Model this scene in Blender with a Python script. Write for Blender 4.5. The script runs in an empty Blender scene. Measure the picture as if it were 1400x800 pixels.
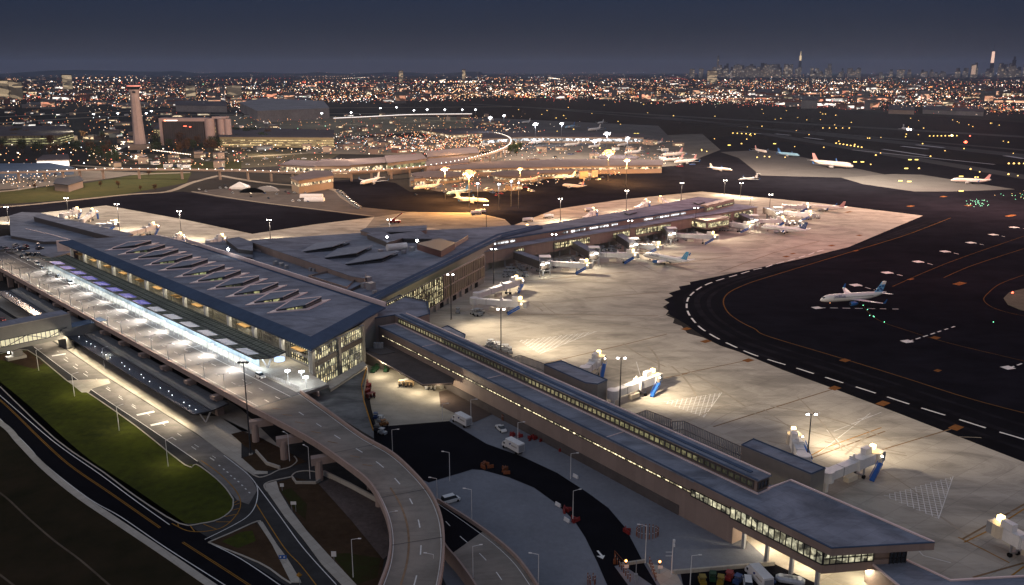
import bpy, math, random
from mathutils import Vector, Matrix
random.seed(7)
R = math.radians
sc = bpy.context.scene
COL = sc.collection
# ---- camera model: pixels of the 1400x800 survey photograph <-> metres on the ground
F = 1180.; H = 115.; TH = math.atan(303 / F); CO, SI = math.cos(TH), math.sin(TH)
def P(u, v, z=0.):
    x = (u - 700) / F; y = -(v - 400) / F
    dy, dz = CO + y * SI, -SI + y * CO
    t = (z - H) / dz
    return (x * t, dy * t, z)
def PL(pts, z=0.): return [P(u, v, z)[:2] for u, v in pts]
cam = bpy.data.objects.new('camera', bpy.data.cameras.new('camera')); COL.objects.link(cam)
cam.location = (0, 0, H); cam.rotation_euler = (math.pi / 2 - TH, 0, 0)
cam.data.sensor_width = 36; cam.data.lens = 36 * F / 1400; cam.data.clip_start = 1; cam.data.clip_end = 90000
sc.camera = cam
sc.view_settings.view_transform = 'Standard'; sc.view_settings.look = 'None'
sc.view_settings.exposure = 0; sc.view_settings.gamma = 1
cy = sc.cycles
cy.max_bounces = 4; cy.diffuse_bounces = 2; cy.glossy_bounces = 2; cy.transmission_bounces = 2
cy.volume_bounces = 0; cy.sample_clamp_indirect = 3; cy.sample_clamp_direct = 0
cy.use_light_tree = True; cy.caustics_reflective = False; cy.caustics_refractive = False

# ---- materials
MATS = {}
def srgb(c): return tuple(((x / 255) / 12.92 if x / 255 < .04045 else (((x / 255) + .055) / 1.055) ** 2.4) for x in c)
def mat(name, rgb, rough=.75, var=.25, scale=.25, metal=0., rgb2=None, detail=6, bump=0., joints=None, spec=None, stain=0.):
    """procedural: base colour broken up by two noises (metres), optional slab joints (size, angle, width)"""
    if name in MATS: return MATS[name]
    m = bpy.data.materials.new(name); m.use_nodes = True; MATS[name] = m
    nt = m.node_tree; N = nt.nodes; L = nt.links
    b = N['Principled BSDF']; b.inputs['Roughness'].default_value = rough; b.inputs['Metallic'].default_value = metal
    b.inputs['Specular IOR Level'].default_value = (0. if rough > .68 else .3) if spec is None else spec
    g = N.new('ShaderNodeNewGeometry')
    n1 = N.new('ShaderNodeTexNoise'); n1.inputs['Scale'].default_value = scale; n1.inputs['Detail'].default_value = detail; n1.inputs['Roughness'].default_value = .65
    n2 = N.new('ShaderNodeTexNoise'); n2.inputs['Scale'].default_value = scale / 9; n2.inputs['Detail'].default_value = 4
    L.new(g.outputs['Position'], n1.inputs['Vector']); L.new(g.outputs['Position'], n2.inputs['Vector'])
    add = N.new('ShaderNodeMath'); add.operation = 'ADD'; L.new(n1.outputs['Fac'], add.inputs[0]); L.new(n2.outputs['Fac'], add.inputs[1])
    r = N.new('ShaderNodeMapRange'); r.inputs['From Min'].default_value = .7; r.inputs['From Max'].default_value = 1.3
    L.new(add.outputs[0], r.inputs['Value'])
    mx = N.new('ShaderNodeMix'); mx.data_type = 'RGBA'
    c2 = rgb2 or tuple(x * (1 - var) for x in rgb); c1 = rgb if rgb2 else tuple(min(1, x * (1 + var)) for x in rgb)
    mx.inputs[6].default_value = (*c1, 1); mx.inputs[7].default_value = (*c2, 1)
    L.new(r.outputs[0], mx.inputs[0]); out = mx.outputs[2]
    if joints:
        size, ang, w, dark = joints
        mp = N.new('ShaderNodeMapping'); mp.inputs['Rotation'].default_value = (0, 0, R(ang)); L.new(g.outputs['Position'], mp.inputs['Vector'])
        br = N.new('ShaderNodeTexBrick'); br.offset = 0; br.inputs['Scale'].default_value = 1; br.inputs['Brick Width'].default_value = size; br.inputs['Row Height'].default_value = size
        br.inputs['Mortar Size'].default_value = w; br.inputs['Mortar Smooth'].default_value = .3; br.inputs['Bias'].default_value = -.2
        br.inputs['Color1'].default_value = (1, 1, 1, 1); br.inputs['Color2'].default_value = (.86, .86, .86, 1); br.inputs['Mortar'].default_value = (dark, dark, dark, 1)
        L.new(mp.outputs[0], br.inputs['Vector'])
        mm = N.new('ShaderNodeMix'); mm.data_type = 'RGBA'; mm.blend_type = 'MULTIPLY'; mm.inputs[0].default_value = 1
        L.new(out, mm.inputs[6]); L.new(br.outputs['Color'], mm.inputs[7]); out = mm.outputs[2]
    if stain:
        mp = N.new('ShaderNodeMapping'); mp.inputs['Rotation'].default_value = (0, 0, R(35)); mp.inputs['Scale'].default_value = (.028, .075, 1); L.new(g.outputs['Position'], mp.inputs['Vector'])
        n3 = N.new('ShaderNodeTexNoise'); n3.inputs['Scale'].default_value = 1; n3.inputs['Detail'].default_value = 9; n3.inputs['Roughness'].default_value = .7; n3.inputs['Distortion'].default_value = 1.2
        L.new(mp.outputs[0], n3.inputs['Vector'])
        r3 = N.new('ShaderNodeMapRange'); r3.inputs['From Min'].default_value = .38; r3.inputs['From Max'].default_value = .56; r3.inputs['To Min'].default_value = 1 - stain
        L.new(n3.outputs['Fac'], r3.inputs['Value'])
        m3 = N.new('ShaderNodeMix'); m3.data_type = 'RGBA'; m3.blend_type = 'MULTIPLY'; m3.inputs[0].default_value = 1
        L.new(out, m3.inputs[6]); L.new(r3.outputs[0], m3.inputs[7]); out = m3.outputs[2]
    L.new(out, b.inputs['Base Color'])
    if bump:
        bp = N.new('ShaderNodeBump'); bp.inputs['Strength'].default_value = bump; bp.inputs['Distance'].default_value = .3
        L.new(n1.outputs['Fac'], bp.inputs['Height']); L.new(bp.outputs[0], b.inputs['Normal'])
    return m
def emis(name, rgb, s, sample=False, base=(.4, .4, .4)):
    if name in MATS: return MATS[name]
    m = bpy.data.materials.new(name); m.use_nodes = True; MATS[name] = m
    b = m.node_tree.nodes['Principled BSDF']; b.inputs['Base Color'].default_value = (*base, 1)
    b.inputs['Emission Color'].default_value = (*rgb, 1); b.inputs['Emission Strength'].default_value = s
    m.cycles.emission_sampling = 'AUTO' if sample else 'NONE'
    return m
def litglass(name, rgb, s, cell=(1.5, 1.5, 3.), dark=.25, rgb2=None):
    """room behind a window: brightness and tint change from bay to bay, a few bays unlit"""
    if name in MATS: return MATS[name]
    m = bpy.data.materials.new(name); m.use_nodes = True; MATS[name] = m
    nt = m.node_tree; N = nt.nodes; L = nt.links; b = N['Principled BSDF']
    b.inputs['Base Color'].default_value = (.03, .035, .04, 1); b.inputs['Roughness'].default_value = .12
    g = N.new('ShaderNodeNewGeometry'); mp = N.new('ShaderNodeMapping'); mp.inputs['Scale'].default_value = tuple(1 / c for c in cell)
    L.new(g.outputs['Position'], mp.inputs['Vector'])
    vo = N.new('ShaderNodeTexVoronoi'); vo.inputs['Scale'].default_value = 1; L.new(mp.outputs[0], vo.inputs['Vector'])
    sep = N.new('ShaderNodeSeparateColor'); L.new(vo.outputs['Color'], sep.inputs[0])
    r = N.new('ShaderNodeMapRange'); r.inputs['From Min'].default_value = dark * .6; r.inputs['From Max'].default_value = 1; r.inputs['To Min'].default_value = .08; r.inputs['To Max'].default_value = 1.7
    L.new(sep.outputs[0], r.inputs['Value'])
    no = N.new('ShaderNodeTexNoise'); no.inputs['Scale'].default_value = .9; no.inputs['Detail'].default_value = 5; L.new(g.outputs['Position'], no.inputs['Vector'])
    r2 = N.new('ShaderNodeMapRange'); r2.inputs['From Min'].default_value = .35; r2.inputs['From Max'].default_value = .65; r2.inputs['To Min'].default_value = .35; r2.inputs['To Max'].default_value = 1.5
    L.new(no.outputs['Fac'], r2.inputs['Value'])
    mu = N.new('ShaderNodeMath'); mu.operation = 'MULTIPLY'; L.new(r.outputs[0], mu.inputs[0]); L.new(r2.outputs[0], mu.inputs[1])
    m2 = N.new('ShaderNodeMath'); m2.operation = 'MULTIPLY'; L.new(mu.outputs[0], m2.inputs[0]); m2.inputs[1].default_value = s
    mx = N.new('ShaderNodeMix'); mx.data_type = 'RGBA'; mx.inputs[6].default_value = (*rgb, 1); mx.inputs[7].default_value = (*(rgb2 or rgb), 1)
    L.new(sep.outputs[1], mx.inputs[0]); L.new(mx.outputs[2], b.inputs['Emission Color']); L.new(m2.outputs[0], b.inputs['Emission Strength'])
    m.cycles.emission_sampling = 'NONE'
    return m

# ---- mesh building
class MB:
    def __init__(s): s.v = []; s.f = []; s.mi = []; s.mats = []; s.cur = 0
    def m(s, mt):
        if mt not in s.mats: s.mats.append(mt)
        s.cur = s.mats.index(mt); return s
    def face(s, *ids): s.f.append(tuple(ids)); s.mi.append(s.cur)
    def poly(s, pts):
        b = len(s.v); s.v += [tuple(p) for p in pts]; s.face(*range(b, b + len(pts))); return s
    def sheet(s, xy, z):
        a = sum(xy[i][0] * xy[(i + 1) % len(xy)][1] - xy[(i + 1) % len(xy)][0] * xy[i][1] for i in range(len(xy)))
        if a < 0: xy = xy[::-1]
        return s.poly([(x, y, z) for x, y in xy])
    def prism(s, xy, z0, z1, top=True, bot=True):
        """z0, z1: numbers, or lists per corner"""
        a = sum(xy[i][0] * xy[(i + 1) % len(xy)][1] - xy[(i + 1) % len(xy)][0] * xy[i][1] for i in range(len(xy)))
        n = len(xy); Z0 = z0 if isinstance(z0, (list, tuple)) else [z0] * n; Z1 = z1 if isinstance(z1, (list, tuple)) else [z1] * n
        if a < 0: xy = xy[::-1]; Z0 = Z0[::-1]; Z1 = Z1[::-1]
        b = len(s.v)
        s.v += [(x, y, z) for (x, y), z in zip(xy, Z0)] + [(x, y, z) for (x, y), z in zip(xy, Z1)]
        for i in range(n): s.face(b + i, b + (i + 1) % n, b + n + (i + 1) % n, b + n + i)
        if top: s.face(*range(b + n, b + 2 * n))
        if bot: s.face(*range(b + n - 1, b - 1, -1))
        return s
    def box(s, c, size, yaw=0., pitch=0.):
        """centre, size (x,y,z), yaw about z, pitch about local y"""
        M = Matrix.Translation(c) @ Matrix.Rotation(yaw, 4, 'Z') @ Matrix.Rotation(pitch, 4, 'Y')
        b = len(s.v); hx, hy, hz = (k / 2 for k in size)
        for x, y, z in ((-1, -1, -1), (1, -1, -1), (1, 1, -1), (-1, 1, -1), (-1, -1, 1), (1, -1, 1), (1, 1, 1), (-1, 1, 1)):
            s.v.append(tuple(M @ Vector((x * hx, y * hy, z * hz))))
        for q in ((0, 3, 2, 1), (4, 5, 6, 7), (0, 1, 5, 4), (1, 2, 6, 5), (2, 3, 7, 6), (3, 0, 4, 7)): s.face(*(b + k for k in q))
        return s
    def beam(s, p, q, w, h=None):
        p, q = Vector(p), Vector(q); d = q - p; L = d.length
        if L < 1e-6: return s
        h = h or w; x = d / L; up = Vector((0, 0, 1)) if abs(x.z) < .98 else Vector((0, 1, 0))
        y = up.cross(x).normalized(); z = x.cross(y)
        b = len(s.v)
        for a in (p, q):
            for i, j in ((-1, -1), (1, -1), (1, 1), (-1, 1)): s.v.append(tuple(a + y * (i * w / 2) + z * (j * h / 2)))
        for k in range(4): s.face(b + k, b + (k + 1) % 4, b + 4 + (k + 1) % 4, b + 4 + k)
        s.face(b + 3, b + 2, b + 1, b); s.face(b + 4, b + 5, b + 6, b + 7)
        return s
    def tube(s, p, q, r0, r1=None, n=8, cap=True):
        p, q = Vector(p), Vector(q); r1 = r0 if r1 is None else r1; x = (q - p).normalized()
        up = Vector((0, 0, 1)) if abs(x.z) < .98 else Vector((0, 1, 0)); y = up.cross(x).normalized(); z = x.cross(y); b = len(s.v)
        for a, r in ((p, r0), (q, r1)):
            for k in range(n): t = 2 * math.pi * k / n; s.v.append(tuple(a + (y * math.cos(t) + z * math.sin(t)) * r))
        for k in range(n): s.face(b + k, b + (k + 1) % n, b + n + (k + 1) % n, b + n + k)
        if cap: s.face(*range(b + n - 1, b - 1, -1)); s.face(*range(b + n, b + 2 * n))
        return s
    def loft(s, rings, cap=True):
        n = len(rings[0]); b = len(s.v)
        for r in rings: s.v += [tuple(p) for p in r]
        for i in range(len(rings) - 1):
            for k in range(n): s.face(b + i * n + k, b + i * n + (k + 1) % n, b + (i + 1) * n + (k + 1) % n, b + (i + 1) * n + k)
        if cap: s.face(*range(b + n - 1, b - 1, -1)); s.face(*range(b + (len(rings) - 1) * n, b + len(rings) * n))
        return s
    def octa(s, c, r, rz=None):
        b = len(s.v); x, y, z = c; rz = rz or r
        s.v += [(x + r, y, z), (x, y + r, z), (x - r, y, z), (x, y - r, z), (x, y, z + rz), (x, y, z - rz)]
        for k in range(4): s.face(b + k, b + (k + 1) % 4, b + 4); s.face(b + (k + 1) % 4, b + k, b + 5)
        return s
    def ball(s, c, r, n=8, rz=None):
        rz = rz or r; rings = []
        for i in range(1, n // 2 + 1):
            t = math.pi * i / (n // 2 + 1); rings.append([(c[0] + r * math.sin(t) * math.cos(2 * math.pi * k / n), c[1] + r * math.sin(t) * math.sin(2 * math.pi * k / n), c[2] - rz * math.cos(t)) for k in range(n)])
        return s.loft(rings)
    def build(s, name, mt=None, parent=None, smooth=False, **tags):
        me = bpy.data.meshes.new(name)
        v = s.v
        if parent is not None and parent.get('_w'):
            o = parent.location; v = [(a - o.x, b - o.y, c - o.z) for a, b, c in v]
        elif parent is None:
            # origin at the base centre of the thing
            xs = [p[0] for p in v]; ys = [p[1] for p in v]; zs = [p[2] for p in v]
            ox, oy, oz = (min(xs) + max(xs)) / 2, (min(ys) + max(ys)) / 2, min(zs)
            v = [(a - ox, b - oy, c - oz) for a, b, c in v]
        me.from_pydata(v, [], s.f)
        ms = s.mats or [mt]
        for k in ms: me.materials.append(k)
        if len(ms) > 1: me.polygons.foreach_set('material_index', s.mi)
        if smooth: me.polygons.foreach_set('use_smooth', [True] * len(s.f))
        me.update()
        o = bpy.data.objects.new(name, me); COL.objects.link(o)
        if parent is None: o.location = (ox, oy, oz)
        else: o.parent = parent
        tag(o, **tags); return o
def build_each(mb, name, mt=None, parent=None):
    """every loose piece of the builder becomes a part of its own"""
    par = list(range(len(mb.v)))
    def fd_(x):
        while par[x] != x: par[x] = par[par[x]]; x = par[x]
        return x
    for f in mb.f:
        for k in f[1:]: par[fd_(k)] = fd_(f[0])
    grp = {}
    for i, f in enumerate(mb.f): grp.setdefault(fd_(f[0]), []).append(i)
    out = []
    for ids in grp.values():
        m2 = MB(); m2.mats = list(mb.mats); mp = {}
        for i in ids:
            t = []
            for k in mb.f[i]:
                if k not in mp: mp[k] = len(m2.v); m2.v.append(mb.v[k])
                t.append(mp[k])
            m2.f.append(tuple(t)); m2.mi.append(mb.mi[i])
        out.append(m2.build(name, mt, parent))
    return out
def tag(o, label=None, cat=None, group=None, kind=None):
    if label: o['label'] = label
    if cat: o['category'] = cat
    if group: o['group'] = group
    if kind: o['kind'] = kind
    return o
def thing(name, label, cat, loc=(0, 0, 0), yaw=0., group=None, world=False):
    o = bpy.data.objects.new(name, None); COL.objects.link(o); o.location = loc; o.rotation_euler = (0, 0, yaw); o.empty_display_size = .5
    if world: o['_w'] = 1
    return tag(o, label, cat, group)
def sub(mb, name, m, part, root):
    """a sub-part of a world-built thing: keeps the part's frame (identity below the root)"""
    v = mb.v; o = root.location
    if root.get('_w'): mb.v = [(a - o.x, b - o.y, c - o.z) for a, b, c in v]
    r = mb.build(name, m, part); return r
KIDS = {}
def copy_tree(o, parent=None, top=True):
    c = o.copy(); COL.objects.link(c)
    if parent is not None: c.parent = parent
    for ch in list(o.children): copy_tree(ch, c, False)
    return c
def place(proto, loc, yaw, label=None, group=None, s=None):
    global USED
    if proto.name not in USED: USED.add(proto.name); c = proto
    else: c = copy_tree(proto)
    c.location = loc; c.rotation_euler = (0, 0, yaw)
    if s: c.scale = (s, s, s)
    if label: c['label'] = label
    if group: c['group'] = group
    return c
USED = set()
def smooth_line(pts, k=6):
    out = []
    n = len(pts)
    for i in range(n - 1):
        p0, p1, p2, p3 = pts[max(i - 1, 0)], pts[i], pts[i + 1], pts[min(i + 2, n - 1)]
        for j in range(k):
            t = j / k
            out.append(tuple(.5 * ((2 * p1[a]) + (-p0[a] + p2[a]) * t + (2 * p0[a] - 5 * p1[a] + 4 * p2[a] - p3[a]) * t * t + (-p0[a] + 3 * p1[a] - 3 * p2[a] + p3[a]) * t ** 3) for a in range(len(p1))))
    out.append(tuple(pts[-1])); return out
def offs(pts, d):
    out = []
    for i, p in enumerate(pts):
        a = pts[max(i - 1, 0)]; b = pts[min(i + 1, len(pts) - 1)]; dx, dy = b[0] - a[0], b[1] - a[1]; l = math.hypot(dx, dy) or 1
        out.append((p[0] - dy / l * d, p[1] + dx / l * d))
    return out
def ribbon(mb, pts, w, z, dash=None, h=0.):
    """strip of width w along world points; dash=(on, off); h>0 makes it solid (kerb, parapet)"""
    if dash:
        on, off = dash; run = 0; seg = []
        # resample
        q = [pts[0]]; acc = []
        tot = 0
        for a, b in zip(pts, pts[1:]):
            l = math.dist(a, b); n = max(1, int(l / .75))
            for k in range(1, n + 1): q.append((a[0] + (b[0] - a[0]) * k / n, a[1] + (b[1] - a[1]) * k / n))
        s0 = 0; cur = [q[0]]
        for a, b in zip(q, q[1:]):
            s0 += math.dist(a, b)
            if (s0 % (on + off)) < on: cur.append(b)
            else:
                if len(cur) > 1: ribbon(mb, [cur[0], cur[-1]] if len(cur) < 4 else cur, w, z, None, h)
                cur = [b]
        if len(cur) > 1: ribbon(mb, cur, w, z, None, h)
        return
    Lp, Rp = offs(pts, w / 2), offs(pts, -w / 2)
    zz = z if isinstance(z, (list, tuple)) else [z] * len(pts)
    if h:
        mb.loft([[(*Rp[i], zz[i]), (*Rp[i], zz[i] + h), (*Lp[i], zz[i] + h), (*Lp[i], zz[i])] for i in range(len(pts))]); return
    for i in range(len(pts) - 1):
        mb.poly([(*Rp[i], zz[i]), (*Rp[i + 1], zz[i + 1]), (*Lp[i + 1], zz[i + 1]), (*Lp[i], zz[i])])
def light(kind, loc, power, rgb, name, parent=None, r=.3, target=None, spot=150, blend=.6, size=None, local=False):
    d = bpy.data.lights.new(name, kind); d.energy = power; d.color = rgb
    if kind in ('POINT', 'SPOT'): d.shadow_soft_size = r
    if kind == 'SPOT': d.spot_size = R(spot); d.spot_blend = blend
    if kind == 'AREA': d.shape = 'RECTANGLE'; d.size, d.size_y = size
    o = bpy.data.objects.new(name, d); COL.objects.link(o)
    loc = Vector(loc)
    if target is not None: o.rotation_euler = (Vector(target) - loc).to_track_quat('-Z', 'Y').to_euler()
    if parent is not None and not local:
        o.parent = parent; o.location = loc - parent.location
        if parent.rotation_euler.z:
            o.location = Matrix.Rotation(-parent.rotation_euler.z, 3, 'Z') @ (loc - parent.location)
            e = Matrix.Rotation(-parent.rotation_euler.z, 3, 'Z') @ o.rotation_euler.to_matrix(); o.rotation_euler = e.to_euler()
    elif parent is not None: o.parent = parent; o.location = loc
    else: o.location = loc
    return o

# ---- palette
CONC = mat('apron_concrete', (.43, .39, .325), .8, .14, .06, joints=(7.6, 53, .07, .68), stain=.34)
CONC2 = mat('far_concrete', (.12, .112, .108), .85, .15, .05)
SIDE = mat('sidewalk_concrete', (.42, .38, .32), .8, .12, .3, joints=(2.4, 47, .05, .75))
ASPH = mat('asphalt', (.035, .034, .036), .85, .3, .2, stain=.2)
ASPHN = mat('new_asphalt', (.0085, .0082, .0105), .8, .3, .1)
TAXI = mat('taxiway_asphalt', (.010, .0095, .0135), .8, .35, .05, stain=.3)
TAXI2 = mat('taxiway_shoulder', (.032, .031, .035), .85, .3, .03)
ROADG = mat('road_worn_asphalt', (.19, .172, .158), .85, .22, .3, stain=.25)
DECK = mat('bridge_deck', (.27, .235, .20), .85, .18, .2, stain=.3)
PARA = mat('parapet_concrete', (.36, .27, .23), .8, .15, .5)
PAINT = mat('white_paint', (.72, .70, .66), .7, .2, 1.)
YEL = mat('yellow_paint', (.34, .17, .035), .7, .25, 1.)
ORG = mat('orange_marking', (.20, .085, .03), .7, .3, .6)
BRN = mat('brown_lead_line', (.20, .13, .075), .8, .3, .6)
GRASS = mat('lawn_grass', (.070, .080, .012), .95, .35, .35, rgb2=(.028, .032, .010), bump=.5, detail=12)
DRY = mat('dry_grass', (.06, .055, .025), .95, .3, .08, rgb2=(.032, .040, .018), bump=.2)
SOIL = mat('brown_soil', (.055, .034, .020), .95, .35, .4, bump=.4)
GRAV = mat('grey_gravel', (.19, .195, .215), .95, .15, .7, bump=.3)
MEMB = mat('roof_membrane', (.25, .265, .31), .7, .18, .12, stain=.35, joints=(6, 46, .08, .72))
MEMBL = mat('roof_light_membrane', (.28, .295, .345), .7, .2, .15, stain=.4, joints=(4, 54, .05, .75))
BLUEM = mat('blue_grey_metal', (.075, .105, .16), .75, .15, .3)
DARKM = mat('dark_metal', (.03, .03, .035), .5, .3, .4)
BRONZE = mat('bronze_panel', (.29, .215, .18), .55, .10, .3, joints=(3, 0, .02, .85))
BRONZ = BRONZE
BRONZD = mat('dark_bronze_panel', (.085, .072, .066), .55, .15, .3)
PINK = mat('pale_pink_coping', (.74, .58, .55), .6, .1, 1)
WHITE = mat('white_metal', (.68, .66, .64), .5, .1, .8)
GREYM = mat('grey_metal', (.28, .28, .29), .5, .12, .6)
GREYP = mat('grey_panel', (.24, .225, .20), .6, .1, .4)
GLASS = mat('dark_glass', (.02, .025, .03), .08, .2, .6, spec=.8)
BLUE = mat('blue_steel', (.02, .10, .36), .45, .15, 1)
RUBBER = mat('rubber', (.015, .015, .015), .8)
RED = mat('red_plastic', (.20, .016, .014), .5, .2, 1)
ORP = mat('orange_plastic', (.20, .06, .02), .5, .2, 1)
GREENV = mat('green_vehicle_paint', (.012, .045, .02), .5)
YELV = mat('yellow_vehicle_paint', (.22, .15, .02), .4)
BLKV = mat('black_car_paint', (.02, .02, .022), .25, spec=.6)
SILV = mat('silver_car_paint', (.32, .33, .34), .3, spec=.6)
WHTV = mat('white_car_paint', (.62, .62, .61), .3, spec=.5)
REDV = mat('red_car_paint', (.22, .02, .02), .3, spec=.5)
BLUV = mat('blue_car_paint', (.03, .06, .16), .3, spec=.5)
BARK = mat('tree_bark', (.05, .035, .025), .9, .3, 3)
LEAF = mat('evergreen_leaves', (.035, .05, .02), .9, .4, 1.5)
LEAFB = mat('autumn_leaves', (.09, .045, .02), .9, .4, 1.5)
E_WHITE = emis('lamp_white', (1, .93, .82), 30)
E_COOL = emis('lamp_cool', (.85, .93, 1), 30)
E_WARM = emis('lamp_warm', (1, .72, .36), 9)
E_YELB = emis('beacon_yellow', (1, .70, .25), 7)
E_RED = emis('lamp_red', (1, .10, .04), 6)
E_AMB = emis('lamp_amber', (1, .62, .12), 3)
E_GRN = emis('lamp_green', (.2, 1, .55), 3)
E_SIGN = emis('sign_yellow', (1, .75, .1), 2.5)
G_HALL = litglass('lit_hall_glass', (1., .80, .42), .95, (1.6, 1.6, 2.2), .3, (.95, .88, .52))
G_PIER = litglass('lit_concourse_glass', (1., .86, .55), 1.4, (1.2, 1.2, 3), .25)
G_DIM = litglass('dim_green_glass', (.55, .48, .22), .62, (2.5, 2.5, 4), .2, (.3, .36, .16))
G_STRIP = litglass('strip_window_glass', (1., .84, .5), 1.7, (1.6, 1.6, 9), .3)
G_END = litglass('lounge_glass', (.95, .86, .55), .50, (1.6, 1.6, 1.6), .35, (.75, .72, .5))
G_WHITE = litglass('white_lit_glass', (.95, .97, 1.), 2.2, (3, 3, 9), .1)
G_BAY = litglass('clerestory_bay_glass', (.62, .52, .27), .30, (40, 40, 40), .0, (.5, .46, .22))
E_BIG = emis('flood_bank', (1, .93, .82), 24)
LID = mat('skylight_lid_metal', (.27, .29, .33), .7, .12, .3, joints=(1.6, 20, .04, .8))
# ================= sky =================
w = bpy.data.worlds.new('World'); sc.world = w; w.use_nodes = True
nt = w.node_tree; N = nt.nodes; L = nt.links; bg = N['Background']
sky = N.new('ShaderNodeTexSky'); sky.sky_type = 'NISHITA'; sky.sun_disc = False
SUN_AZ = 215
sky.sun_elevation = R(-2.5); sky.sun_rotation = R(SUN_AZ); sky.dust_density = 2; sky.ozone_density = 3; sky.altitude = 100
mul = N.new('ShaderNodeMix'); mul.data_type = 'RGBA'; mul.blend_type = 'ADD'; mul.inputs[0].default_value = 1
# city glow: a faint warm-grey veil that thickens towards the horizon, cooler overhead and brightened there, out of view, to light the roofs
tc = N.new('ShaderNodeTexCoord'); sx = N.new('ShaderNodeSeparateXYZ'); L.new(tc.outputs['Generated'], sx.inputs[0])
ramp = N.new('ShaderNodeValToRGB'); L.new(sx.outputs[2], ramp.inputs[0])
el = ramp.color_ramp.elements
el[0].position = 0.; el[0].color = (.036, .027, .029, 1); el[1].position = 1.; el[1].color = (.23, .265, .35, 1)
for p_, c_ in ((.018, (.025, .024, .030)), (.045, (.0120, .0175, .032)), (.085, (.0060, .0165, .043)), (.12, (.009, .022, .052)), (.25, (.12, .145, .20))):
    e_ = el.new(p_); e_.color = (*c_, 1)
sk = N.new('ShaderNodeMix'); sk.data_type = 'RGBA'; sk.blend_type = 'MULTIPLY'; sk.inputs[0].default_value = 1; sk.inputs[7].default_value = (.10, .10, .10, 1)
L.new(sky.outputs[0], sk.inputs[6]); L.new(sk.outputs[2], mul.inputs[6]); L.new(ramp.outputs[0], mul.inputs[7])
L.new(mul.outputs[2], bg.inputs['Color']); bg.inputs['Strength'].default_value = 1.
sun = bpy.data.objects.new('dusk_light', bpy.data.lights.new('dusk_light', 'SUN')); COL.objects.link(sun)
sun.data.energy = .42; sun.data.angle = R(35); sun.data.color = (1, .80, .66)
sun.rotation_euler = (Vector((math.sin(R(SUN_AZ)), math.cos(R(SUN_AZ)), .30)) * -1).to_track_quat('-Z', 'Y').to_euler()

# ================= ground sheets =================
def struct(name, mb, m=None): return mb.build(name, m, kind='structure')
def gsheet(name, px, z, m, z_is=0):
    return struct(name, MB().sheet(PL(px), z), m)
CITYG = mat('city_ground', (.040, .034, .032), .9, .5, .01, rgb2=(.020, .022, .020))
g = MB().sheet([(-30000, -1500), (30000, -1500), (30000, 45000), (-30000, 45000)], 0); struct('ground', g, CITYG)
Z = .02
AIRG = mat('airfield_grass', (.020, .016, .015), .95, .3, .02, rgb2=(.013, .011, .012))
gsheet('airfield_grass', [(640, 132), (900, 135), (1150, 150), (1500, 175), (2600, 230), (2600, 420), (1500, 640), (1300, 560), (700, 300), (560, 250), (600, 180)], Z, AIRG)
gsheet('brown_scrub', [(-200, 500), (-80, 528), (0, 576), (26, 602), (60, 637), (105, 674), (155, 708), (212, 746), (262, 780), (310, 815), (330, 900), (-200, 1000)], 1.8 * Z, mat('scrub_ground', (.042, .029, .017), .95, .5, .09, rgb2=(.013, .014, .007), bump=.4))
# dark aprons and taxiways
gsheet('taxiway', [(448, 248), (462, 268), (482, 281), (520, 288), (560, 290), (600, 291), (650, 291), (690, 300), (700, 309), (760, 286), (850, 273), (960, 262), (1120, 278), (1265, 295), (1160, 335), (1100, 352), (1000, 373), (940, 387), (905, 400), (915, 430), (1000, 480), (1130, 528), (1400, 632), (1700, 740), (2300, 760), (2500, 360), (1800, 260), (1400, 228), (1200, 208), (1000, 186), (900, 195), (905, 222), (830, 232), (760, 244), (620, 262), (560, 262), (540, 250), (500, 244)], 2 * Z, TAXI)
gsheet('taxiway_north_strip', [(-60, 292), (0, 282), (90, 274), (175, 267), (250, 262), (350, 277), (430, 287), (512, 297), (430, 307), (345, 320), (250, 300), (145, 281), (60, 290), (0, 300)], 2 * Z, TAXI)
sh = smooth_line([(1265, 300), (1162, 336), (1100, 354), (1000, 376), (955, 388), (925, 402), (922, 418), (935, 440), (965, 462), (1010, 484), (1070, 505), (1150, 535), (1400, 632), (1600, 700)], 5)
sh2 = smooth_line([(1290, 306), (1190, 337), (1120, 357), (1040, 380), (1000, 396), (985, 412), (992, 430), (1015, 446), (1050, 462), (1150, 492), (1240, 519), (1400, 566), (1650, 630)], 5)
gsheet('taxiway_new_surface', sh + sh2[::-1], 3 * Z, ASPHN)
bd = MB()
for f_, w_ in ((.25, 2.2), (.5, 3.), (.75, 2.)):
    n_ = min(len(sh), len(sh2)); ribbon(bd, [P(sh[int(i * (len(sh) - 1) / (n_ - 1))][0] * (1 - f_) + sh2[int(i * (len(sh2) - 1) / (n_ - 1))][0] * f_, sh[int(i * (len(sh) - 1) / (n_ - 1))][1] * (1 - f_) + sh2[int(i * (len(sh2) - 1) / (n_ - 1))][1] * f_)[:2] for i in range(n_)], w_, 3.4 * Z)
struct('taxiway_seam', bd, mat('worn_asphalt_band', (.016, .015, .019), .85, .4, .1, stain=.4))
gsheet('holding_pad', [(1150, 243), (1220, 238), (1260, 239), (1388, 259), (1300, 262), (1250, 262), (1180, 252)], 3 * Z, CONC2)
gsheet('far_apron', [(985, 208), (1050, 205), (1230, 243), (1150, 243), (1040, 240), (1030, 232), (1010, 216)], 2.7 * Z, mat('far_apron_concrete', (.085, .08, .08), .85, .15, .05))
gsheet('terminal_b_apron', [(560, 230), (700, 205), (880, 186), (960, 183), (985, 205), (930, 226), (860, 232), (770, 238), (690, 262), (600, 262), (560, 255)], 3 * Z, mat('old_apron', (.12, .11, .10), .85, .3, .03))
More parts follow.
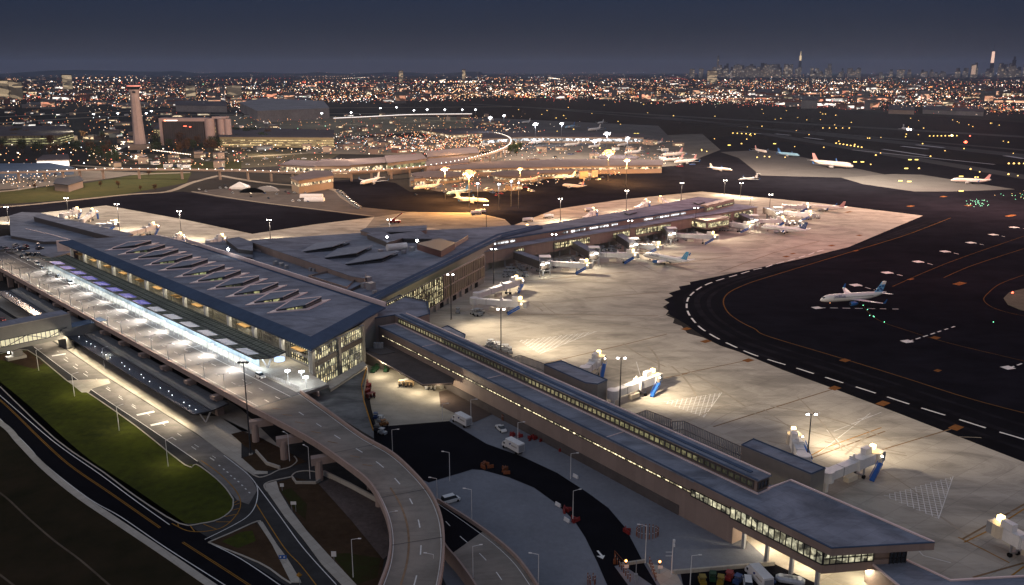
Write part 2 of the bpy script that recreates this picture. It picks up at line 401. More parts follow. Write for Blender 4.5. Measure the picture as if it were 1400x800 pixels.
gsheet('terminal_b_far_apron', [(640, 160), (900, 172), (920, 192), (700, 205), (640, 190)], 3.2 * Z, mat('old_apron_far', (.10, .095, .095), .85, .3, .03))
# runways seen edge-on far away
rw = MB()
for (a, b, wd) in (((1040, 182), (1700, 292), 30), ((900, 160), (1700, 245), 46), ((640, 142), (1700, 205), 46), ((760, 150), (1500, 214), 22)):
    ribbon(rw, PL([a, b]), wd, 2.5 * Z)
struct('runway', rw, mat('runway_asphalt', (.055, .053, .056), .85, .2, .02))
rm = MB()
for a, b, wd in (((1207, 204), (1268, 213), 7), ((1253, 198), (1290, 202), 9), ((1233, 200), (1268, 204), 9), ((1165, 205), (1360, 225), 5), ((1374, 213), (1400, 217), 9), ((1060, 183), (1080, 185), 8), ((1100, 188), (1125, 191), 8), ((1010, 180), (1040, 183), 5)):
    ribbon(rm, PL([a, b]), wd, 4 * Z)
struct('runway_marking', rm, mat('far_runway_paint', (.36, .35, .37), .8, .2, .1))
# the light concrete apron round the pier (saw-toothed edge at the bend)
teeth = [(1160, 338), (1100, 353), (1000, 374), (943, 386), (944, 389), (928, 392), (930, 396), (914, 401), (920, 405), (908, 410), (915, 414), (906, 420), (914, 425), (910, 431), (922, 436), (920, 442), (932, 446), (940, 456), (962, 462), (985, 473), (1012, 482), (1070, 506), (1130, 528), (1230, 566), (1400, 632), (1560, 690)]
gsheet('apron', [(960, 262), (1120, 278), (1262, 295)] + teeth + [(1700, 900), (1100, 810), (820, 560), (560, 430), (250, 330), (60, 310), (-40, 305), (0, 297), (60, 291), (145, 281), (250, 300), (345, 320), (430, 307), (512, 297), (470, 290), (560, 290), (650, 291), (690, 300), (700, 309), (760, 286), (850, 273)], 3.5 * Z, CONC)
gsheet('apron_old_slab', [(470, 262), (490, 283), (560, 290), (650, 291), (700, 309), (640, 312), (600, 300), (530, 297), (512, 297), (440, 288), (300, 270), (262, 263), (300, 258), (420, 258)], 3.8 * Z, mat('service_yard_asphalt', (.085, .075, .07), .85, .3, .08))
gsheet('apron_link_slab', [(512, 297), (560, 290), (650, 291), (692, 302), (700, 309), (640, 318), (590, 312), (500, 312)], 4.2 * Z, mat('link_concrete', (.24, .22, .19), .8, .2, .05, stain=.4))

# ---- airfield paint
mk = MB().m(PAINT)
dashes = [(1126, 342), (1115, 345), (1104, 349), (1087, 354), (1072, 358), (1057, 362), (1045, 366), (1031, 369), (1018, 373), (1004, 377), (990, 381), (977, 385), (964, 390), (955, 395), (947, 401), (941, 408), (939, 415), (939, 422), (942, 430), (947, 437), (956, 447), (969, 456), (985, 465), (1004, 474), (1027, 484), (1057, 494), (1084, 502), (1115, 512), (1147, 522), (1182, 533), (1219, 545), (1256, 557), (1305, 572), (1356, 588), (1400, 601), (1500, 632)]
wd_ = smooth_line(PL(dashes), 4)
ribbon(mk, wd_, .9, 5 * Z, (8.5, 4.6))
for (u, v, du, dv) in ((1170, 390, 26, 7), (1213, 373, 24, 5), (1255, 358, 20, 4), (1292, 344, 20, 4), (1327, 332, 18, 3), (1358, 321, 16, 3), (1386, 311, 14, 2), (1240, 467, 70, -22), (1378, 503, 60, -20), (1117, 421, 118, 2)):
    c = P(u, v); s_ = 1.4 if v > 400 else 1.8
    mk.box((c[0], c[1], 5 * Z), (3.2 * s_, 2.6 * s_, .01), R(20))
    ribbon(mk, PL([(u + 3, v), (u + du, v + dv)]), .7, 5 * Z, (3.4, 2.6))
struct('apron_edge_marking', mk)
oc = MB().m(mat('faded_taxiway_yellow', (.15, .075, .025), .8, .3, .6))
for pl, wd in (([(1300, 298), (1240, 321), (1162, 345), (1050, 379), (1020, 389), (997, 400), (989, 412), (995, 427), (1012, 440), (1032, 450), (1050, 460), (1150, 490), (1237, 517), (1325, 545), (1420, 570), (1560, 605)], .55),
               ([(1220, 392), (1300, 358), (1400, 323), (1480, 296)], .35), ([(1180, 418), (1188, 428), (1205, 440), (1240, 452), (1300, 470), (1400, 494), (1500, 520)], .3),
               ([(1290, 380), (1330, 363), (1400, 340)], .4), ([(1400, 376), (1368, 388), (1352, 400), (1345, 410), (1356, 420), (1380, 428), (1420, 436)], .3)):
    ribbon(oc, smooth_line(PL(pl), 6), wd, 5 * Z)
struct('taxiway_centreline', oc, None)
om = MB().m(ORG)
for (u, v, a, b) in ((938, 450, 4.5, 3), (965, 467, 4.5, 3), (1023, 493, 4.5, 3), (1141, 531, 4.5, 3), (1207, 552, 5, 3), (1307, 585, 5, 3), (1075, 351, 5, 3), (1137, 336, 5, 3), (1175, 322, 5, 3), (1084, 347, 5, 2), (1160, 290, 8, 3), (1245, 282, 8, 4), (1290, 269, 8, 4), (1324, 281, 8, 4), (1382, 295, 14, 4), (1155, 493, 4, 3), (1279, 462, 4, 3), (1170, 343, 5, 2), (1245, 382, 5, 2), (1312, 388, 9, 4), (1282, 507, 3, 2)):
    c = P(u, v); om.box((c[0], c[1], 5.5 * Z), (a, b, .01), R(38))
for u, v in ((1141, 531), (1207, 552), (1307, 585)): pass
struct('taxiway_sign_marking', om)
bl = MB().m(BRN)
for pl in ([(745, 497), (830, 477), (912, 457)], [(930, 512), (1017, 494)], [(860, 527), (940, 511)], [(975, 584), (1060, 557), (1140, 532)], [(1190, 620), (1300, 587)], [(1140, 648), (1205, 632)], [(1315, 738), (1400, 690), (1480, 650)], [(1100, 630), (1210, 590)], [(800, 408), (900, 400)], [(720, 430), (900, 432)], [(700, 386), (860, 372)], [(985, 372), (1060, 345), (1120, 330)], [(920, 362), (1000, 350)], [(1330, 790), (1400, 770)]):
    ribbon(bl, PL(pl), .55, 4.5 * Z)
struct('stand_lead_in_line', bl)
yl = MB().m(YEL)
for pl in ([(1105, 625), (1130, 612), (1205, 585)], [(1318, 742), (1360, 722), (1410, 690)], [(1310, 735), (1345, 752), (1380, 770)], [(1380, 790), (1400, 775)]): ribbon(yl, PL(pl), .4, 5 * Z)
struct('stand_yellow_line', yl)
tm = MB(); rt = random.Random(31)
for i in range(34):
    u0, v0 = rt.choice(((760, 430), (800, 440), (920, 500), (1020, 560), (1160, 610), (1280, 690), (820, 385), (900, 365))); u0 += rt.uniform(-40, 40); v0 += rt.uniform(-10, 12)
    c0 = Vector(P(u0, v0)[:2]); a0 = rt.uniform(0, 6.28); kk = rt.uniform(-.03, .03); pts_ = [tuple(c0)]
    for j in range(rt.randint(12, 30)): a0 += kk; c0 = c0 + Vector((math.cos(a0), math.sin(a0))) * 1.6; pts_.append(tuple(c0))
    ribbon(tm, pts_, rt.choice((.35, .5, .8)), 4.2 * Z + .001 * i)
struct('tyre_mark', tm, mat('tyre_rubber_on_concrete', (.31, .27, .215), .85, .2, .5))
# crosshatched equipment-clearance cones
hx = MB().m(PAINT)
def hatch(A, B, C, n=9):
    """triangle narrowing to C, filled with a square grid of thin painted lines"""
    A, B, C = (Vector(P(*p)[:2]) for p in (A, B, C)); T3 = [A, B, C]; ax = (C - (A + B) / 2).normalized(); Lc = (C - (A + B) / 2).length
    for rot in (.5, .5 + math.pi / 2):
        d = Matrix.Rotation(rot, 2) @ ax; nn = Vector((-d.y, d.x)); vals = [nn.dot(p) for p in T3]; k = min(vals) + .8
        while k < max(vals):
            hit = []
            for p, q in ((A, B), (B, C), (C, A)):
                a_, b_ = nn.dot(p) - k, nn.dot(q) - k
                if a_ * b_ < 0: hit.append(p.lerp(q, a_ / (a_ - b_)))
            if len(hit) == 2 and (hit[0] - hit[1]).length > .8: ribbon(hx, hit, .2, 5 * Z)
            k += max(1.35, Lc / n / 1.6)
    ribbon(hx, [B.lerp(C, .0), C], .2, 5 * Z)
hatch((708, 466), (738, 484), (816, 453), 13); hatch((905, 550), (962, 571), (987, 537), 10); hatch((1207, 678), (1283, 710), (1303, 652), 12)
struct('crosshatch_marking', hx)
wl = MB().m(PAINT)
for pl in ([(1118, 621), (1190, 565)], [(1172, 574), (1195, 568)], [(1130, 588), (1150, 608), (1140, 612)], [(880, 530), (870, 495)], [(1140, 590), (1205, 564)], [(1240, 736), (1262, 760), (1300, 770)]): ribbon(wl, PL(pl), .2, 5 * Z)
struct('stand_guide_line', wl)

# ================= landside =================
lawn = [(-60, 470), (0, 484), (38, 479), (92, 521), (120, 537), (185, 582), (253, 636), (268, 635), (290, 650), (308, 667), (319, 683), (317, 697), (300, 710), (275, 716), (245, 716), (187, 680), (140, 645), (75, 600), (0, 529), (-60, 478)]
gsheet('roadway', [(-120, 400), (0, 384), (50, 410), (420, 600), (560, 690), (610, 800), (620, 900), (330, 900), (235, 800), (28, 600), (-60, 520)], 1.5 * Z, mat('landside_asphalt', (.05, .048, .047), .85, .25, .25, stain=.25))
gsheet('lawn', lawn, 3 * Z, GRASS)
gsheet('flower_bed', [(0, 485), (38, 480), (60, 497), (48, 505), (0, 492)], 4 * Z, SOIL)
gsheet('arrivals_road', [(-80, 385), (47, 475), (122, 531), (270, 630), (292, 650), (310, 668), (324, 684), (340, 690), (352, 670), (335, 640), (300, 616), (270, 595), (155, 522), (88, 477), (0, 425), (-80, 375)], 2.5 * Z, ROADG)
# dark perimeter road
pr = MB()
cl = smooth_line(PL([(-80, 480), (0, 547), (55, 600), (95, 636), (150, 674), (220, 724), (300, 776), (360, 815), (420, 860)]), 5)
ribbon(pr, cl, 11.5, 3 * Z); struct('perimeter_road', pr, ASPHN)
yl = MB().m(YEL); a1 = smooth_line(PL([(-80, 480), (0, 547), (55, 600), (95, 636), (150, 674), (219, 722)]), 5)
for d in (-.2, .2): ribbon(yl, offs(a1, d), .16, 5 * Z)
a2 = PL([(250, 742), (300, 774), (360, 813)])
for d in (-.2, .2): ribbon(yl, offs(a2, d), .16, 5 * Z)
for pl in ([(350, 689), (387, 747), (410, 772), (432, 800), (450, 825)], [(235, 716), (256, 726), (280, 727), (305, 721), (322, 706), (329, 690), (323, 672), (300, 648), (275, 630)]): ribbon(yl, smooth_line(PL(pl), 5), .25, 5 * Z)
for a, b in (((243, 714), (244, 721)), ((259, 718), (266, 727)), ((278, 717), (296, 724)), ((295, 714), (314, 714)), ((307, 707), (326, 703)), ((314, 699), (329, 695)), ((317, 692), (329, 688)), ((320, 688), (326, 684))): ribbon(yl, PL([a, b]), .25, 5 * Z)
struct('road_centreline', yl)
we = MB().m(PAINT)
for pl in ([(-60, 516), (28, 600), (60, 634), (120, 681), (165, 707), (225, 748), (310, 802), (360, 835)], [(-60, 492), (0, 541), (72, 603), (137, 649), (184, 684), (232, 718)],
           [(47, 475), (122, 531), (200, 583), (270, 631)], [(306, 623), (327, 639), (343, 653), (352, 668), (350, 689), (340, 705), (320, 718), (280, 738)], [(350, 662), (382, 705), (415, 750), (460, 800)], [(285, 742), (330, 765), (385, 802)]):
    ribbon(we, smooth_line(PL(pl), 5), .22, 5 * Z)
for pl in ([(78, 480), (170, 546), (300, 630)],): ribbon(we, PL(pl), .18, 5 * Z, (3, 9))
for u, v in ((90, 493), (103, 503), (117, 513), (148, 533), (165, 545), (183, 557), (238, 600), (265, 613), (290, 628)): ribbon(we, PL([(u - 3, v - 2), (u + 3, v + 2)]), .25, 5.5 * Z)
for u, v in ((300, 637), (306, 642), (311, 646), (316, 651), (321, 655), (326, 659), (331, 664), (336, 669), (341, 674)): ribbon(we, PL([(u - 1, v - .7), (u + 1, v + .7)]), .35, 5.5 * Z)
for a, b in (((187, 568), (211, 563)), ((206, 582), (230, 577)), ((71, 487), (90, 484))): ribbon(we, PL([a, b]), 1.6, 5.5 * Z)
struct('road_edge_marking', we)
# kerbs and raised walks
kb = MB()
for pl in (lawn[1:11], lawn[10:19]): ribbon(kb, smooth_line(PL(pl), 3), .35, .02, None, .15)
for pl in ([(285, 742), (318, 728), (352, 713), (358, 718), (375, 742), (392, 765), (410, 795)], [(398, 798), (385, 790), (355, 770), (285, 742)], [(310, 621), (347, 650), (364, 651), (381, 643), (396, 639), (406, 631), (402, 624)], [(365, 672), (361, 664), (368, 659), (385, 655), (400, 652)], [(399, 651), (405, 646), (420, 644), (440, 647)]):
    ribbon(kb, smooth_line(PL(pl), 3), .4, .02, None, .16)
struct('kerb', kb, SIDE)
gsheet('traffic_island', [(287, 742), (318, 729), (350, 715), (372, 742), (388, 765), (396, 795), (355, 770)], .1, SOIL)
gsheet('island_grass', [(303, 741), (330, 728), (345, 726), (350, 740), (325, 750)], .12, GRASS)
ip = MB(); ip.prism(PL([(352, 714), (359, 714), (412, 797), (398, 797), (372, 745)]), .02, .15); struct('island_walk', ip, SIDE)
sw = MB()
sw.prism(PL([(-80, 372), (0, 420), (88, 475), (142, 513), (155, 521), (270, 594), (305, 620), (347, 649), (366, 648), (366, 641), (345, 630), (330, 627), (330, 590), (345, 592), (300, 570), (262, 568), (100, 462), (-60, 365)]), .01, .14)
sw.prism(PL([(365, 672), (362, 662), (378, 658), (382, 672), (397, 697), (420, 727), (450, 760), (490, 803), (470, 803), (440, 772), (415, 738), (390, 708)]), .01, .14)
sw.prism(PL([(92, 521), (125, 519), (148, 519), (151, 524), (125, 532), (122, 536), (112, 537)]), .01, .13)
sw.prism(PL([(300, 570), (330, 590), (360, 600), (400, 628), (330, 560), (312, 548), (250, 545)]), .01, .14)
# path beside the perimeter road
pa = smooth_line(PL([(-80, 530), (0, 578), (26, 604), (60, 639), (105, 676), (155, 710), (212, 748), (262, 782), (310, 815)]), 5)
ribbon(sw, pa, 1.9, .02, None, .1); struct('sidewalk', sw, SIDE)
tp = MB(); ribbon(tp, smooth_line(PL([(-40, 655), (0, 674), (40, 710), (75, 740), (110, 766), (155, 805)]), 5), .5, 2 * Z); ribbon(tp, PL([(-20, 778), (0, 786), (22, 803)]), .5, 2 * Z); struct('dirt_track', tp, mat('dirt', (.11, .085, .06), .95, .3, .8))
gsheet('planter_soil', [(316, 594), (332, 590), (350, 596), (420, 632), (406, 636), (385, 642), (368, 644), (366, 637), (351, 619), (335, 611)], .16, SOIL)
gsheet('planter_soil', [(331, 627), (350, 620), (368, 640), (366, 645), (350, 644)], .17, SOIL)
gsheet('embankment', [(378, 660), (402, 653), (440, 662), (480, 690), (525, 765), (520, 800), (490, 803), (450, 760), (415, 720), (383, 672)], .12, SOIL)
gsheet('riprap_slope', [(436, 663), (452, 655), (495, 672), (520, 690), (533, 720), (530, 760), (524, 766), (480, 712)], .2, mat('riprap_stone', (.11, .085, .075), .9, .35, .9, bump=.5))
gsheet('embankment_grass', [(384, 672), (398, 668), (420, 690), (418, 712), (405, 700)], .15, mat('thin_grass', (.032, .040, .012), .95, .4, .5, rgb2=(.036, .024, .012), bump=.4))
gsheet('embankment_lawn', [(452, 758), (475, 757), (520, 764), (516, 790), (488, 800)], .15, MATS['thin_grass'])
lw = MB(); ribbon(lw, PL([(443, 650), (480, 668), (520, 690)]), .5, 0, None, 1.6); ribbon(lw, PL([(400, 655), (405, 662), (432, 662), (441, 656)]), .4, 0, None, .9); ribbon(lw, PL([(350, 619), (365, 636), (383, 642)]), .5, 0, None, 1.1); tag(lw.build('retaining_wall', SIDE), 'low pale concrete retaining wall beneath the curved ramp', 'wall')
# service yard between the ramp and the pier
gsheet('gravel_yard', [(500, 600), (540, 540), (640, 500), (1300, 810), (1300, 900), (600, 900), (600, 700)], 1.2 * Z, GRAV)
gsheet('dock_apron', [(495, 488), (520, 470), (620, 515), (632, 552), (614, 576), (515, 585), (508, 560)], 3 * Z, mat('dock_concrete', (.34, .31, .26), .8, .15, .2, stain=.2))
gsheet('service_road', [(500, 560), (514, 584), (614, 576), (640, 592), (665, 607), (715, 625), (762, 647), (805, 675), (832, 695), (855, 722), (880, 770), (915, 830), (845, 830), (830, 800), (817, 770), (800, 735), (785, 712), (762, 690), (730, 667), (696, 653), (660, 643), (646, 642), (616, 651), (586, 660), (540, 640), (505, 610)], 4 * Z, ASPHN)
gsheet('brown_ramp_strip', [(600, 536), (612, 533), (675, 566), (648, 578), (602, 556)], 5 * Z, mat('brown_asphalt', (.10, .075, .065), .9, .2, .5))
ar = MB().m(PAINT); c = P(820, 757); ar.box((c[0], c[1], 5 * Z), (.5, 2.6, .01), R(20)); ar.poly([(c[0] - .9, c[1] - 1.2, 5 * Z), (c[0] + .5, c[1] - 2.6, 5 * Z), (c[0] + 1.2, c[1] - .9, 5 * Z)]); struct('road_arrow_marking', ar)
gsheet('parking_lot', [(930, 783), (1060, 772), (1120, 800), (1150, 830), (940, 830)], 5 * Z, ASPHN)
pw = MB(); ribbon(pw, PL([(920, 785), (1058, 773)]), .6, 0, None, 1.); tag(pw.build('kerb_wall', SIDE), 'low white concrete wall along the edge of the staff car park', 'wall')
pw = MB(); ribbon(pw, PL([(848, 774), (882, 769)]), .5, 0, None, .8); tag(pw.build('gate_wall', SIDE), 'short white concrete wall across the service road gate', 'wall')
gsheet('gate_island', [(840, 775), (850, 772), (905, 810), (880, 830)], .15, GRAV)
gsheet('gate_island', [(884, 770), (905, 775), (925, 785), (940, 812), (910, 812)], .15, SIDE)
# north: grass and roads beyond the terminal
gsheet('north_field', [(-120, 262), (0, 262), (120, 250), (215, 234), (262, 236), (255, 250), (170, 266), (60, 276), (-120, 286)], 3 * Z, DRY)
gsheet('hotel_lots', [(130, 206), (230, 212), (300, 200), (470, 208), (440, 224), (330, 230), (215, 226), (120, 224)], 1.5 * Z, mat('olive_ground', (.11, .095, .065), .9, .4, .02, rgb2=(.05, .045, .032)))
gsheet('north_verge', [(215, 224), (330, 220), (330, 234), (215, 234)], 2 * Z, DRY)
rr = MB()
for pl, wd in (([(-100, 283), (0, 283), (90, 275), (176, 266), (230, 262), (262, 250), (300, 240)], 7), ([(-80, 258), (0, 262), (80, 250), (160, 240), (260, 236)], 9), ([(100, 226), (200, 232), (330, 232)], 9), ([(150, 210), (170, 200), (185, 190)], 9), ([(-50, 172), (200, 158), (640, 155)], 26), ([(262, 262), (350, 276), (440, 287), (512, 296)], 2.5), ([(300, 240), (360, 250), (450, 258), (470, 270), (490, 283)], 7), ([(-50, 162), (250, 150), (700, 146)], 22), ([(330, 215), (480, 205), (640, 190), (660, 178)], 14), ([(300, 200), (420, 182), (600, 172)], 16)):
    ribbon(rr, smooth_line(PL(pl), 4), wd, 4 * Z)
struct('far_road', rr, mat('far_road_surface', (.22, .19, .155), .85, .2, .05))
gsheet('car_park', [(430, 188), (560, 188), (690, 180), (690, 206), (560, 212), (420, 210)], 4.5 * Z, mat('car_park_asphalt', (.17, .145, .115), .85, .3, .05))
gsheet('long_stay_car_park', [(300, 158), (640, 160), (650, 176), (420, 190), (300, 192)], 4.5 * Z, mat('car_park_asphalt_far', (.21, .18, .125), .85, .3, .03))
gsheet('north_car_park', [(-60, 236), (60, 232), (200, 236), (150, 244), (70, 254), (-60, 264)], 4.5 * Z, mat('lot_asphalt', (.16, .14, .12), .85, .2, .1))
# ================= terminal =================
A0 = R(-43.8); E1 = (math.sin(A0), math.cos(A0)); E2 = (math.cos(A0), -math.sin(A0)); O = P(425, 512, 9)
def W(s, t): return (O[0] + s * E1[0] + t * E2[0], O[1] + s * E1[1] + t * E2[1])
YAW1 = math.atan2(E1[1], E1[0])
def inset(poly, d):
    a = sum(poly[i][0] * poly[(i + 1) % len(poly)][1] - poly[(i + 1) % len(poly)][0] * poly[i][1] for i in range(len(poly)))
    if a < 0: poly = poly[::-1]
    n = len(poly); out = []
    for i in range(n):
        p0, p1, p2 = Vector(poly[i - 1]), Vector(poly[i]), Vector(poly[(i + 1) % n])
        u = (p1 - p0).normalized(); v = (p2 - p1).normalized(); nu, nv = Vector((-u.y, u.x)), Vector((-v.y, v.x)); b = (nu + nv)
        out.append(tuple(p1 + b * (d / max(.3, (1 + nu.dot(nv))))))
    return out
def ccw(poly):
    a = sum(poly[i][0] * poly[(i + 1) % len(poly)][1] - poly[(i + 1) % len(poly)][0] * poly[i][1] for i in range(len(poly)))
    return poly if a > 0 else poly[::-1]
def roof_slab(mb, poly, z, th, par=.45, pw=.5, pm=None, m=None):
    """slab with a parapet coping round it"""
    poly = ccw(poly); mb.m(m); mb.prism(poly, z - th, z - .05)
    inn = inset(poly, pw); mb.m(pm); n = len(poly)
    for i in range(n):
        j = (i + 1) % n; mb.prism([poly[i], poly[j], inn[j], inn[i]], z - .05, z + par)
    return mb
def outward(A, B):
    d = Vector((B[0] - A[0], B[1] - A[1])).normalized(); n = Vector((d.y, -d.x)); mid = Vector(((A[0] + B[0]) / 2, (A[1] + B[1]) / 2))
    if n.dot(-mid) < 0: n = -n
    return d, n
def facade(root, A, B, z0, z1, glass, step=1.5, rails=(), mw=.18, md=.35, fm=None, name='window', off=.05):
    d, n = outward(A, B); Ln = math.dist(A, B); A = Vector(A[:2]); B = Vector(B[:2])
    a, b = A + n * off, B + n * off
    g = MB().poly([(a.x, a.y, z0), (b.x, b.y, z0), (b.x, b.y, z1), (a.x, a.y, z1)]); w_ = g.build(name, glass, root)
    f = MB(); k = max(1, round(Ln / step))
    for i in range(k + 1):
        p = a + d * (Ln * i / k) + n * md / 2; f.box((p.x, p.y, (z0 + z1) / 2), (mw, md, z1 - z0), math.atan2(d.y, d.x))
    for z in tuple(rails) + (z0 + mw / 2, z1 - mw / 2): c = (a + b) / 2 + n * md / 2; f.box((c.x, c.y, z), (Ln, md * .9, mw), math.atan2(d.y, d.x))
    sub(f, 'frame', fm or DARKM, w_, root); return w_

hh = thing('terminal_building', 'large terminal hall with a dark blue flat roof cut by diagonal skylights', 'terminal', (O[0], O[1], 0), world=True)
RA, RB, RC, RD, RE = (P(425, 478, 18.2)[:2], P(527, 418, 19)[:2], P(255, 330, 19)[:2], P(217, 321, 19)[:2], P(80, 330, 18.6)[:2])
rp = ccw([RA, RB, RC, RD, RE]); ri = inset(rp, 5.2); rs = inset(rp, 1.2)
m_ = MB().m(MEMB).sheet(ri, 20.0).m(BLUEM)
for i in range(5): j = (i + 1) % 5; m_.poly([(*rp[i], 18.3), (*rp[j], 18.3), (*ri[j], 20.0), (*ri[i], 20.0)]); m_.poly([(*rp[i], 17.6), (*rp[j], 17.6), (*rp[j], 18.3), (*rp[i], 18.3)]); m_.poly([(*rs[i], 17.5), (*rs[j], 17.5), (*rp[j], 17.6), (*rp[i], 17.6)])
m_.m(GREYP).sheet(rs, 17.5); m_.build('roof', None, hh)
# pale coping on the back edge
cp = MB(); ribbon(cp, [RB, RC], .8, 18.6, None, 1.9); ribbon(cp, [RC, RD, RE], .7, 18.5, None, .4); build_each(cp, 'coping', PINK, hh)
FR0 = Vector(W(.6, .6)); FRE = Vector((-59.6, 327.5))
bd = MB().m(GREYP).prism([W(2.2, 4.2), W(258, 6), RD, RC, (RB[0] - 3, RB[1] - 3), (FRE.x - .6, FRE.y + .3), (FR0.x - .5, FR0.y + .9)], 0, 17.5, top=False); bd.build('wall', None, hh)
# front: tall white piers with the lit hall between them
pc = MB()
for k in range(13):
    s_ = 21.5 * k + (0 if k else .6)
    pc.box((*W(s_ + .4, 1.2), 13.2), (1.6 if k else 2., 1.3, 8.6), YAW1)
build_each(pc, 'column', WHITE, hh)
facade(hh, W(1.5, 4.0), W(20, 4.0), 9.3, 12.4, G_HALL, 1.6, (11.,), .25)
facade(hh, W(1.5, 4.0), W(20, 4.0), 13.6, 17.3, G_HALL, 1.6, (15.,), .25)
bb = MB(); c_ = W(10.7, 3.6); bb.box((*c_, 13.0), (19, .6, 1.3), YAW1); bb.box((*W(10.7, 3.6), 9.5), (19, .5, .8), YAW1); bb.build('spandrel_band', GREYP, hh)
for k in range(1, 12): facade(hh, W(21.5 * k + 1.5, 4.6), W(21.5 * k + 20.5, 4.6), 9.3, 17.2, G_HALL, 1.4, (12.2, 14.4), .3, .5, GREYP)
aw = MB()
for k in range(0, 12):
    if k % 2 == 0 or k > 3: aw.box((*W(21.5 * k + 12, 2.4), 15.2), (7, 2.6, .25), YAW1)
build_each(aw, 'awning', mat('tan_canvas', (.36, .22, .10), .7), hh)
# flank: two tiers of glass between brown bands and stone piers
d_, n_ = outward(FR0, FRE); Lf = (FRE - FR0).length
for a_, b_ in ((.03, .47), (.52, .97)):
    pA, pB = FR0 + d_ * Lf * a_, FR0 + d_ * Lf * b_
    facade(hh, pA, pB, 12.8, 17.2, G_HALL, 1.35, (15.2,), .2, .4, GREYM); facade(hh, pA, pB, 2.5, 10.8, G_HALL, 1.35, (5.3, 8.), .2, .4, GREYM)
fb = MB(); c_ = (FR0 + FRE) / 2 + n_ * .3; fb.box((c_.x, c_.y, 11.8), (Lf, .7, 1.9), math.atan2(d_.y, d_.x)); fb.build('brown_band', BRONZD, hh)
fp = MB()
for q in (0., .495, .99): c_ = FR0 + d_ * Lf * q + n_ * .5; fp.box((c_.x, c_.y, 10), (1.5, 1.4, 15.2), math.atan2(d_.y, d_.x))
build_each(fp, 'corner_pier', GREYP, hh)
# skylights: each a lifted diamond lid with glass on its two near sides
SKL = [(143, 343), (161, 349), (178, 356), (196, 364), (216, 371), (238, 380), (259, 388), (283, 397), (308, 407), (335, 418), (365, 429)]
a_, b_, c_, dd_ = (Vector(P(*p, 20)[:2]) for p in ((365, 429), (422, 424), (452, 410), (396, 415)))
vb, vc, vd = b_ - a_, c_ - a_, dd_ - a_
for i, p in enumerate(SKL):
    q = Vector(P(*p, 20)[:2]); k_ = 1.0
    A1, B1, C1, D1 = q, q + vb * k_, q + vc * k_, q + vd * k_
    f = MB(); ring = ccw([tuple(x) for x in (A1, B1, C1, D1)]); ii = inset(ring, 1.7)
    for j in range(4): f.prism([ring[j], ring[(j + 1) % 4], ii[(j + 1) % 4], ii[j]], 20.0, 20.35)
    fr = f.build('skylight', PINK, hh)
    I = inset(ring, 1.9)
    cen = sum((Vector(x) for x in I), Vector((0, 0))) / 4
    # order corners relative to names
    def near(pt): return min(I, key=lambda x: (Vector(x) - pt).length)
    iA, iB, iC, iD = near(A1), near(B1), near(C1), near(D1)
    lid = MB().prism([iA, iB, iC, iD] if ccw([iA, iB, iC, iD])[0] == iA else [iA, iB, iC, iD], [20.75, 21.7, 21.9, 21.7], [20.95, 21.95, 22.15, 21.95]); sub(lid, 'lid', LID, fr, hh)
    rim = MB(); rim.beam((*iA, 21.0), (*iD, 22.0), .7, .3).beam((*iD, 22.0), (*iC, 22.2), .8, .35).beam((*iC, 22.2), (*iB, 22.0), .22, .15); sub(rim, 'lid_edge', PINK, fr, hh)
    g = MB().m(GLASS)
    for X, Y, z1, z2 in ((iA, iB, 20.78, 21.75), (iB, iC, 21.75, 21.95), (iC, iD, 21.95, 21.75), (iD, iA, 21.75, 20.78)):
        g.poly([(*X, 20.02), (*Y, 20.02), (*Y, z2), (*X, z1)])
    if i > 5 or i % 2: # lamps of the hall seen through the glazing
        g.m(G_DIM)
        dx = Vector(iB) - Vector(iA); nn = Vector((dx.y, -dx.x)).normalized() * .06
        if nn.dot(-Vector(iA)) < 0: nn = -nn
        for t0, t1 in ((.34, .60), (.66, .9)):
            X, Y = Vector(iA) + dx * t0 + nn, Vector(iA) + dx * t1 + nn
            g.poly([(X.x, X.y, 20.12), (Y.x, Y.y, 20.12), (Y.x, Y.y, 20.4 + 1.05 * t1), (X.x, X.y, 20.4 + 1.05 * t0)])
    sub(g, 'glass', None, fr, hh)
# the flat-roofed hall behind, running to the far concourse
sp = thing('terminal_wing', 'brown glazed wing linking the big hall to the far concourse', 'terminal wing', (-40, 410, 0), world=True)
wr = [P(503, 411, 18)[:2], P(527, 398, 18)[:2], P(686, 321, 18)[:2], P(742, 308, 18)[:2], P(700, 312, 16)[:2], P(645, 312, 18)[:2], P(500, 318, 18)[:2], P(345, 328, 18)[:2], P(300, 345, 18)[:2], P(345, 358, 18)[:2]]
m_ = MB(); m_.m(GREYP).prism(inset(ccw(wr), 1.5), 0, 16.5); m_.m(MEMB).prism(ccw(wr), 16.4, 18.0); m_.build('roof', None, sp)
be = MB(); e_ = [P(505, 412, 18)[:2], P(686, 322, 18)[:2], P(742, 309, 18)[:2]]; ie = [(x - 3.4 * .93, y + 3.4 * .35) for x, y in e_]
for i in range(2): be.poly([(*e_[i], 17.2), (*e_[i + 1], 17.2), (*ie[i + 1], 18.6), (*ie[i], 18.6)]); be.poly([(*e_[i], 16.), (*e_[i + 1], 16.), (*e_[i + 1], 17.2), (*e_[i], 17.2)])
be.build('eaves', BLUEM, sp)
G0, G1 = Vector((-50.3, 378.4)), Vector((-16.2, 469.5)); d_, n_ = outward(G0, G1)
facade(sp, G0 - d_ * 14, G0 + d_ * 44, 3.2, 16.2, G_HALL, 1.9, (6.4, 9.6, 12.8), .28, .5, BRONZD)
facade(sp, G0 + d_ * 44.5, G1, 3.2, 16.2, G_DIM, 2.4, (9.6,), .55, .9, BRONZ)
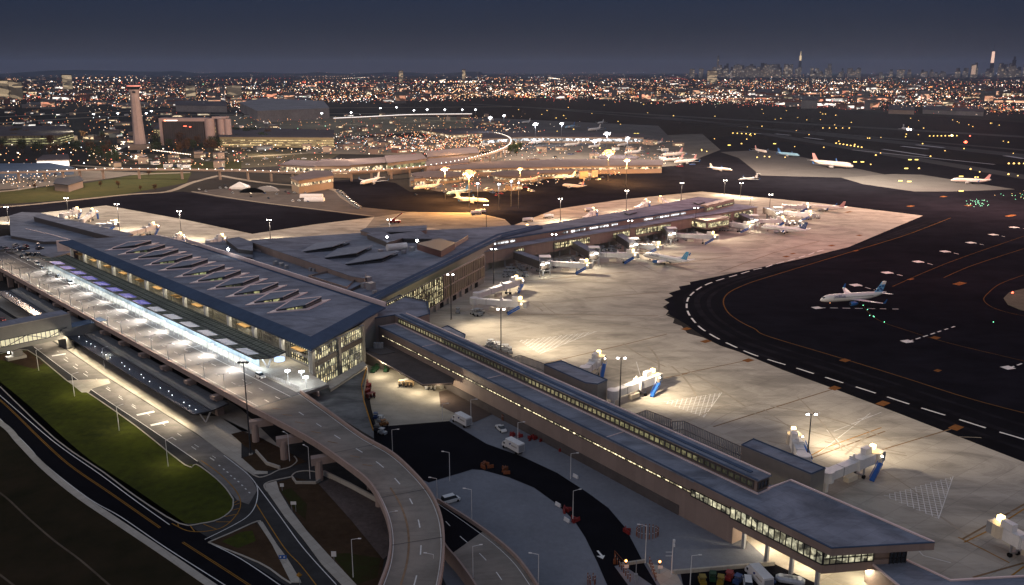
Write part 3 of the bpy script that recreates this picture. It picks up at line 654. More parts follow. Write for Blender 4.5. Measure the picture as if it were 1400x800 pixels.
fw = MB(); a_ = G0 - d_ * 14; b_ = G1 + n_ * .2; c_ = (a_ + b_) / 2; fw.box((c_.x, c_.y, 1.7), ((b_ - a_).length, .8, 3.2), math.atan2(d_.y, d_.x)); fw.build('plinth', GREYP, sp)
dw = MB()
for q in (0.02, .2, .36, .5, .64, .78, .9): c_ = a_.lerp(b_, q) + n_ * .45; dw.box((c_.x, c_.y, 1.4), (4, .15, 2.6), math.atan2(d_.y, d_.x))
build_each(dw, 'dock_door', RUBBER, sp)
pc = MB()
for q in (0., .12, .28, .43, .57, .71, .84): c_ = a_.lerp(b_, q) + n_ * .8; pc.box((c_.x, c_.y, 1.6), (.9, .8, 3.1), math.atan2(d_.y, d_.x))
build_each(pc, 'bollard_pier', SIDE, sp)
# lifted lids on the wing roof
for A1, B1, C1, D1 in (((409, 347), (455, 343), (480, 334), (433, 334)), ((442, 355), (488, 352), (510, 341), (462, 342)), ((470, 364), (523, 359), (546, 349), (500, 349))):
    q = [P(*x, 18)[:2] for x in (A1, B1, C1, D1)]; f = MB().m(GLASS).prism(inset(ccw(q), .5), 18.0, 19.0); g = MB(); f.m(LID); f.prism(q, [18.8, 20.2, 20.2, 18.8], [19.0, 20.6, 20.6, 19.0]) if True else 0
    f.build('roof_lantern', None, sp)
# plant rooms on the roofs
def plant(px, z0, h, m, root, name='plant_room', top=None):
    q = PL(px, z0 + h); b = MB().m(m).prism(q, z0, z0 + h - .3); b.m(top or MEMB).prism(inset(ccw(q), -.25), z0 + h - .3, z0 + h); return b.build(name, None, root)
plant([(345, 331), (360, 328), (500, 371), (498, 380), (480, 377)], 18, 4.2, BRONZ, sp)
for a_, b_ in (((346, 340), (365, 346)), ((369, 348), (400, 357)), ((424, 364), (452, 371))):
    pass
plant([(422, 378), (456, 371), (490, 380), (493, 388), (476, 396), (440, 386)], 18, 1.6, BRONZD, sp, 'plant_deck')
q_ = PL([(422, 378), (456, 370), (491, 378), (474, 394)], 20)
sc_ = MB(); ribbon(sc_, q_ + [q_[0]], .25, 18, None, 2.6); sc_.build('screen_wall', BRONZ, sp)
lw_ = MB(); ribbon(lw_, PL([(458, 371), (467, 369), (491, 377), (491, 384)], 20), .4, 18, None, 3.2); lw_.build('pale_screen', PINK, sp)
lt = MB(); ribbon(lt, PL([(344, 341), (367, 347), (400, 358)], 18.2), .35, 18, None, 1.); ribbon(lt, PL([(422, 364), (458, 373)], 18.2), .35, 18, None, 1.); build_each(lt, 'parapet', PINK, sp)
plant([(309, 327), (326, 324), (345, 331), (345, 342), (326, 340)], 18, 4, DARKM, sp)
plant([(270, 333), (309, 330), (345, 345), (345, 352), (305, 345)], 18, 1.5, DARKM, sp)
plant([(493, 315), (500, 312), (583, 308), (583, 314), (520, 322)], 18, 2.6, BRONZ, sp)
plant([(502, 320), (520, 317), (550, 325), (530, 331)], 18, 3, BRONZD, sp); plant([(528, 318), (575, 316), (590, 326), (552, 326)], 18, 2.6, DARKM, sp)
plant([(570, 333), (600, 326), (622, 332), (603, 343)], 18, 3.6, mat('red_brown_panel', (.13, .06, .05), .6), sp, 'plant_room', DARKM)
q_ = PL([(640, 325), (603, 347)], 19); sc_ = MB(); ribbon(sc_, q_, .3, 18, None, 2.4); sc_.build('screen_wall', BRONZ, sp)
tk = MB(); c_ = P(545, 338, 20); tk.tube((c_[0] - 6, c_[1] - 3, 20.3), (c_[0] + 4, c_[1] + 3, 20.3), 1.9, n=12); tk.build('air_handler', WHITE, sp)
for u, v, s_ in ((563, 342, 1.2), (552, 346, 1.), (520, 345, 1.), (503, 385, 1.4), (507, 394, 1.6), (498, 392, 1.2), (512, 400, .8), (385, 363, .9), (392, 366, .9), (377, 361, 1.), (425, 369, .8), (430, 370, .8)):
    c_ = P(u, v, 18.5); b = MB().box((c_[0], c_[1], 18 + s_), (s_ * 2.2, s_ * 1.8, s_ * 2), .9); b.m(DARKM).tube((c_[0], c_[1], 18 + 2 * s_), (c_[0], c_[1], 18.4 + 2 * s_), s_ * .6, n=8) if False else 0; b.build('roof_unit', GREYM, sp)
light('POINT', P(529, 324, 24), 700, (1, .95, .85), 'roof_lamp_light', None, .3); light('POINT', P(570, 329, 24), 700, (1, .95, .85), 'roof_lamp_light', None, .3); light('POINT', P(312, 341, 23), 500, (1, .95, .85), 'roof_lamp_light', None, .3)
rl = MB()
for u, v in ((529, 324), (570, 329), (312, 341)): c_ = P(u, v, 24); rl.octa(c_, .8)
build_each(rl, 'roof_lamp', E_COOL, sp); 
# link block between the hall and the near pier
lk = thing('link_building', 'plain brown windowless block joining the big hall to the near pier', 'building', (-55, 335, 0), world=True)
q_ = [P(491, 438, 15.5)[:2], P(540, 430, 15.5)[:2], P(556, 438, 15.5)[:2], (-35, 352), (-38, 372), P(546, 403, 15.5)[:2], P(522, 416, 15.5)[:2]]
MB().m(BRONZ).prism(ccw(q_), 0, 15.2, top=False).m(MEMBL).sheet(inset(ccw(q_), .4), 15.1).build('wall', None, lk)
cp = MB(); qq = ccw(q_); ribbon(cp, qq + [qq[0]], .5, 15.2, None, .35); build_each(cp, 'coping', BLUEM, lk)
vs = MB(); q_ = PL([(496, 477), (524, 474), (540, 482), (520, 486)], 6); vs.prism(q_, 0, 6.25); vs.build('lower_wing', BRONZD, lk)
for k in range(4): c_ = P(513 + 3 * k, 472, 7.5); b = MB().tube((c_[0], c_[1], 6), (c_[0], c_[1], 8.6), .7, n=8); b.build('exhaust_stack', GREYM, lk)

# ---- near pier
PA = Vector((-55, 344)); pd = Vector((.591, -.807)); pn = Vector((.807, .591))
def Q(s, t): return tuple(PA + pd * s + pn * t)
pr_ = thing('pier_building', 'long brown boarding pier in front with a thin line of lit windows', 'pier', (*Q(100, 8), 0), world=True)
LP = 213
e1_, e2_, e3_ = P(1137, 750, 12)[:2], P(1277, 742, 12)[:2], P(1081, 657, 12)[:2]
body = ccw([Q(-1, 0), Q(LP - 28, 0), (e1_[0] - .3, e1_[1] + .6), (e2_[0] - 1.5, e2_[1] + 1), e3_, Q(LP - 27, 14), Q(0, 14)])
m_ = MB().m(BRONZ).prism(ccw([Q(-1, .3), Q(LP - 27, .3), Q(LP - 27, 14), Q(0, 14)]), 0, 11.55); m_.build('wall', None, pr_)
MB().prism(ccw([Q(-1, .12), Q(LP - 45, .12), Q(LP - 45, 1), Q(-1, 1)]), 0, 2.9).build('plinth', mat('plinth_grey_brown', (.10, .085, .08), .8), pr_)
end_in = ccw([Q(LP - 40, 1.2), (e1_[0] - 2.2, e1_[1] + 3.2), (e2_[0] - 6, e2_[1] + 2.5), (e3_[0] + 1, e3_[1] - 2), Q(LP - 27, 10)])
MB().m(BRONZ).prism(end_in, 5.2, 11.55).build('end_lounge_wall', None, pr_)
# roofs
m_ = MB(); q1 = [Q(-1, -.1), Q(LP - 27, -.1), Q(LP - 27, 14), Q(0, 14)]; m_.m(MEMBL).prism(ccw(q1), 11.6, 12.0)
q2 = [Q(LP - 27, -.1), (e1_[0], e1_[1]), e2_, e3_, Q(LP - 27, 14)]; m_.m(MEMBL).prism(ccw(q2), 11.6, 12.0); m_.build('roof', None, pr_)
cp = MB(); ribbon(cp, [Q(LP - 26, 11.8), e3_, e2_], .45, 12.0, None, .35); ribbon(cp, [Q(0, 7.4), Q(LP - 25.6, 7.4), Q(LP - 25.6, 12)], .3, 12.0, None, .45); ribbon(cp, [Q(0, 0), Q(0, 7.4)], .3, 12, None, .3); ribbon(cp, [Q(78, 0), Q(78, 7.4)], .25, 12, None, .2); ribbon(cp, [Q(139, 0), Q(139, 7.4)], .25, 12, None, .2); ribbon(cp, [Q(34, 0), Q(34, 7.4)], .25, 12, None, .2); build_each(cp, 'coping', PINK, pr_)
cp = MB(); ribbon(cp, [Q(-1, 0), e1_, e2_], .4, 12.0, None, .25); cp.build('edge_trim', BLUEM, pr_)
fs = MB(); ribbon(fs, [Q(LP - 40, .0), e1_, e2_, (e3_[0] + 6, e3_[1] - 8)], .35, 10.2, None, 1.75); fs.build('fascia', BRONZ, pr_)
# monitor roof with its row of window bays
mo = MB().m(BRONZ).prism([Q(0, 7.9), Q(LP - 26.5, 7.9), Q(LP - 26.5, 12.6), Q(0, 12.6)], 12, 15.3); mo.m(MEMBL).prism([Q(-.3, 7.5), Q(LP - 26, 7.5), Q(LP - 26, 12.9), Q(-.3, 12.9)], 15.3, 15.6)
mo.m(BLUEM); ribbon(mo, [Q(0, 7.7), Q(LP - 26.2, 7.7)], .5, 15.6, None, .15); ribbon(mo, [Q(0, 10.), Q(LP - 30, 10.)], 1.2, 15.6, None, .25); mo.m(PINK); ribbon(mo, [Q(0, 12.7), Q(LP - 26.2, 12.7)], .35, 15.6, None, .3); mo.build('clerestory', None, pr_)
facade(pr_, Q(2, 7.85), Q(LP - 27.5, 7.85), 12.75, 14.95, G_BAY, 2.05, (), .42, .22, BRONZD)
facade(pr_, (Q(LP - 26.45, 8.2)), Q(LP - 26.45, 12.2), 12.7, 14.7, GLASS, 1.3, (), .2, .2, BRONZD)
# strip window and the taller glazing near the tip
facade(pr_, Q(1.5, .28), Q(LP - 41, .28), 8.05, 8.75, G_STRIP, 1.55, (8.05, 8.8), .16, .14, BRONZD, name='strip_window')
facade(pr_, Q(LP - 41, .28), Q(LP - 28, .28), 7.4, 9.4, G_END, 1.5, (7.4, 9.4), .16, .2, DARKM)
t0, t1, t2 = Vector(Q(LP - 28, .28)), Vector((e1_[0] - 1.0, e1_[1] + 1.6)), Vector((e2_[0] - 5, e2_[1] + 2.0))
MB().m(BRONZ).prism(ccw([tuple(t0), tuple(t1), tuple(t2), e3_, Q(LP - 28, 8)]), 4.6, 7.0).build('end_spandrel', None, pr_)
MB().m(BRONZD).prism(ccw([tuple(t0), tuple(t1), tuple(t2), e3_, Q(LP - 28, 8)]), 10.1, 11.5).build('soffit', None, pr_)
facade(pr_, t0, t1, 6.9, 10.2, G_END, 1.7, (7, 10.1), .16, .3, DARKM); facade(pr_, t1, t1.lerp(t2, .60), 6.9, 10.2, G_END, 1.6, (7, 8.5, 10.1), .16, .3, DARKM); facade(pr_, t1.lerp(t2, .80), t2, 4.6, 10.2, GLASS, .9, (7,), .12, .3, DARKM)
cl_ = MB()
for s_ in range(int(LP - 38), int(LP) - 2, 7): cl_.box((*Q(s_, 1.), 2.4), (.8, .8, 4.8), .64)
build_each(cl_, 'undercroft_column', GREYM, pr_)
for s_ in (LP - 30, LP - 20, LP - 9): light('POINT', (*Q(s_, 5), 4.0), 2600, (1, .86, .62), 'undercroft_light', None, .4)
light('POINT', (e1_[0] + 10, e1_[1] + 5, 4), 2500, (1, .9, .65), 'undercroft_light', None, .4)
# annexe at the pier tip
an = thing('pier_annexe', 'low brown annexe under the tip of the near pier', 'annexe', P(1230, 790, 0), world=True)
q_ = PL([(1185, 764), (1226, 759), (1300, 793), (1420, 786), (1500, 850), (1290, 850)], 6); MB().m(BRONZ).prism(ccw(q_), 0, 5.6).m(MEMBL).prism(inset(ccw(q_), .3), 5.6, 5.8).build('wall', None, an)
cp = MB(); qq = ccw(q_); ribbon(cp, qq + [qq[0]], .4, 5.6, None, .5); build_each(cp, 'coping', PINK, an)
# kit behind the pier: bridge lobbies and louvred screens
def lobby(px, z, label, lm=None):
    q = PL(px, z); c_ = [sum(p[i] for p in q) / len(q) for i in (0, 1)]; t = thing('boarding_lobby', label, 'boarding lobby', (*c_, 0), world=True)
    MB().m(lm or GREYP).prism(ccw(q), .0 if z < 8.5 else 0, z - .1).build('wall', None, t); r_ = MB().m(MEMBL).prism(inset(ccw(q), -.15), z - .1, z + .1).build('roof', None, t)
    c2 = MB(); qq = ccw(q); ribbon(c2, qq + [qq[0]], .3, z + .1, None, .3); sub(c2, 'edge_trim', BLUEM, r_, t); return t
lobby([(744, 499), (767, 494), (830, 520), (817, 526), (800, 524)], 9.6, 'olive flat-roofed boarding lobby beside the jet bridge nearest the middle of the pier')
lobby([(1014, 609), (1030, 601), (1128, 641), (1109, 649)], 9.6, 'brown flat-roofed boarding lobby next to the big pier tip')
lobby([(601, 450), (612, 446), (636, 458), (634, 467)], 8, 'small dark plant box on the apron behind the start of the near pier')
def screen(px, label, z=6.5, base=0):
    q = PL(px, z); t = thing('louvred_screen', label, 'screen', (*q[0], 0), world=True); m_ = MB()
    for a, b in zip(q, q[1:]):
        n = max(2, int(math.dist(a, b) / .7)); yaw = math.atan2(b[1] - a[1], b[0] - a[0])
        for k in range(n): x = a[0] + (b[0] - a[0]) * (k + .5) / n; y = a[1] + (b[1] - a[1]) * (k + .5) / n; m_.box((x, y, (z + base) / 2), (.22, .3, z - base), yaw)
    m_.build('slat_panel', GREYM, t); r_ = MB(); ribbon(r_, q, .25, z, None, .15); ribbon(r_, q, .2, 1.2, None, .15); ribbon(r_, q, .2, z * .55, None, .15); r_.build('rail', DARKM, t)
    f = MB().prism(ccw(inset(ccw(q), .8)), .0, 2.5) if len(q) > 2 else None
    if f: f.build('plant', BLUEM, t)
screen([(867, 567), (884, 561), (918, 574), (918, 584)], 'louvred screen round roof plant halfway along the pier')
screen([(918, 577), (935, 576), (1020, 614), (1012, 622)], 'long louvred screen reaching to the brown lobby at the pier tip')
screen([(700, 489), (712, 486), (748, 499), (745, 506)], 'louvred screen touching the olive boarding lobby')
screen([(655, 476), (664, 472), (700, 487)], 'short louvred screen beyond the clerestory next to a row of parked carts', 5)

# ---- far concourse
fo = Vector((0, 511)); fd = Vector((.771, .638)); fn = Vector((-.638, .771))
def V_(s, t): return tuple(fo + fd * s + fn * t)
fp_ = thing('concourse_building', 'long far concourse with a blue roof and short runs of lit windows', 'concourse', (*V_(120, 15), 0), world=True)
MB().m(BRONZ).prism([V_(-48, .5), V_(249, .5), V_(249, 44), V_(-48, 28)], 4.6, 11.85).build('wall', None, fp_)
MB().m(GREYP).prism([V_(-48, 5), V_(245, 5), V_(245, 40), V_(-48, 27)], 0, 4.7).build('undercroft', None, fp_)
MB().m(MEMBL).prism([V_(-48, -.6), V_(249, -.6), V_(249, 45), V_(-48, 29)], 11.9, 12.2).build('lower_roof', None, fp_)
up = ccw([V_(-48, 7), V_(100, 8.6), V_(198, 10), V_(240, 18), V_(236, 48), V_(205, 44), V_(150, 37), V_(20, 27), V_(-48, 27)])
MB().m(BRONZ).prism(inset(up, .7), 12.2, 15.4).m(BLUEM).prism(up, 15.4, 15.9).m(MEMB).prism(inset(up, 1.8), 15.9, 16.1).build('upper_roof', None, fp_)
for a_, b_ in ((-8, 3.5), (5, 9), (50, 54), (57, 70), (74, 92), (95, 101), (128, 137), (139, 155), (157, 174)):
    X, Y = Vector(V_(a_, 7.9 + a_ * .012)), Vector(V_(b_, 7.9 + b_ * .012)); X -= fn * .1; Y -= fn * .1; facade(fp_, X, Y, 13.1, 14.5, G_WHITE, 1.6, (), .15, .2, DARKM)
MB().m(BRONZ).prism([V_(196, 8), V_(240, 16), V_(238, 22), V_(196, 14)], 12.2, 17.3).build('end_house', None, fp_); facade(fp_, V_(196, 7.9), V_(207, 9.9), 13.3, 15.6, G_HALL, 1.2, (), .15, .2, DARKM); facade(fp_, V_(210, 10.5), V_(240, 15.9), 13.3, 15.2, G_HALL, 1.6, (), .4, .2, DARKM)
for a_, b_ in ((2, 10), (34, 66), (88, 104), (110, 146), (178, 190), (196, 215), (220, 244)): facade(fp_, V_(a_, .45), V_(b_, .45), 6.2, 10.4, G_HALL, 1.5, (8.4,), .3, .3, BRONZD)
cl_ = MB()
for s_ in range(-40, 248, 9): cl_.box((*V_(s_, 2.), 2.3), (.8, .8, 4.6), .69)
build_each(cl_, 'column', GREYM, fp_)
for s_ in (15, 122, 199): # small raised lanterns of the roof
    q = [V_(s_, 18), V_(s_ + 13, 22), V_(s_ + 16, 30), V_(s_ + 3, 26)]; MB().m(GLASS).prism(inset(ccw(q), .4), 16.1, 17).m(MEMBL).prism(q, 17, 17.5).build('roof_lantern', None, fp_)
MB().m(BRONZ).prism([V_(170, -13), V_(196, -13), V_(196, 1), V_(170, 1)], 5, 11.5).build('gate_lounge', None, fp_); facade(fp_, V_(171, -13.05), V_(195, -13.05), 5.8, 9.6, G_HALL, 1.5, (), .25, .2, BRONZD); facade(fp_, V_(170, -12), V_(170, .5), 5.8, 9.6, G_HALL, 1.5, (), .25, .2, BRONZD)
# ---- north pier stub, left
ns = thing('west_wing_building', 'brown flat-roofed wing at the far left with a long clerestory band', 'terminal wing', P(80, 310, 0), world=True)
q_ = PL([(13, 295), (30, 290), (55, 291), (155, 322), (110, 329), (60, 330), (15, 322)], 12); MB().m(BRONZD).prism(ccw(q_), 0, 11.7).m(MEMB).prism(inset(ccw(q_), -.2), 11.7, 12).build('wall', None, ns)
q_ = PL([(46, 296), (58, 292), (182, 320), (170, 324), (150, 323)], 15.5); MB().m(BRONZD).prism(ccw(q_), 12, 15.2).m(MEMB).prism(inset(ccw(q_), -.2), 15.2, 15.5).build('clerestory', None, ns)
cp = MB(); ribbon(cp, PL([(48, 301), (100, 313), (150, 325)], 12.1), .7, 12, None, .5); ribbon(cp, PL([(77, 329), (120, 327.5), (180, 325), (215, 321)], 18.5), .7, 12, None, 6.5); ribbon(cp, PL([(35, 313), (66, 320), (96, 328)], 12), .5, 12, None, .3); build_each(cp, 'coping', PINK, ns)
lw_ = thing('west_annexe', 'grey lower roofed annexe beside the far left end of the big hall', 'annexe', P(50, 345, 0), world=True)
q_ = PL([(-40, 330), (10, 322), (60, 330), (80, 330), (100, 344), (72, 352), (20, 340), (-40, 345)], 10); MB().m(GREYP).prism(ccw(q_), 0, 9.8).m(MEMB).prism(inset(ccw(q_), -.1), 9.8, 10).build('wall', None, lw_)

# ================= departures forecourt =================
# deck slab (z = 9) with girders beneath, bending off as the curved ramp
fc = thing('departures_viaduct', 'wide lit elevated roadway along the front of the big hall', 'viaduct', (*W(100, -20), 0), world=True)
dk = [W(-16.2, -31.3), W(330, -34.5), W(330, 5), W(20, 4), W(0, 0), W(-13.5, -1), W(-14.5, -12)]
MB().m(ROADG).prism(ccw(dk), 8.0, 9.0).build('deck', None, fc)
gd = MB()
for t_ in (-29.5, -24, -18, -12, -6): gd.beam((*W(-15, t_), 7.2), (*W(330, t_), 7.2), .7, 1.6)
build_each(gd, 'girder', PARA, fc)
MB().m(SIDE).prism([W(-13.4, -1.2), W(-12.4, -13.2), W(320, -15.6), W(320, 5), W(20, 3.9), W(0, 3.9), W(0, 0)][::-1], 9.0, 9.16).build('footway', None, fc)
pw = MB(); ribbon(pw, [W(-16.2, -31.3), W(330, -34.5)], .55, 8.2, None, 2.0); pw.build('parapet', PARA, fc)
mk_ = MB().m(PAINT)
ribbon(mk_, [W(-15, -16.5), W(320, -19)], .25, 9.03); ribbon(mk_, [W(-15, -28.6), W(320, -31.2)], .2, 9.03)
for t_ in (-20.2, -24.2): ribbon(mk_, [W(-14, t_), W(320, t_ - 2.4)], .22, 9.03, (3.2, 8.6))
for s_ in (60, 150): ribbon(mk_, [W(s_, -14), W(s_ + 1, -20)], .3, 9.03)
mk_.build('lane_marking', None, fc)
jn = MB(); ribbon(jn, [W(-15.4, -31), W(-14.4, -12.4)], .5, 9.035); ribbon(jn, [W(66, -31.5), W(68, -14)], .3, 9.035); build_each(jn, 'expansion_joint', DARKM, fc)
for s_ in range(8, 330, 21):
    b = MB().box((*W(s_, -31.5), 3.3), (2., 2.4, 6.6), YAW1); b.box((*W(s_, -29), 7.0), (2.4, 10, 1.2), YAW1); b.m(PARA); b.build('pier', PARA, fc)
# butterfly canopy over the kerb
cn = thing('entrance_canopy', 'long butterfly canopy with blue-lit glass strips over the departures kerb', 'canopy', (*W(130, -8), 0), world=True)
def cw(s, t, z): return (*W(s, t), z)
m_ = MB().m(mat('canopy_slats', (.19, .20, .16), .75, .2, .5, joints=(2.6, 46.2, .22, .25)))
tl = lambda s: -.010 * (s - 14)
for (t0_, z0_, t1_, z1_) in ((-14.3, 14.9, -8.1, 14.0), (-7.3, 14.0, -1.9, 14.8)):
    m_.prism([W(14, t0_), W(255, t0_ - 2.2), W(255, t1_ - .8), W(14, t1_)], [z0_ - .25, z0_ - .25, z1_ - .25, z1_ - .25], [z0_, z0_, z1_, z1_])
m_.build('roof', None, cn)
gt = MB().prism([W(14, -8.1), W(255, -9), W(255, -8.2), W(14, -7.3)], 13.5, 13.9); gt.build('gutter', DARKM, cn)
eg = MB(); eg.beam(cw(13.8, -14.35, 14.85), cw(255, -16.5, 14.85), .3, .45); eg.beam(cw(13.8, -1.85, 14.7), cw(255, -2.7, 14.7), .25, .4); eg.beam(cw(13.7, -14.3, 14.8), cw(13.7, -7.8, 13.8), .3, .4); eg.beam(cw(13.7, -7.4, 13.8), cw(13.7, -1.9, 14.7), .3, .4); eg.build('edge_beam', DARKM, cn)
gl1 = MB(); gl2 = MB()
for k in range(14):
    s_ = 20 + k * 16.3; g_ = gl1 if k > 5 else gl2
    for t0_, t1_ in ((-13.6, -9.2),):
        for j in range(5):
            a_ = s_ + j * 2.0; z_ = lambda t: 14.9 - (t + 14.3) / 6.2 * .9 + .03
            g_.poly([cw(a_, t0_ - .009 * s_, z_(t0_)), cw(a_ + 1.5, t0_ - .009 * s_, z_(t0_)), cw(a_ + 1.5, t1_ - .005 * s_, z_(t1_)), cw(a_, t1_ - .005 * s_, z_(t1_))][::-1])
build_each(gl1, 'blue_glass_strip', emis('blue_lit_glass', (.07, .12, 1.), .38, False, (.03, .04, .12)), cn); build_each(gl2, 'pale_glass_strip', emis('pale_lit_glass', (.72, .8, 1.), .34, False, (.1, .1, .12)), cn)
for k in range(12):
    s_ = 17 + k * 21.5; v_ = MB(); v_.beam(cw(s_, -7.9, 9.1), cw(s_, -10.2, 13.9), .7, .4); v_.beam(cw(s_, -7.9, 9.1), cw(s_, -5.4, 13.9), .7, .4); v_.build('v_column', WHITE, cn)
gw = MB()
for k in range(52): gw.box((*W(20 + k * 4.4, -14.9 - k * .04), 11.2), (.15, .12, 4.2), YAW1)
build_each(gw, 'glazing_post', WHITE, cn)
ws = MB(); ws.m(mat('kerb_glass_screen', (.34, .42, .48), .3, .5, .5)).prism([W(20, -9.6), W(250, -11.4), W(250, -11.2), W(20, -9.4)], 9.2, 12.4); ws.build('wind_screen', None, cn)
for k in range(11): light('AREA', (*W(24 + k * 22, -11.5), 13.4), 2300 if k < 6 else 1900, (.74, .88, 1), 'canopy_light', None, target=(*W(24 + k * 22, -11.9), 0), size=(20, 3.))
for k in range(11): light('SPOT', (*W(24 + k * 22, -14.9), 14.2), 15000, (.98, .95, .90), 'kerb_flood', None, .4, (*W(24 + k * 22, -21), 9), 125, 1.)
for k in range(6): light('AREA', (*W(20 + k * 42, -4.), 13.3), 900, (1, .93, .75), 'canopy_light', None, target=(*W(20 + k * 42, -4), 0), size=(30, 2.5))
for k in range(6): light('AREA', (*W(14 + k * 42, 2.2), 17.0), 900, (1, .90, .66), 'eaves_light', None, target=(*W(14 + k * 42, 1.4), 9), size=(36, 1.))
sg = MB(); sg.tube(cw(12.6, -5.2, 12.4), cw(12.6, -5.2, 13.4), 1.9, n=18); so = tag(sg.build('round_sign', emis('blue_sign_face', (.45, .62, 1.), 1.6)), 'round glowing blue white drum sign hanging at the canopy end', 'sign')
# kerb bollards by the crossing
b0 = MB(); b0.tube((0, 0, 0), (0, 0, 1.05), .14, n=8); b0.ball((0, 0, 1.05), .14, 6); bo = b0.build('bollard', WHITE, None); bo.location = (0, 0, 0)
tag(bo, 'one of the slim pale bollards lining the kerb by the hall corner', 'bollard', 'bollards along the departures kerb')
for k in range(34):
    s_ = 22 - k; c = bo if k == 0 else bo.copy();
    if k: COL.objects.link(c)
    c.location = (*W(s_, -13.2 + (.06 * k)), 9.16)
# low arrivals canopy
ac = thing('arrivals_canopy', 'low dark glass butterfly canopy with pinpoint lights beside the arrivals road', 'canopy', (*W(60, -38), 0), world=True)
m_ = MB().m(mat('dark_canopy_glass', (.05, .06, .075), .25, .3, .8, joints=(3.2, 46.2, .10, .5))).prism([W(1.2, -43.5), W(230, -46), W(230, -40.2), W(2, -37.6)], [5.6, 5.6, 4.9, 4.9], [5.8, 5.8, 5.1, 5.1])
m_.m(mat('grey_canopy_panels', (.12, .125, .13), .5, .2, .5, joints=(3.2, 46.2, .10, .5))).prism([W(2, -36.8), W(230, -39.2), W(230, -33.5), W(2.5, -30.8)], [4.9, 4.9, 5.5, 5.5], [5.1, 5.1, 5.7, 5.7]); m_.build('roof', None, ac)
MB().prism([W(2, -37.7), W(230, -40.3), W(230, -39.1), W(2, -36.7)], 4.5, 4.85).build('gutter', DARKM, ac)
eg = MB(); eg.beam(cw(1, -43.6, 5.65), cw(230, -46.1, 5.65), .3, .4); eg.beam(cw(2.3, -30.7, 5.55), cw(230, -33.3, 5.55), .25, .35); eg.beam(cw(1, -43.5, 5.6), cw(1.8, -37.2, 4.9), .3, .4); eg.beam(cw(1.8, -37.2, 4.9), cw(2.3, -30.8, 5.5), .3, .4); eg.build('edge_beam', DARKM, ac)
for k in range(12): v_ = MB(); v_.beam(cw(5 + 18 * k, -38 - .01 * k * 18, .1), cw(5 + 18 * k, -40.5 - .2 * k, 5.1), .5, .35); v_.beam(cw(5 + 18 * k, -38 - .01 * k * 18, .1), cw(5 + 18 * k, -35 - .2 * k, 5.1), .5, .35); v_.build('v_column', WHITE, ac)
pl_ = MB()
for k in range(48):
    s_ = 5 + k * 4.7 + random.uniform(-.6, .6)
    if k % 4 == 3: continue
    pl_.octa((*W(s_, -40.6 - .01 * s_ + random.choice((-.4, .4))), 5.62), .2, .1)
build_each(pl_, 'downlight', emis('pinpoint_light', (.95, .97, 1), 5), ac)
for k in range(9): light('AREA', (*W(12 + k * 20, -43.9 - k * .2), 5.2), 3600, (1, .86, .62), 'arrivals_canopy_light', None, target=(*W(12 + k * 20, -54.), 0), size=(18, 1.))
# curved ramp off the end of the forecourt
ro = smooth_line([P(*p, 9)[:2] for p in ((345, 560), (372, 574), (430, 606), (480, 641), (505, 662), (520, 686), (530, 712), (534, 740), (531, 770), (520, 802), (505, 840))], 5)
ri_ = smooth_line([P(*p, 9)[:2] for p in ((411, 537), (450, 565), (495, 598), (535, 621), (565, 648), (587, 674), (600, 700), (606, 728), (606, 762), (600, 802), (588, 845))], 5)
rmp = thing('curved_ramp', 'curving two lane concrete ramp sweeping down past the bottom edge', 'ramp', (*P(530, 650, 0)[:2], 0), world=True)
m_ = MB().m(DECK); n_r = len(ro)
for i in range(n_r - 1): m_.prism([ro[i], ro[i + 1], ri_[i + 1], ri_[i]], 8.1, 9.0)
m_.build('deck', None, rmp)
pm = MB(); ribbon(pm, ro, .5, 8.0, None, 2.0); ribbon(pm, ri_, .5, 8.0, None, 2.0); pm.build('parapet', PARA, rmp)
gm = MB()
for f_ in (.15, .4, .6, .85): ribbon(gm, [tuple(Vector(a).lerp(Vector(b), f_)) for a, b in zip(ro, ri_)], .6, 6.6, None, 1.5)
build_each(gm, 'girder', PARA, rmp)
rk = MB().m(PAINT); mid = lambda f_: [tuple(Vector(a).lerp(Vector(b), f_)) for a, b in zip(ro, ri_)]
ribbon(rk, mid(.57)[4:], .3, 9.03, (4, 8)); ribbon(rk, mid(.95), .2, 9.03); ribbon(rk, mid(.05), .2, 9.03); rk.build('lane_marking', None, rmp)
rk = MB(); ribbon(rk, mid(.34)[22:], .5, 9.035)
for i, t_ in enumerate((.02, .05, .08, .11, .14, .17, .20)):
    k_ = int(t_ * n_r * 1.4) + 1; a, b = Vector(ro[k_]), Vector(ri_[k_]); ribbon(rk, [tuple(a.lerp(b, .28)), tuple(a.lerp(b, .36) + Vector((2, -1.6)))], .5, 9.035)
rk.build('orange_marking', mat('worn_orange_paint', (.25, .17, .11), .8, .4, .5), rmp)
jn = MB()
for k_ in (12, 24, 36): ribbon(jn, [ro[k_], ri_[k_]], .25, 9.04)
jn.build('expansion_joint', DARKM, rmp)
for (u, v, h_) in ((350, 604, 8), (389, 628, 8), (437, 656, 8), (507, 668, 8), (519, 692, 8)):
    c = P(u, v, 0); b = MB().tube((c[0], c[1], 0), (c[0], c[1], 6.2), 1.15, n=12); co = b.build('column', PARA, rmp)
    cap = MB().prism([(c[0] - 1.7, c[1] - 1.6), (c[0] + 5.5, c[1] + 1.5), (c[0] + 4.6, c[1] + 3.8), (c[0] - 2.4, c[1] + .8)], 5.0, 7.2); sub(cap, 'pier_cap', PARA, co, rmp)
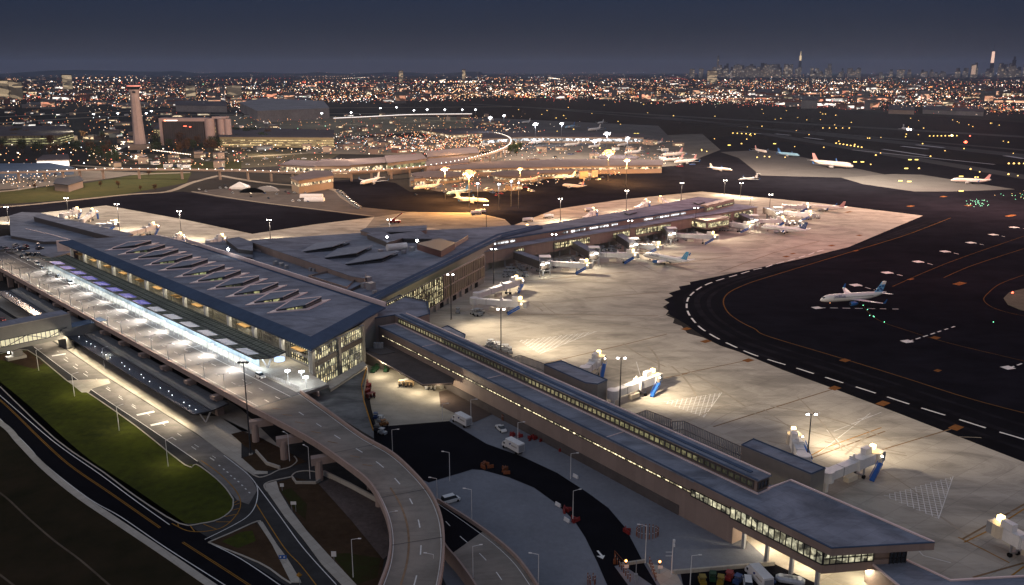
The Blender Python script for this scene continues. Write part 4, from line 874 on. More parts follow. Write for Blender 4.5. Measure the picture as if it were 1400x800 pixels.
# second ramp
r2 = thing('lower_ramp', 'short lower concrete ramp beside the curved ramp at the bottom edge', 'ramp', (*P(660, 760, 0)[:2], 0), world=True)
a_ = smooth_line([P(*p, 3)[:2] for p in ((585, 700), (607, 746), (625, 768), (648, 800), (670, 840))], 4); b_ = smooth_line([P(*p, 3)[:2] for p in ((598, 686), (640, 712), (680, 741), (712, 771), (742, 815))], 4)
m_ = MB()
for i in range(len(a_) - 1): m_.m(ASPHN if i < 6 else DECK).prism([a_[i], a_[i + 1], b_[i + 1], b_[i]], 0, 3.0)  # upper stretch in darker asphalt, its shadow put into the colour
m_.build('deck', None, r2); pm = MB(); ribbon(pm, a_, .45, 0, None, 4.0); ribbon(pm, b_, .45, 0, None, 4.0); pm.build('parapet', PARA, r2)
rk = MB().m(PAINT); ribbon(rk, [tuple(Vector(a).lerp(Vector(b), .5)) for a, b in zip(a_, b_)], .2, 3.03, (3, 6)); ribbon(rk, [tuple(Vector(a).lerp(Vector(b), .9)) for a, b in zip(a_, b_)], .15, 3.03); rk.build('lane_marking', None, r2)
# grey wedge-shaped roof between forecourt and yard
wg = thing('ramp_roof', 'grey wedge shaped concrete roof between the glazed flank and the yellow rail', 'service roof', (*P(470, 560, 3)[:2], 0), world=True)
q_ = [P(*p, z_)[:2] for p, z_ in (((415, 538), 5), ((447, 527), 5), ((497, 497), 5), ((503, 500), 5), ((496, 540), 4), ((511, 591), 3.2), ((511, 600), 3), ((470, 575), 4))]
MB().prism(q_, 0, [5, 5, 5, 5, 4.4, 3.4, 3.2, 4.2]).build('slab', mat('weathered_concrete', (.17, .165, .155), .8, .35, .15, stain=.5), wg)
MB().prism([P(447, 527, 5)[:2], P(497, 497, 5)[:2], P(502, 503, 5)[:2], P(452, 536, 5)[:2]], 5, 6.0).build('walkway', SIDE, wg)
yr = MB()
yl_ = [P(*p, z_) for p, z_ in (((501, 503), 5.6), ((494, 527), 5.4), ((498, 550), 5), ((510, 588), 4.6))]
for a, b in zip(yl_, yl_[1:]): yr.beam(a, b, .3, .5); 
tag(yr.build('guard_rail', YEL), 'yellow guard rail running down beside the luggage yard', 'rail')
# dock canopy beside the pier
dc = thing('dock_canopy', 'brown flat canopy over the bright luggage dock below the pier', 'canopy', (*P(560, 500, 0)[:2], 0), world=True)
q_ = PL([(500, 482), (506, 476), (535, 473), (562, 480), (621, 518), (619, 524), (578, 526)], 6); MB().m(mat('dock_canopy_roof', (.11, .09, .08), .7, .25, .3)).prism(ccw(q_), 5.4, 6).build('roof', None, dc)
cp = MB(); ribbon(cp, PL([(500, 482), (578, 526), (619, 524)], 6), .3, 5.9, None, .3); cp.build('edge_trim', BRONZ, dc)
cl_ = MB()
for u, v in ((512, 495), (545, 514), (580, 535), (615, 533)): c = P(u, v, 0); cl_.box((c[0] + .5, c[1] + 1.5, 2.7), (.6, .6, 5.4), .6)
build_each(cl_, 'column', GREYM, dc); MB().prism([Q(12, -1.2), Q(50, -1.2), Q(50, 0), Q(12, 0)], 0, 5.3).build('dock_wall', SIDE, dc)
for u, v in ((520, 500), (545, 512), (570, 522), (600, 530)): light('POINT', P(u, v, 4.6), 2600, (1, .85, .6), 'dock_light', None, .4)
# footbridge, left
fbg = thing('footbridge', 'enclosed grey footbridge with a lit glass band crossing the arrivals road', 'footbridge', (*P(40, 460, 5)[:2], 0), world=True)
q_ = [P(*p, 15)[:2] for p in ((-90, 466), (0, 448), (84, 432))]; d_b = (Vector(q_[2]) - Vector(q_[0])).normalized(); nb = Vector((-d_b.y, d_b.x)) * 9
A_, B_ = Vector(q_[0]), Vector(q_[2]) + d_b * 3.5
MB().m(GREYP).prism([tuple(A_), tuple(B_), tuple(B_ + nb), tuple(A_ + nb)], 5, 15).m(MEMB).prism([tuple(A_ + nb * .06), tuple(B_ + nb * .06), tuple(B_ + nb), tuple(A_ + nb)], 15, 15.15).build('wall', None, fbg)
tr = MB(); tr.m(SIDE); ribbon(tr, [tuple(A_), tuple(B_)], .4, 15, None, .3); tr.build('coping', None, fbg)
facade(fbg, A_, B_ - d_b * 5.5, 6.9, 9.9, emis('footbridge_glow', (1, .88, .52), .62), 1.7, (6.9, 9.9), .16, .2, DARKM)
dg = MB(); Lb = (B_ - A_).length; nn_ = -nb.normalized() * .35
for k in range(0, int(Lb / 8)): a_ = A_ + d_b * (8 * k) + nn_; b_ = A_ + d_b * (8 * k + 8) + nn_; dg.beam((a_.x, a_.y, 6.9 if k % 2 else 9.9), (b_.x, b_.y, 9.9 if k % 2 else 6.9), .22)
dg.build('brace', DARKM, fbg)
MB().m(GREYP).prism([tuple(B_ - d_b * 3), tuple(B_), tuple(B_ + nb), tuple(B_ - d_b * 3 + nb)], 0, 5).build('stair_core', None, fbg)
MB().m(GREYP).prism([tuple(B_), tuple(B_ + d_b * 15), tuple(B_ + d_b * 15 + nb * .8), tuple(B_ + nb * .8)], 4.8, 9.0).m(BLUEM).prism([tuple(B_), tuple(B_ + d_b * 15), tuple(B_ + d_b * 15 + nb * .8), tuple(B_ + nb * .8)], 9.0, 9.2).build('low_link', None, fbg)
gp = thing('switch_cabinet', 'pale concrete switch house with a lamp below the footbridge', 'cabinet', P(22, 490, 0), world=True); c = P(22, 490, 0)
MB().box((c[0], c[1], .6), (7, 4.5, 1.2), .75).build('plinth', SIDE, gp); MB().box((c[0] + .5, c[1] + .5, 2.1), (3.6, 2.6, 1.8), .75).build('cabinet', GREYP, gp); MB().octa((c[0] - 2.4, c[1] - .5, 2.6), .4).build('lamp', E_COOL, gp); light('POINT', (c[0] - 2.4, c[1] - .8, 3.2), 400, (1, .95, .85), 'cabinet_light', None, .2)
# ================= apron masts =================
def mast(u, v, h, label, power=46000, rgb=(1, .83, .61), heads=2, grp='apron floodlight masts', tgt=None, E=None, aim=None):
    x, y, _ = P(u, v, 0); t = thing('floodlight_mast', label, 'light mast', (x, y, 0), 0, grp)
    MB().tube((0, 0, 0), (0, 0, h), .28, .14, 8).build('pole', DARKM, t); MB().tube((0, 0, 0), (0, 0, .5), .6, n=10).build('footing', SIDE, t)
    MB().beam((-1.5, 0, h), (1.5, 0, h), .16).build('crossarm', DARKM, t)
    for k in range(heads):
        a = -1.2 + 2.4 * k / max(1, heads - 1); b = MB().m(DARKM).box((a, -.1, h + .25), (.95, .7, .4)); b.m(E or E_WHITE).box((a, -.3, h + .02), (.85, .7, .12), 0, .0); b.box((a, -.49, h + .2), (.8, .06, .36)); b.build('floodlight', None, t)
    if power and aim:
        ax, ay = aim
        for q_, w_ in ((18, .07), (50, .36), (95, .74)): light('SPOT', (ax * 1.3, ay * 1.3, h + .1), power * w_, rgb, 'mast_light', t, .35, (ax * (1.31 + q_), ay * (1.31 + q_), 0), 118, 1., local=True)
    elif power: light('SPOT', (.9, -.9, h - .1), power, rgb, 'mast_light', t, .35, (.9, -.9001, -10) if tgt is None else tgt, 138, .9, local=True)
    return t
for u, v, h, pw, lb in ((685, 490, 21, 52000, 'floodlight mast behind the clerestory nearest the link block'), (847, 560, 19, 52000, 'floodlight mast beside the white jet bridge halfway along the pier'), (1103, 634, 16, 42000, 'floodlight mast beside the brown lobby near the pier tip'),
                        (617, 437, 22, 52000, 'floodlight mast left of the paired jet bridges by the glazed wing'), (675, 389, 20, 46000, 'floodlight mast by the far end of the glazed wing'), (757, 368, 21, 46000, 'floodlight mast standing over the first concourse jet bridge'),
                        (860, 343, 20, 46000, 'floodlight mast beside the airliner with the blue tail'), (950, 320, 19, 46000, 'floodlight mast left of the projecting gate lounge'), (1024, 300, 17, 42000, 'floodlight mast right of the projecting gate lounge'), (1052, 287, 13, 30000, 'short floodlight mast at the far concourse end'),
                        (164, 316, 20, 26000, 'floodlight mast among the gates of the far left wing'), (249, 330, 21, 36000, 'floodlight mast behind the back edge of the hall roof'), (370, 330, 15, 30000, 'floodlight mast on the north apron behind the roof plant'), (94, 296, 15, 14000, 'floodlight mast at the far left corner of the north apron'),
                        (533, 319, 10, 24000, 'short floodlight mast behind the wing roof plant'), (665, 322, 22, 36000, 'floodlight mast where the wing meets the far concourse'), (766, 303, 18, 26000, 'first floodlight mast on the far side of the concourse'), (856, 290, 18, 26000, 'second floodlight mast on the far side of the concourse'),
                        (931, 276, 17, 26000, 'third floodlight mast on the far side of the concourse'), (990, 267, 14, 16000, 'fourth floodlight mast beyond the far concourse end'), (1012, 271, 14, 16000, 'fifth floodlight mast beyond the far concourse end'), (12, 304, 12, 8000, 'small floodlight mast beyond the far left wing roof')):
    mast(u, v, h, lb, pw * 2.6, aim=(.807, .591) if v > 480 else (.75, -.66) if (600 < u < 1060 and v > 285 and 'far side' not in lb) else None)
mast(343, 622, 30, 'very tall dark unlit mast rising in front of the curved ramp', 0, heads=3, E=DARKM, grp='tall dark mast')
# ---- slim street lamps
def lamp(x, y, z, h, label, arm=1, yaw=0., grp='street lamps', lit=0, rgb=(1, .82, .6), mat_=None):
    t = thing('street_lamp', label, 'street lamp', (x, y, z), yaw, grp); MB().tube((0, 0, 0), (0, 0, h), .12, .07, 6).build('pole', WHITE, t)
    for s_ in ((-1, 1) if arm == 2 else (1,)):
        MB().beam((0, 0, h), (s_ * 1.8, 0, h + .25), .08).build('arm', WHITE, t); MB().box((s_ * 1.9, 0, h + .22), (.75, .3, .12)).m(mat_ or (E_WARM if lit else GREYM)).box((s_ * 1.9, 0, h + .14), (.6, .24, .05)).build('lamp_head', WHITE, t) if False else None
        b = MB().m(WHITE).box((s_ * 1.9, 0, h + .24), (.75, .3, .12)); b.m(mat_ or GREYM).box((s_ * 1.9, 0, h + .15), (.6, .24, .06)); b.build('lamp_head', None, t)
    if lit: light('SPOT', (1.9 if arm == 1 else -2.4, 0, h - .5), lit, rgb, 'lamp_light', t, .3, (0.001 + (1.9 if arm == 1 else -7.5), 0, -5), 155, 1., local=True)
    return t
k = 0
for s_ in range(-12, 300, 15):
    w_ = W(s_, -31.2 - .011 * s_); lamp(*w_, 9.2, 7, 'twin armed white lamp post on the outer parapet of the elevated roadway', 2, YAW1 + 1.57, 'lamps along the elevated roadway', 5200, (1, .82, .62)); k += 1
for k, (u, v, lb) in enumerate(((53, 507, 'street lamp on the lawn kerb nearest the footbridge'), (102, 542, 'street lamp on the lawn kerb at the white pad'), (163, 589, 'street lamp halfway along the lawn kerb'), (230, 638, 'street lamp on the lawn kerb near the round lawn end'), (143, 504, 'street lamp on the bright arrivals pavement'))):
    x, y, _ = P(u, v); lamp(x, y, 0, 8.5, lb, 1, .8, 'landside street lamps', 2300, (1, .86, .60))
for u, v, h, yw, lb in ((396, 631, 9, 2.5, 'street lamp between the two round ramp columns'), (424, 655, 10, 2.5, 'street lamp rising beside the thick ramp column'), (537, 625, 9, 0, 'street lamp on the dark yard behind the ramp'), (615, 658, 9, 3, 'street lamp at the corner of the grey gravel yard'), (598, 696, 9, 3, 'street lamp rising beside the upper ramp bend'), (645, 712, 9, 3, 'street lamp on the gravel beside the lower ramp'),
                        (780, 655, 8, 0, 'street lamp beside the white sign on the gravel verge'), (783, 714, 9, .3, 'street lamp beside the red barriers on the service road'), (882, 770, 10, 3, 'street lamp by the ring of orange posts'), (943, 808, 9, 0, 'street lamp inside the staff car park'), (736, 812, 10, 3, 'street lamp right of the lower ramp'), (647, 806, 11, .2, 'curved arm street lamp on the lower ramp'), (594, 812, 10, 3, 'street lamp on the right parapet of the curved ramp'), (533, 745, 9, .1, 'street lamp on the left parapet of the curved ramp'), (605, 575, 6, 0, 'short lamp post at the dock corner'), (644, 577, 8, 0, 'lamp post beside the first parked truck'), (708, 610, 8, 0, 'lamp post rising behind the second box truck'), (483, 790, 10, 0, 'thin dark lamp post on the small lawn under the ramp')):
    x, y, _ = P(u, v); lamp(x, y, 0, h, lb, 1, yw, 'service yard lamps')
am = thing('aerial_mast', 'white aerial mast with side arms by the security gate', 'aerial', P(918, 786)); MB().tube((0, 0, 0), (0, 0, 9), .16, .1, 6).build('pole', WHITE, am)
for z_ in (5, 6): MB().beam((-1.6, 0, z_), (0, 0, z_), .08).build('arm', WHITE, am)
for z_ in (7.8, 8.9): MB().box((.2, 0, z_), (.5, .5, .7)).build('antenna', WHITE, am)
# forecourt lamps on the bright kerb plaza
for k, (u, v) in enumerate(((394, 523), (413, 524), (419, 532))):
    x, y, _ = P(u, v, 9.16); t = thing('plaza_lamp', ('disc topped plaza lamp nearest the round sign', 'middle disc topped plaza lamp by the hall corner', 'disc topped plaza lamp closest to the glazed flank')[k], 'plaza lamp', (x, y, 9.16)); MB().tube((0, 0, 0), (0, 0, 4.2), .09, n=6).build('pole', WHITE, t); MB().tube((0, 0, 4.2), (0, 0, 4.4), .9, n=12).build('lamp_head', E_COOL, t); light('POINT', (0, 0, 3.9), 500, (.8, .92, 1), 'plaza_light', t, .3, local=True)

# ================= aircraft =================
def plane(name, label, nose, tail, Lr=37.6, livery='plain', z=0, text=None, tcol=None, eng='wing', flip=False, grp=None):
    """nose, tail: ground pixels under the two ends"""
    n_, t_ = Vector(P(*nose)[:2]), Vector(P(*tail)[:2]); yaw = math.atan2((n_ - t_).y, (n_ - t_).x); mid = (n_ + t_) / 2; k = Lr / 37.6
    T = thing(name, label, 'airliner', (mid.x, mid.y, z), yaw, grp)
    bodym = {'plain': WHITE, 'pink': mat('pinkish_white_fuselage', (.66, .58, .54), .45, .08, 1), 'blue': mat('pale_blue_fuselage', (.22, .42, .58), .4, .1, 1)}.get(livery if livery in ('pink', 'blue') else 'plain')
    rr = 1.98 * k if eng == 'wing' else 1.35 * k; zc = 3.4 * k; prof = [(-18.8, .12, 1.5), (-17, .55, 1.1), (-13, 1.25, .55), (-9, 1.8, .15), (-6, 1.98, 0), (9, 1.98, 0), (13.5, 1.95, 0), (15.8, 1.65, -.15), (17.4, 1.15, -.42), (18.4, .6, -.65), (18.8, .1, -.75)]
    rings = [[(x * k, rr / 1.98 * r * math.sin(a), zc + dz * k + rr / 1.98 * r * math.cos(a)) for a in [2 * math.pi * j / 18 for j in range(18)]] for x, r, dz in prof]
    fu = MB().loft(rings).build('fuselage', bodym, T, True)
    ckp = MB().box((17.15 * k, 0, zc + .55 * k), (1.0 * k, 1.7 * k, .5 * k), 0, .45); sub(ckp, 'cockpit_window', GLASS, fu, T)
    wn = MB()
    for s_ in (1, -1): 
        for j in range(0, 44): wn.box(((12.5 - j * .52) * k, s_ * (rr * .985), zc + .45 * k), (.24 * k, .06, .36 * k))
    sub(wn, 'cabin_windows', GLASS, fu, T)
    for s_ in (1, -1):
        wg_ = MB(); y0, y1 = s_ * rr * .6, s_ * 16.5 * k; z0, z1 = zc - 1.1 * k, zc + .35 * k
        prt = [(3.8, -3.6, y0, z0, .55), (.8, -3.9, s_ * 6 * k, z0 + .45 * k, .38), (-4.6, -6.4, y1, z1, .14)]
        wg_.loft([[(a * k, y, z_ + th * k * .3), ((a + b) / 2 * k, y, z_ + th * k), (b * k, y, z_ + .02), ((a + b) / 2 * k, y, z_ - th * k * .5)] for a, b, y, z_, th in prt]); wo = wg_.build('wing', mat('grey_wing', (.42, .43, .45), .45, .08, 1), T)
        wl_ = MB().loft([[(-4.8 * k, y1, z1), (-5.6 * k, y1, z1 + .1), (-6.4 * k, y1, z1)], [(-6.2 * k, y1 + s_ * .4, z1 + 2.1 * k), (-6.5 * k, y1 + s_ * .4, z1 + 2.1 * k), (-6.9 * k, y1 + s_ * .4, z1 + 2.1 * k)]]); sub(wl_, 'winglet', mat('deep_blue_paint', (.02, .10, .30), .4), wo, T)
        st = MB().loft([[(-14.2 * k, s_ * .5, zc + 1.1 * k), (-15.8 * k, s_ * .5, zc + 1.3 * k), (-17.4 * k, s_ * .5, zc + 1.1 * k)], [(-17.2 * k, s_ * 6.2 * k, zc + 1.7 * k), (-17.8 * k, s_ * 6.2 * k, zc + 1.8 * k), (-18.6 * k, s_ * 6.2 * k, zc + 1.7 * k)]]) if eng == 'wing' else MB().loft([[(-16.5 * k, s_ * .1, zc + 6.2 * k), (-17.5 * k, s_ * .1, zc + 6.3 * k), (-19 * k, s_ * .1, zc + 6.2 * k)], [(-18.2 * k, s_ * 4.8 * k, zc + 6.3 * k), (-18.8 * k, s_ * 4.8 * k, zc + 6.4 * k), (-19.5 * k, s_ * 4.8 * k, zc + 6.3 * k)]])
        st.build('tailplane', WHITE, T)
        ex, ey, ez = (3.6 * k, s_ * 5.7 * k, zc - 1.9 * k) if eng == 'wing' else (-12 * k, s_ * 2.3 * k, zc + .9 * k)
        em = mat('deep_blue_paint', (.02, .10, .30), .4) if livery in ('jet', 'united') else GREYM
        er = 1. * k if eng == 'wing' else .7 * k
        eo = MB().loft([[(ex + q * k, ey + er * r * math.sin(a), ez + er * r * math.cos(a)) for a in [2 * math.pi * j / 14 for j in range(14)]] for q, r in ((1.9, .95), (1.5, 1.1), (0, 1.12), (-1.6, .8), (-2.3, .5))]).build('engine', em, T, True)
        sub(MB().tube((ex + 1.95 * k, ey, ez), (ex + 1.9 * k, ey, ez), er * .82, n=14), 'intake', DARKM, eo, T)
        MB().tube((-1.5 * k, s_ * 2.8 * k, .55 * k), (-1.5 * k, s_ * 2.8 * k, zc - k), .14 * k, n=6).m(RUBBER).tube((-1.5 * k, s_ * 2.45 * k, .58 * k), (-1.5 * k, s_ * 3.15 * k, .58 * k), .58 * k, n=12).build('landing_gear', None, T) if False else None
        g_ = MB().m(GREYM).tube((-1.5 * k, s_ * 2.8 * k, .55 * k), (-1.5 * k, s_ * 2.8 * k, zc - k), .16 * k, n=6); g_.m(RUBBER).tube((-1.5 * k, s_ * 2.4 * k, .58 * k), (-1.5 * k, s_ * 3.2 * k, .58 * k), .58 * k, n=12); g_.build('main_gear', None, T)
    g_ = MB().m(GREYM).tube((13 * k, 0, .4 * k), (13 * k, 0, zc - k), .13 * k, n=6); g_.m(RUBBER).tube((13 * k, -.3 * k, .42 * k), (13 * k, .3 * k, .42 * k), .42 * k, n=10); g_.build('nose_gear', None, T)
    fm = {'jet': mat('light_blue_tail', (.12, .32, .55), .4), 'united': mat('bright_blue_tail', (.05, .24, .42), .4, .3, .6), 'globe': mat('navy_tail', (.02, .05, .16), .4), 'pink': mat('red_grey_tail', (.42, .22, .22), .5), 'blue': mat('deep_blue_paint', (.02, .10, .30), .4)}.get(livery, WHITE)
    FZ = 7.0 * k if eng == 'wing' else 6.3 * k
    F0 = [(-10.8, 1.5), (-12.3, 2.1), (-15.9, 6.9), (-18.0, 6.9), (-16.4, 1.3)] if eng == 'wing' else [(-12.5, 1.2), (-16.3, 6.3), (-18.8, 6.3), (-17, 1)]
    fi = MB(); n0 = len(F0)
    fi.loft([[(x * k, -.17 * k, zc + z_ * k) for x, z_ in F0], [(x * k, .17 * k, zc + z_ * k) for x, z_ in F0]]); fo_ = fi.build('tail_fin', fm, T)
    if livery == 'jet':
        a = MB().m(mat('white_tail_top', (.75, .68, .66), .5)).loft([[(x * k, y_, zc + z_ * k) for x, z_ in ((-15.0, 5.5), (-16.0, 7.0), (-18.1, 7.0), (-17.7, 5.5))] for y_ in (-.2 * k, .2 * k)]); sub(a, 'tail_tip', None, fo_, T)
        for q, z_ in ((-13.6, 2.6), (-15.2, 3.2), (-14.6, 4.3), (-16.4, 4.6), (-16.2, 2.5)): a = MB().m(mat('navy_tail', (.02, .05, .16), .4)).box((q * k, 0, zc + z_ * k), (1.3 * k, .42 * k, .75 * k)); sub(a, 'tail_patch', None, fo_, T)
    if livery in ('united', 'globe'):
        for j in range(4): a = MB().m(mat('white_tail_line', (.5, .6, .66), .5)).beam(((-12.6 - j * .9) * k, 0, zc + 2.2 * k), ((-14.6 - j * .75) * k, 0, zc + 5.4 * k), .36 * k, .10 * k); sub(a, 'tail_line', None, fo_, T)
    if text:
        for s_ in (1, -1):
            cu = bpy.data.curves.new('lettering', 'FONT'); cu.body = text; cu.size = 2.3 * k; cu.extrude = .01; cu.align_x = 'LEFT'
            o = bpy.data.objects.new('lettering', cu); COL.objects.link(o); o.parent = fu; cu.materials.append(tcol); me_ = bpy.data.meshes.new_from_object(o); COL.objects.unlink(o); bpy.data.objects.remove(o); o = bpy.data.objects.new('lettering', me_); COL.objects.link(o); o.parent = fu
            if s_ == -1: o.location = (5.2 * k, -rr * .97, zc + .55 * k); o.rotation_euler = (R(80), 0, 0)
            else: o.location = (11.6 * k, rr * .97, zc + .55 * k); o.rotation_euler = (R(80), 0, R(180))
            if s_ == -1: o.location = (3.4 * k, -rr * 1.0, zc + .35 * k)
            else: o.location = (12.2 * k, rr * 1.0, zc + .35 * k)
    return T
NAVY = mat('navy_lettering', (.02, .03, .14), .5)
jb = plane('passenger_jet', 'white airliner with blue patched tail taxiing alone on the dark taxiway', (1115, 418), (1216, 411), 38, 'jet', text='jetBlue', tcol=NAVY)
for x_, y_, z_ in ((13, -2.6, 2.4),): light('POINT', (x_, y_, z_), 60, (1, .45, .2), 'nose_light', jb, .1, local=True)
for p_, e_, r_ in (((-4.9, -16.2, 3.9), E_GRN, .16), ((13.2, 0, .9), emis('nose_lamp', (1, .35, .15), 3), .25)): MB().octa(p_, r_).build('navigation_light', e_, jb)
plane('passenger_jet', 'white airliner with bright blue tail parked nose in below the far concourse', (884, 355), (937, 366), 36, 'united', text='UNITED', tcol=NAVY)
plane('passenger_jet', 'white airliner with a dark globe tail at the concourse tip gate', (1047, 316), (1097, 322), 36, 'globe')
plane('passenger_jet', 'white airliner with a pink tail at the last gate of the concourse', (1110, 287), (1146, 290), 34, 'pink')
plane('regional_jet', 'small white regional jet with rear engines on the dark taxiway behind the concourse', (1003, 249), (1042, 246), 28, 'blue' if False else 'plain', eng='tail')
plane('passenger_jet', 'long white widebody airliner parked far out right of the concourse', (1175, 233), (1100, 226), 58, 'pink')
plane('passenger_jet', 'pale blue airliner behind the long white widebody', (1099, 216), (1056, 212), 38, 'blue')
plane('passenger_jet', 'pinkish airliner partly beyond the pale blue one at the remote stand', (1052, 211), (1028, 207), 34, 'pink')
plane('passenger_jet', 'white airliner standing on the pale concrete pad at the right', (1305, 250), (1349, 252), 38, 'pink')
plane('passenger_jet', 'small white airliner rolling near the left edge of the remote stand', (998, 235), (972, 233), 30, 'plain')
plane('passenger_jet', 'big white airliner pulling into the older terminal apron left of the amber lamps', (484, 257), (528, 247), 40, 'plain')
B_PL = [((668, 279), (622, 276), 34, 'plain', 'white airliner broadside below the two amber lamps'), ((566, 261), (602, 257), 34, 'plain', 'white airliner at the leftmost stand of the older terminal'), ((612, 268), (640, 264), 30, 'blue', 'white and blue airliner left of the amber lit apron'),
        ((755, 246), (788, 244), 30, 'plain', 'white rear engined jet at the round satellite'), ((770, 256), (798, 259), 28, 'pink', 'white jet nearest the dark taxiway under the satellite'), ((700, 252), (745, 246), 34, 'pink', 'orange lit airliner between two jet bridges of the satellite'),
        ((884, 199), (912, 196), 34, 'pink', 'white airliner with a red tail at the far stand tip'), ((843, 213), (887, 209), 36, 'plain', 'grey tailed airliner behind the brightest amber lamp'), ((895, 217), (942, 213), 44, 'pink', 'large airliner with a raised pink tail right of the amber lamp'), ((912, 226), (962, 222), 40, 'pink', 'second pink tailed airliner nearest the dark taxiway'),
        ((903, 222), (938, 220), 34, 'pink', 'airliner squeezed between the two pink tailed ones'), ((763, 178), (795, 174), 46, 'blue', 'blue bellied widebody at the far older terminal'), ((797, 181), (828, 178), 46, 'plain', 'white widebody parked in front of the blue bellied one'), ((768, 201), (796, 199), 34, 'plain', 'yellow lit airliner left of the white flood lamp'), ((800, 204), (825, 201), 34, 'plain', 'yellow lit airliner under the white flood lamp'), ((840, 202), (862, 199), 34, 'plain', 'yellow lit airliner right of the white flood lamp'),
        ((700, 171), (738, 167), 40, 'plain', 'grey airliner at the far left stand of the third terminal'), ((720, 198), (745, 196), 34, 'plain', 'white airliner beside the elevated train bend'), ((810, 171), (832, 168), 34, 'plain', 'small distant airliner beyond the widebodies'), ((690, 189), (715, 186), 34, 'plain', 'airliner beside the long low pier of the far terminal')]
for n_, t_, L_, lv, lb in B_PL: plane('passenger_jet', lb, n_, t_, L_, lv)

# ================= jet bridges =================
def jetbridge(a, b, label, st=1, z=4.6, walk=None, hi=None):
    A_, B_ = Vector(P(*a, z)[:2]), Vector(P(*b, z)[:2]); d = B_ - A_; L_ = d.length; yaw = math.atan2(d.y, d.x)
    T = thing('jet_bridge', label, 'jet bridge', (A_.x, A_.y, 0), yaw, 'jet bridges of the new terminal')
    MB().tube((0, 0, 0), (0, 0, z - 1), .8, n=10).m(WHITE).tube((0, 0, z - 1.2), (0, 0, z + 2), 2.1, n=14).build('rotunda', WHITE, T)
    L1 = L_ * .62
    MB().box((L1 / 2 + 1, 0, z + .4), (L1, 2.7, 2.6)).build('inner_tunnel', WHITE, T); MB().box((L_ * .8 - .5, 0, z + .4), (L_ * .42, 3.2, 3.1)).build('outer_tunnel', WHITE, T)
    MB().m(DARKM).box((L1 * .45, -1.37, z + .4), (.12, .06, 2.6)).box((L1 * .45, 0, z + 1.72), (.12, 2.74, .06)).build('joint_band', None, T)
    MB().box((L_ * .6, 0, z + .5), (.5, 3.6, 3.7)).build('gate_frame', WHITE, T)
    cb = MB().tube((L_ + .6, 0, z - 1.2), (L_ + .6, 0, z + 2.1), 2.3, n=12).build('cab', mat('cream_cab', (.6, .52, .40), .5, .1, 1), T); sub(MB().box((L_ + 2.6, 0, z + .5), (1.6, 3.8, 3.)), 'bellows', GREYM, cb, T)
    MB().box((L_ * .88, .6, z + 2.9), (3.2, 1.8, 1.8)).build('air_unit', WHITE, T); bo_ = MB().box((L_ * .88 + 2.6, .3, z + 3.5), (1.3, 1.3, 1.3)).build('beacon_box', E_YELB, T)
    MB().tube((L_ * .6 - .5, .2, z + 1.5), (L_ * .6 - .5, .2, z + 3.6), .3, n=6).build('vent_pipe', WHITE, T)
    MB().m(GREYM).beam((L_ * .74, -1.2, .8), (L_ * .74, -1.2, z), .4).beam((L_ * .74, 1.2, .8), (L_ * .74, 1.2, z), .4).beam((L_ * .74, -1.2, 1), (L_ * .74, 1.2, 1), .6).build('wheel_column', None, T)
    for s_ in (-1, 1): MB().tube((L_ * .74, s_ * 1.0, .6), (L_ * .74, s_ * 1.6, .6), .6, n=12).build('wheel', RUBBER, T)
    MB().box((L_ * .45, -1.2, 2.), (4.4, 1.7, 1.5)).build('ground_power_unit', mat('cream_cab', (.6, .52, .40), .5, .1, 1), T)
    s0 = MB(); y_ = -st * 2.6; s0.beam((L_ + .2, y_, z - .8), (L_ - 5.5, y_ - st * 1.2, .35), 1.3, .5); so_ = s0.build('stairs', BLUE, T)
    sr = MB()
    for q in (-.75, .75): sr.beam((L_ + .2, y_ + q, z + .2), (L_ - 5.5, y_ - st * 1.2 + q, 1.3), .12, .5)
    sub(sr, 'handrail', BLUE, so_, T)
    light('POINT', (L_ * .88 + 4.4, -1.6, z + 3.6), 380, (1, .76, .42), 'beacon_light', T, .4, local=True)
    MB().octa((L_ + .8, -2.5, z + 1.2), .3).build('cab_lamp', E_WHITE, T)
    if walk:
        q = [Vector(P(*p, 8.6)[:2]) for p in walk]
        for x_, y_ in zip(q, q[1:]): pass
        wk = thing('gate_walkway', 'dark brown walkway on legs to the ' + label, 'gate walkway', (q[0].x, q[0].y, 0), world=True); m_ = MB()
        ribbon(m_, [tuple(x) for x in q], 5., 4.4, None, 4.4); m_.build('wall', BRONZD, wk); r_ = MB(); ribbon(r_, [tuple(x) for x in q], 5.3, 8.8, None, .2); r_.build('roof', MEMB, wk)
        for f_ in (.15, .55, .95): c_ = q[0].lerp(q[-1], f_); MB().beam((c_.x, c_.y, 0), (c_.x, c_.y, 4.4), 1.2).build('leg', GREYM, wk)
        if hi:
            c_ = q[-1]; kb = MB()
            for dx, dy in ((-3, -3), (3, -3), (3, 3), (-3, 3)): kb.beam((c_.x + dx, c_.y + dy, 0), (c_.x + dx, c_.y + dy, 11.6), .28)
            for z_ in (4, 8, 11.6):
                for a_, b_ in (((-3, -3), (3, -3)), ((3, -3), (3, 3)), ((3, 3), (-3, 3)), ((-3, 3), (-3, -3))): kb.beam((c_.x + a_[0], c_.y + a_[1], z_), (c_.x + b_[0], c_.y + b_[1], z_), .22)
            kb.build('stair_frame', GREYM, wk); MB().box((c_.x, c_.y, 11.9), (6.6, 6.6, .2)).build('stair_roof', WHITE, wk)
            for k_ in (0, 1): MB().box((c_.x - 1.4 + 2.6 * k_, c_.y - 3.3, 7.6 + k_), (2, .3, .35)).build('work_light', E_WHITE, wk)
            light('POINT', (c_.x, c_.y - 3.5, 6.5), 2600, (1, .9, .7), 'stair_light', wk, .3)
    return T
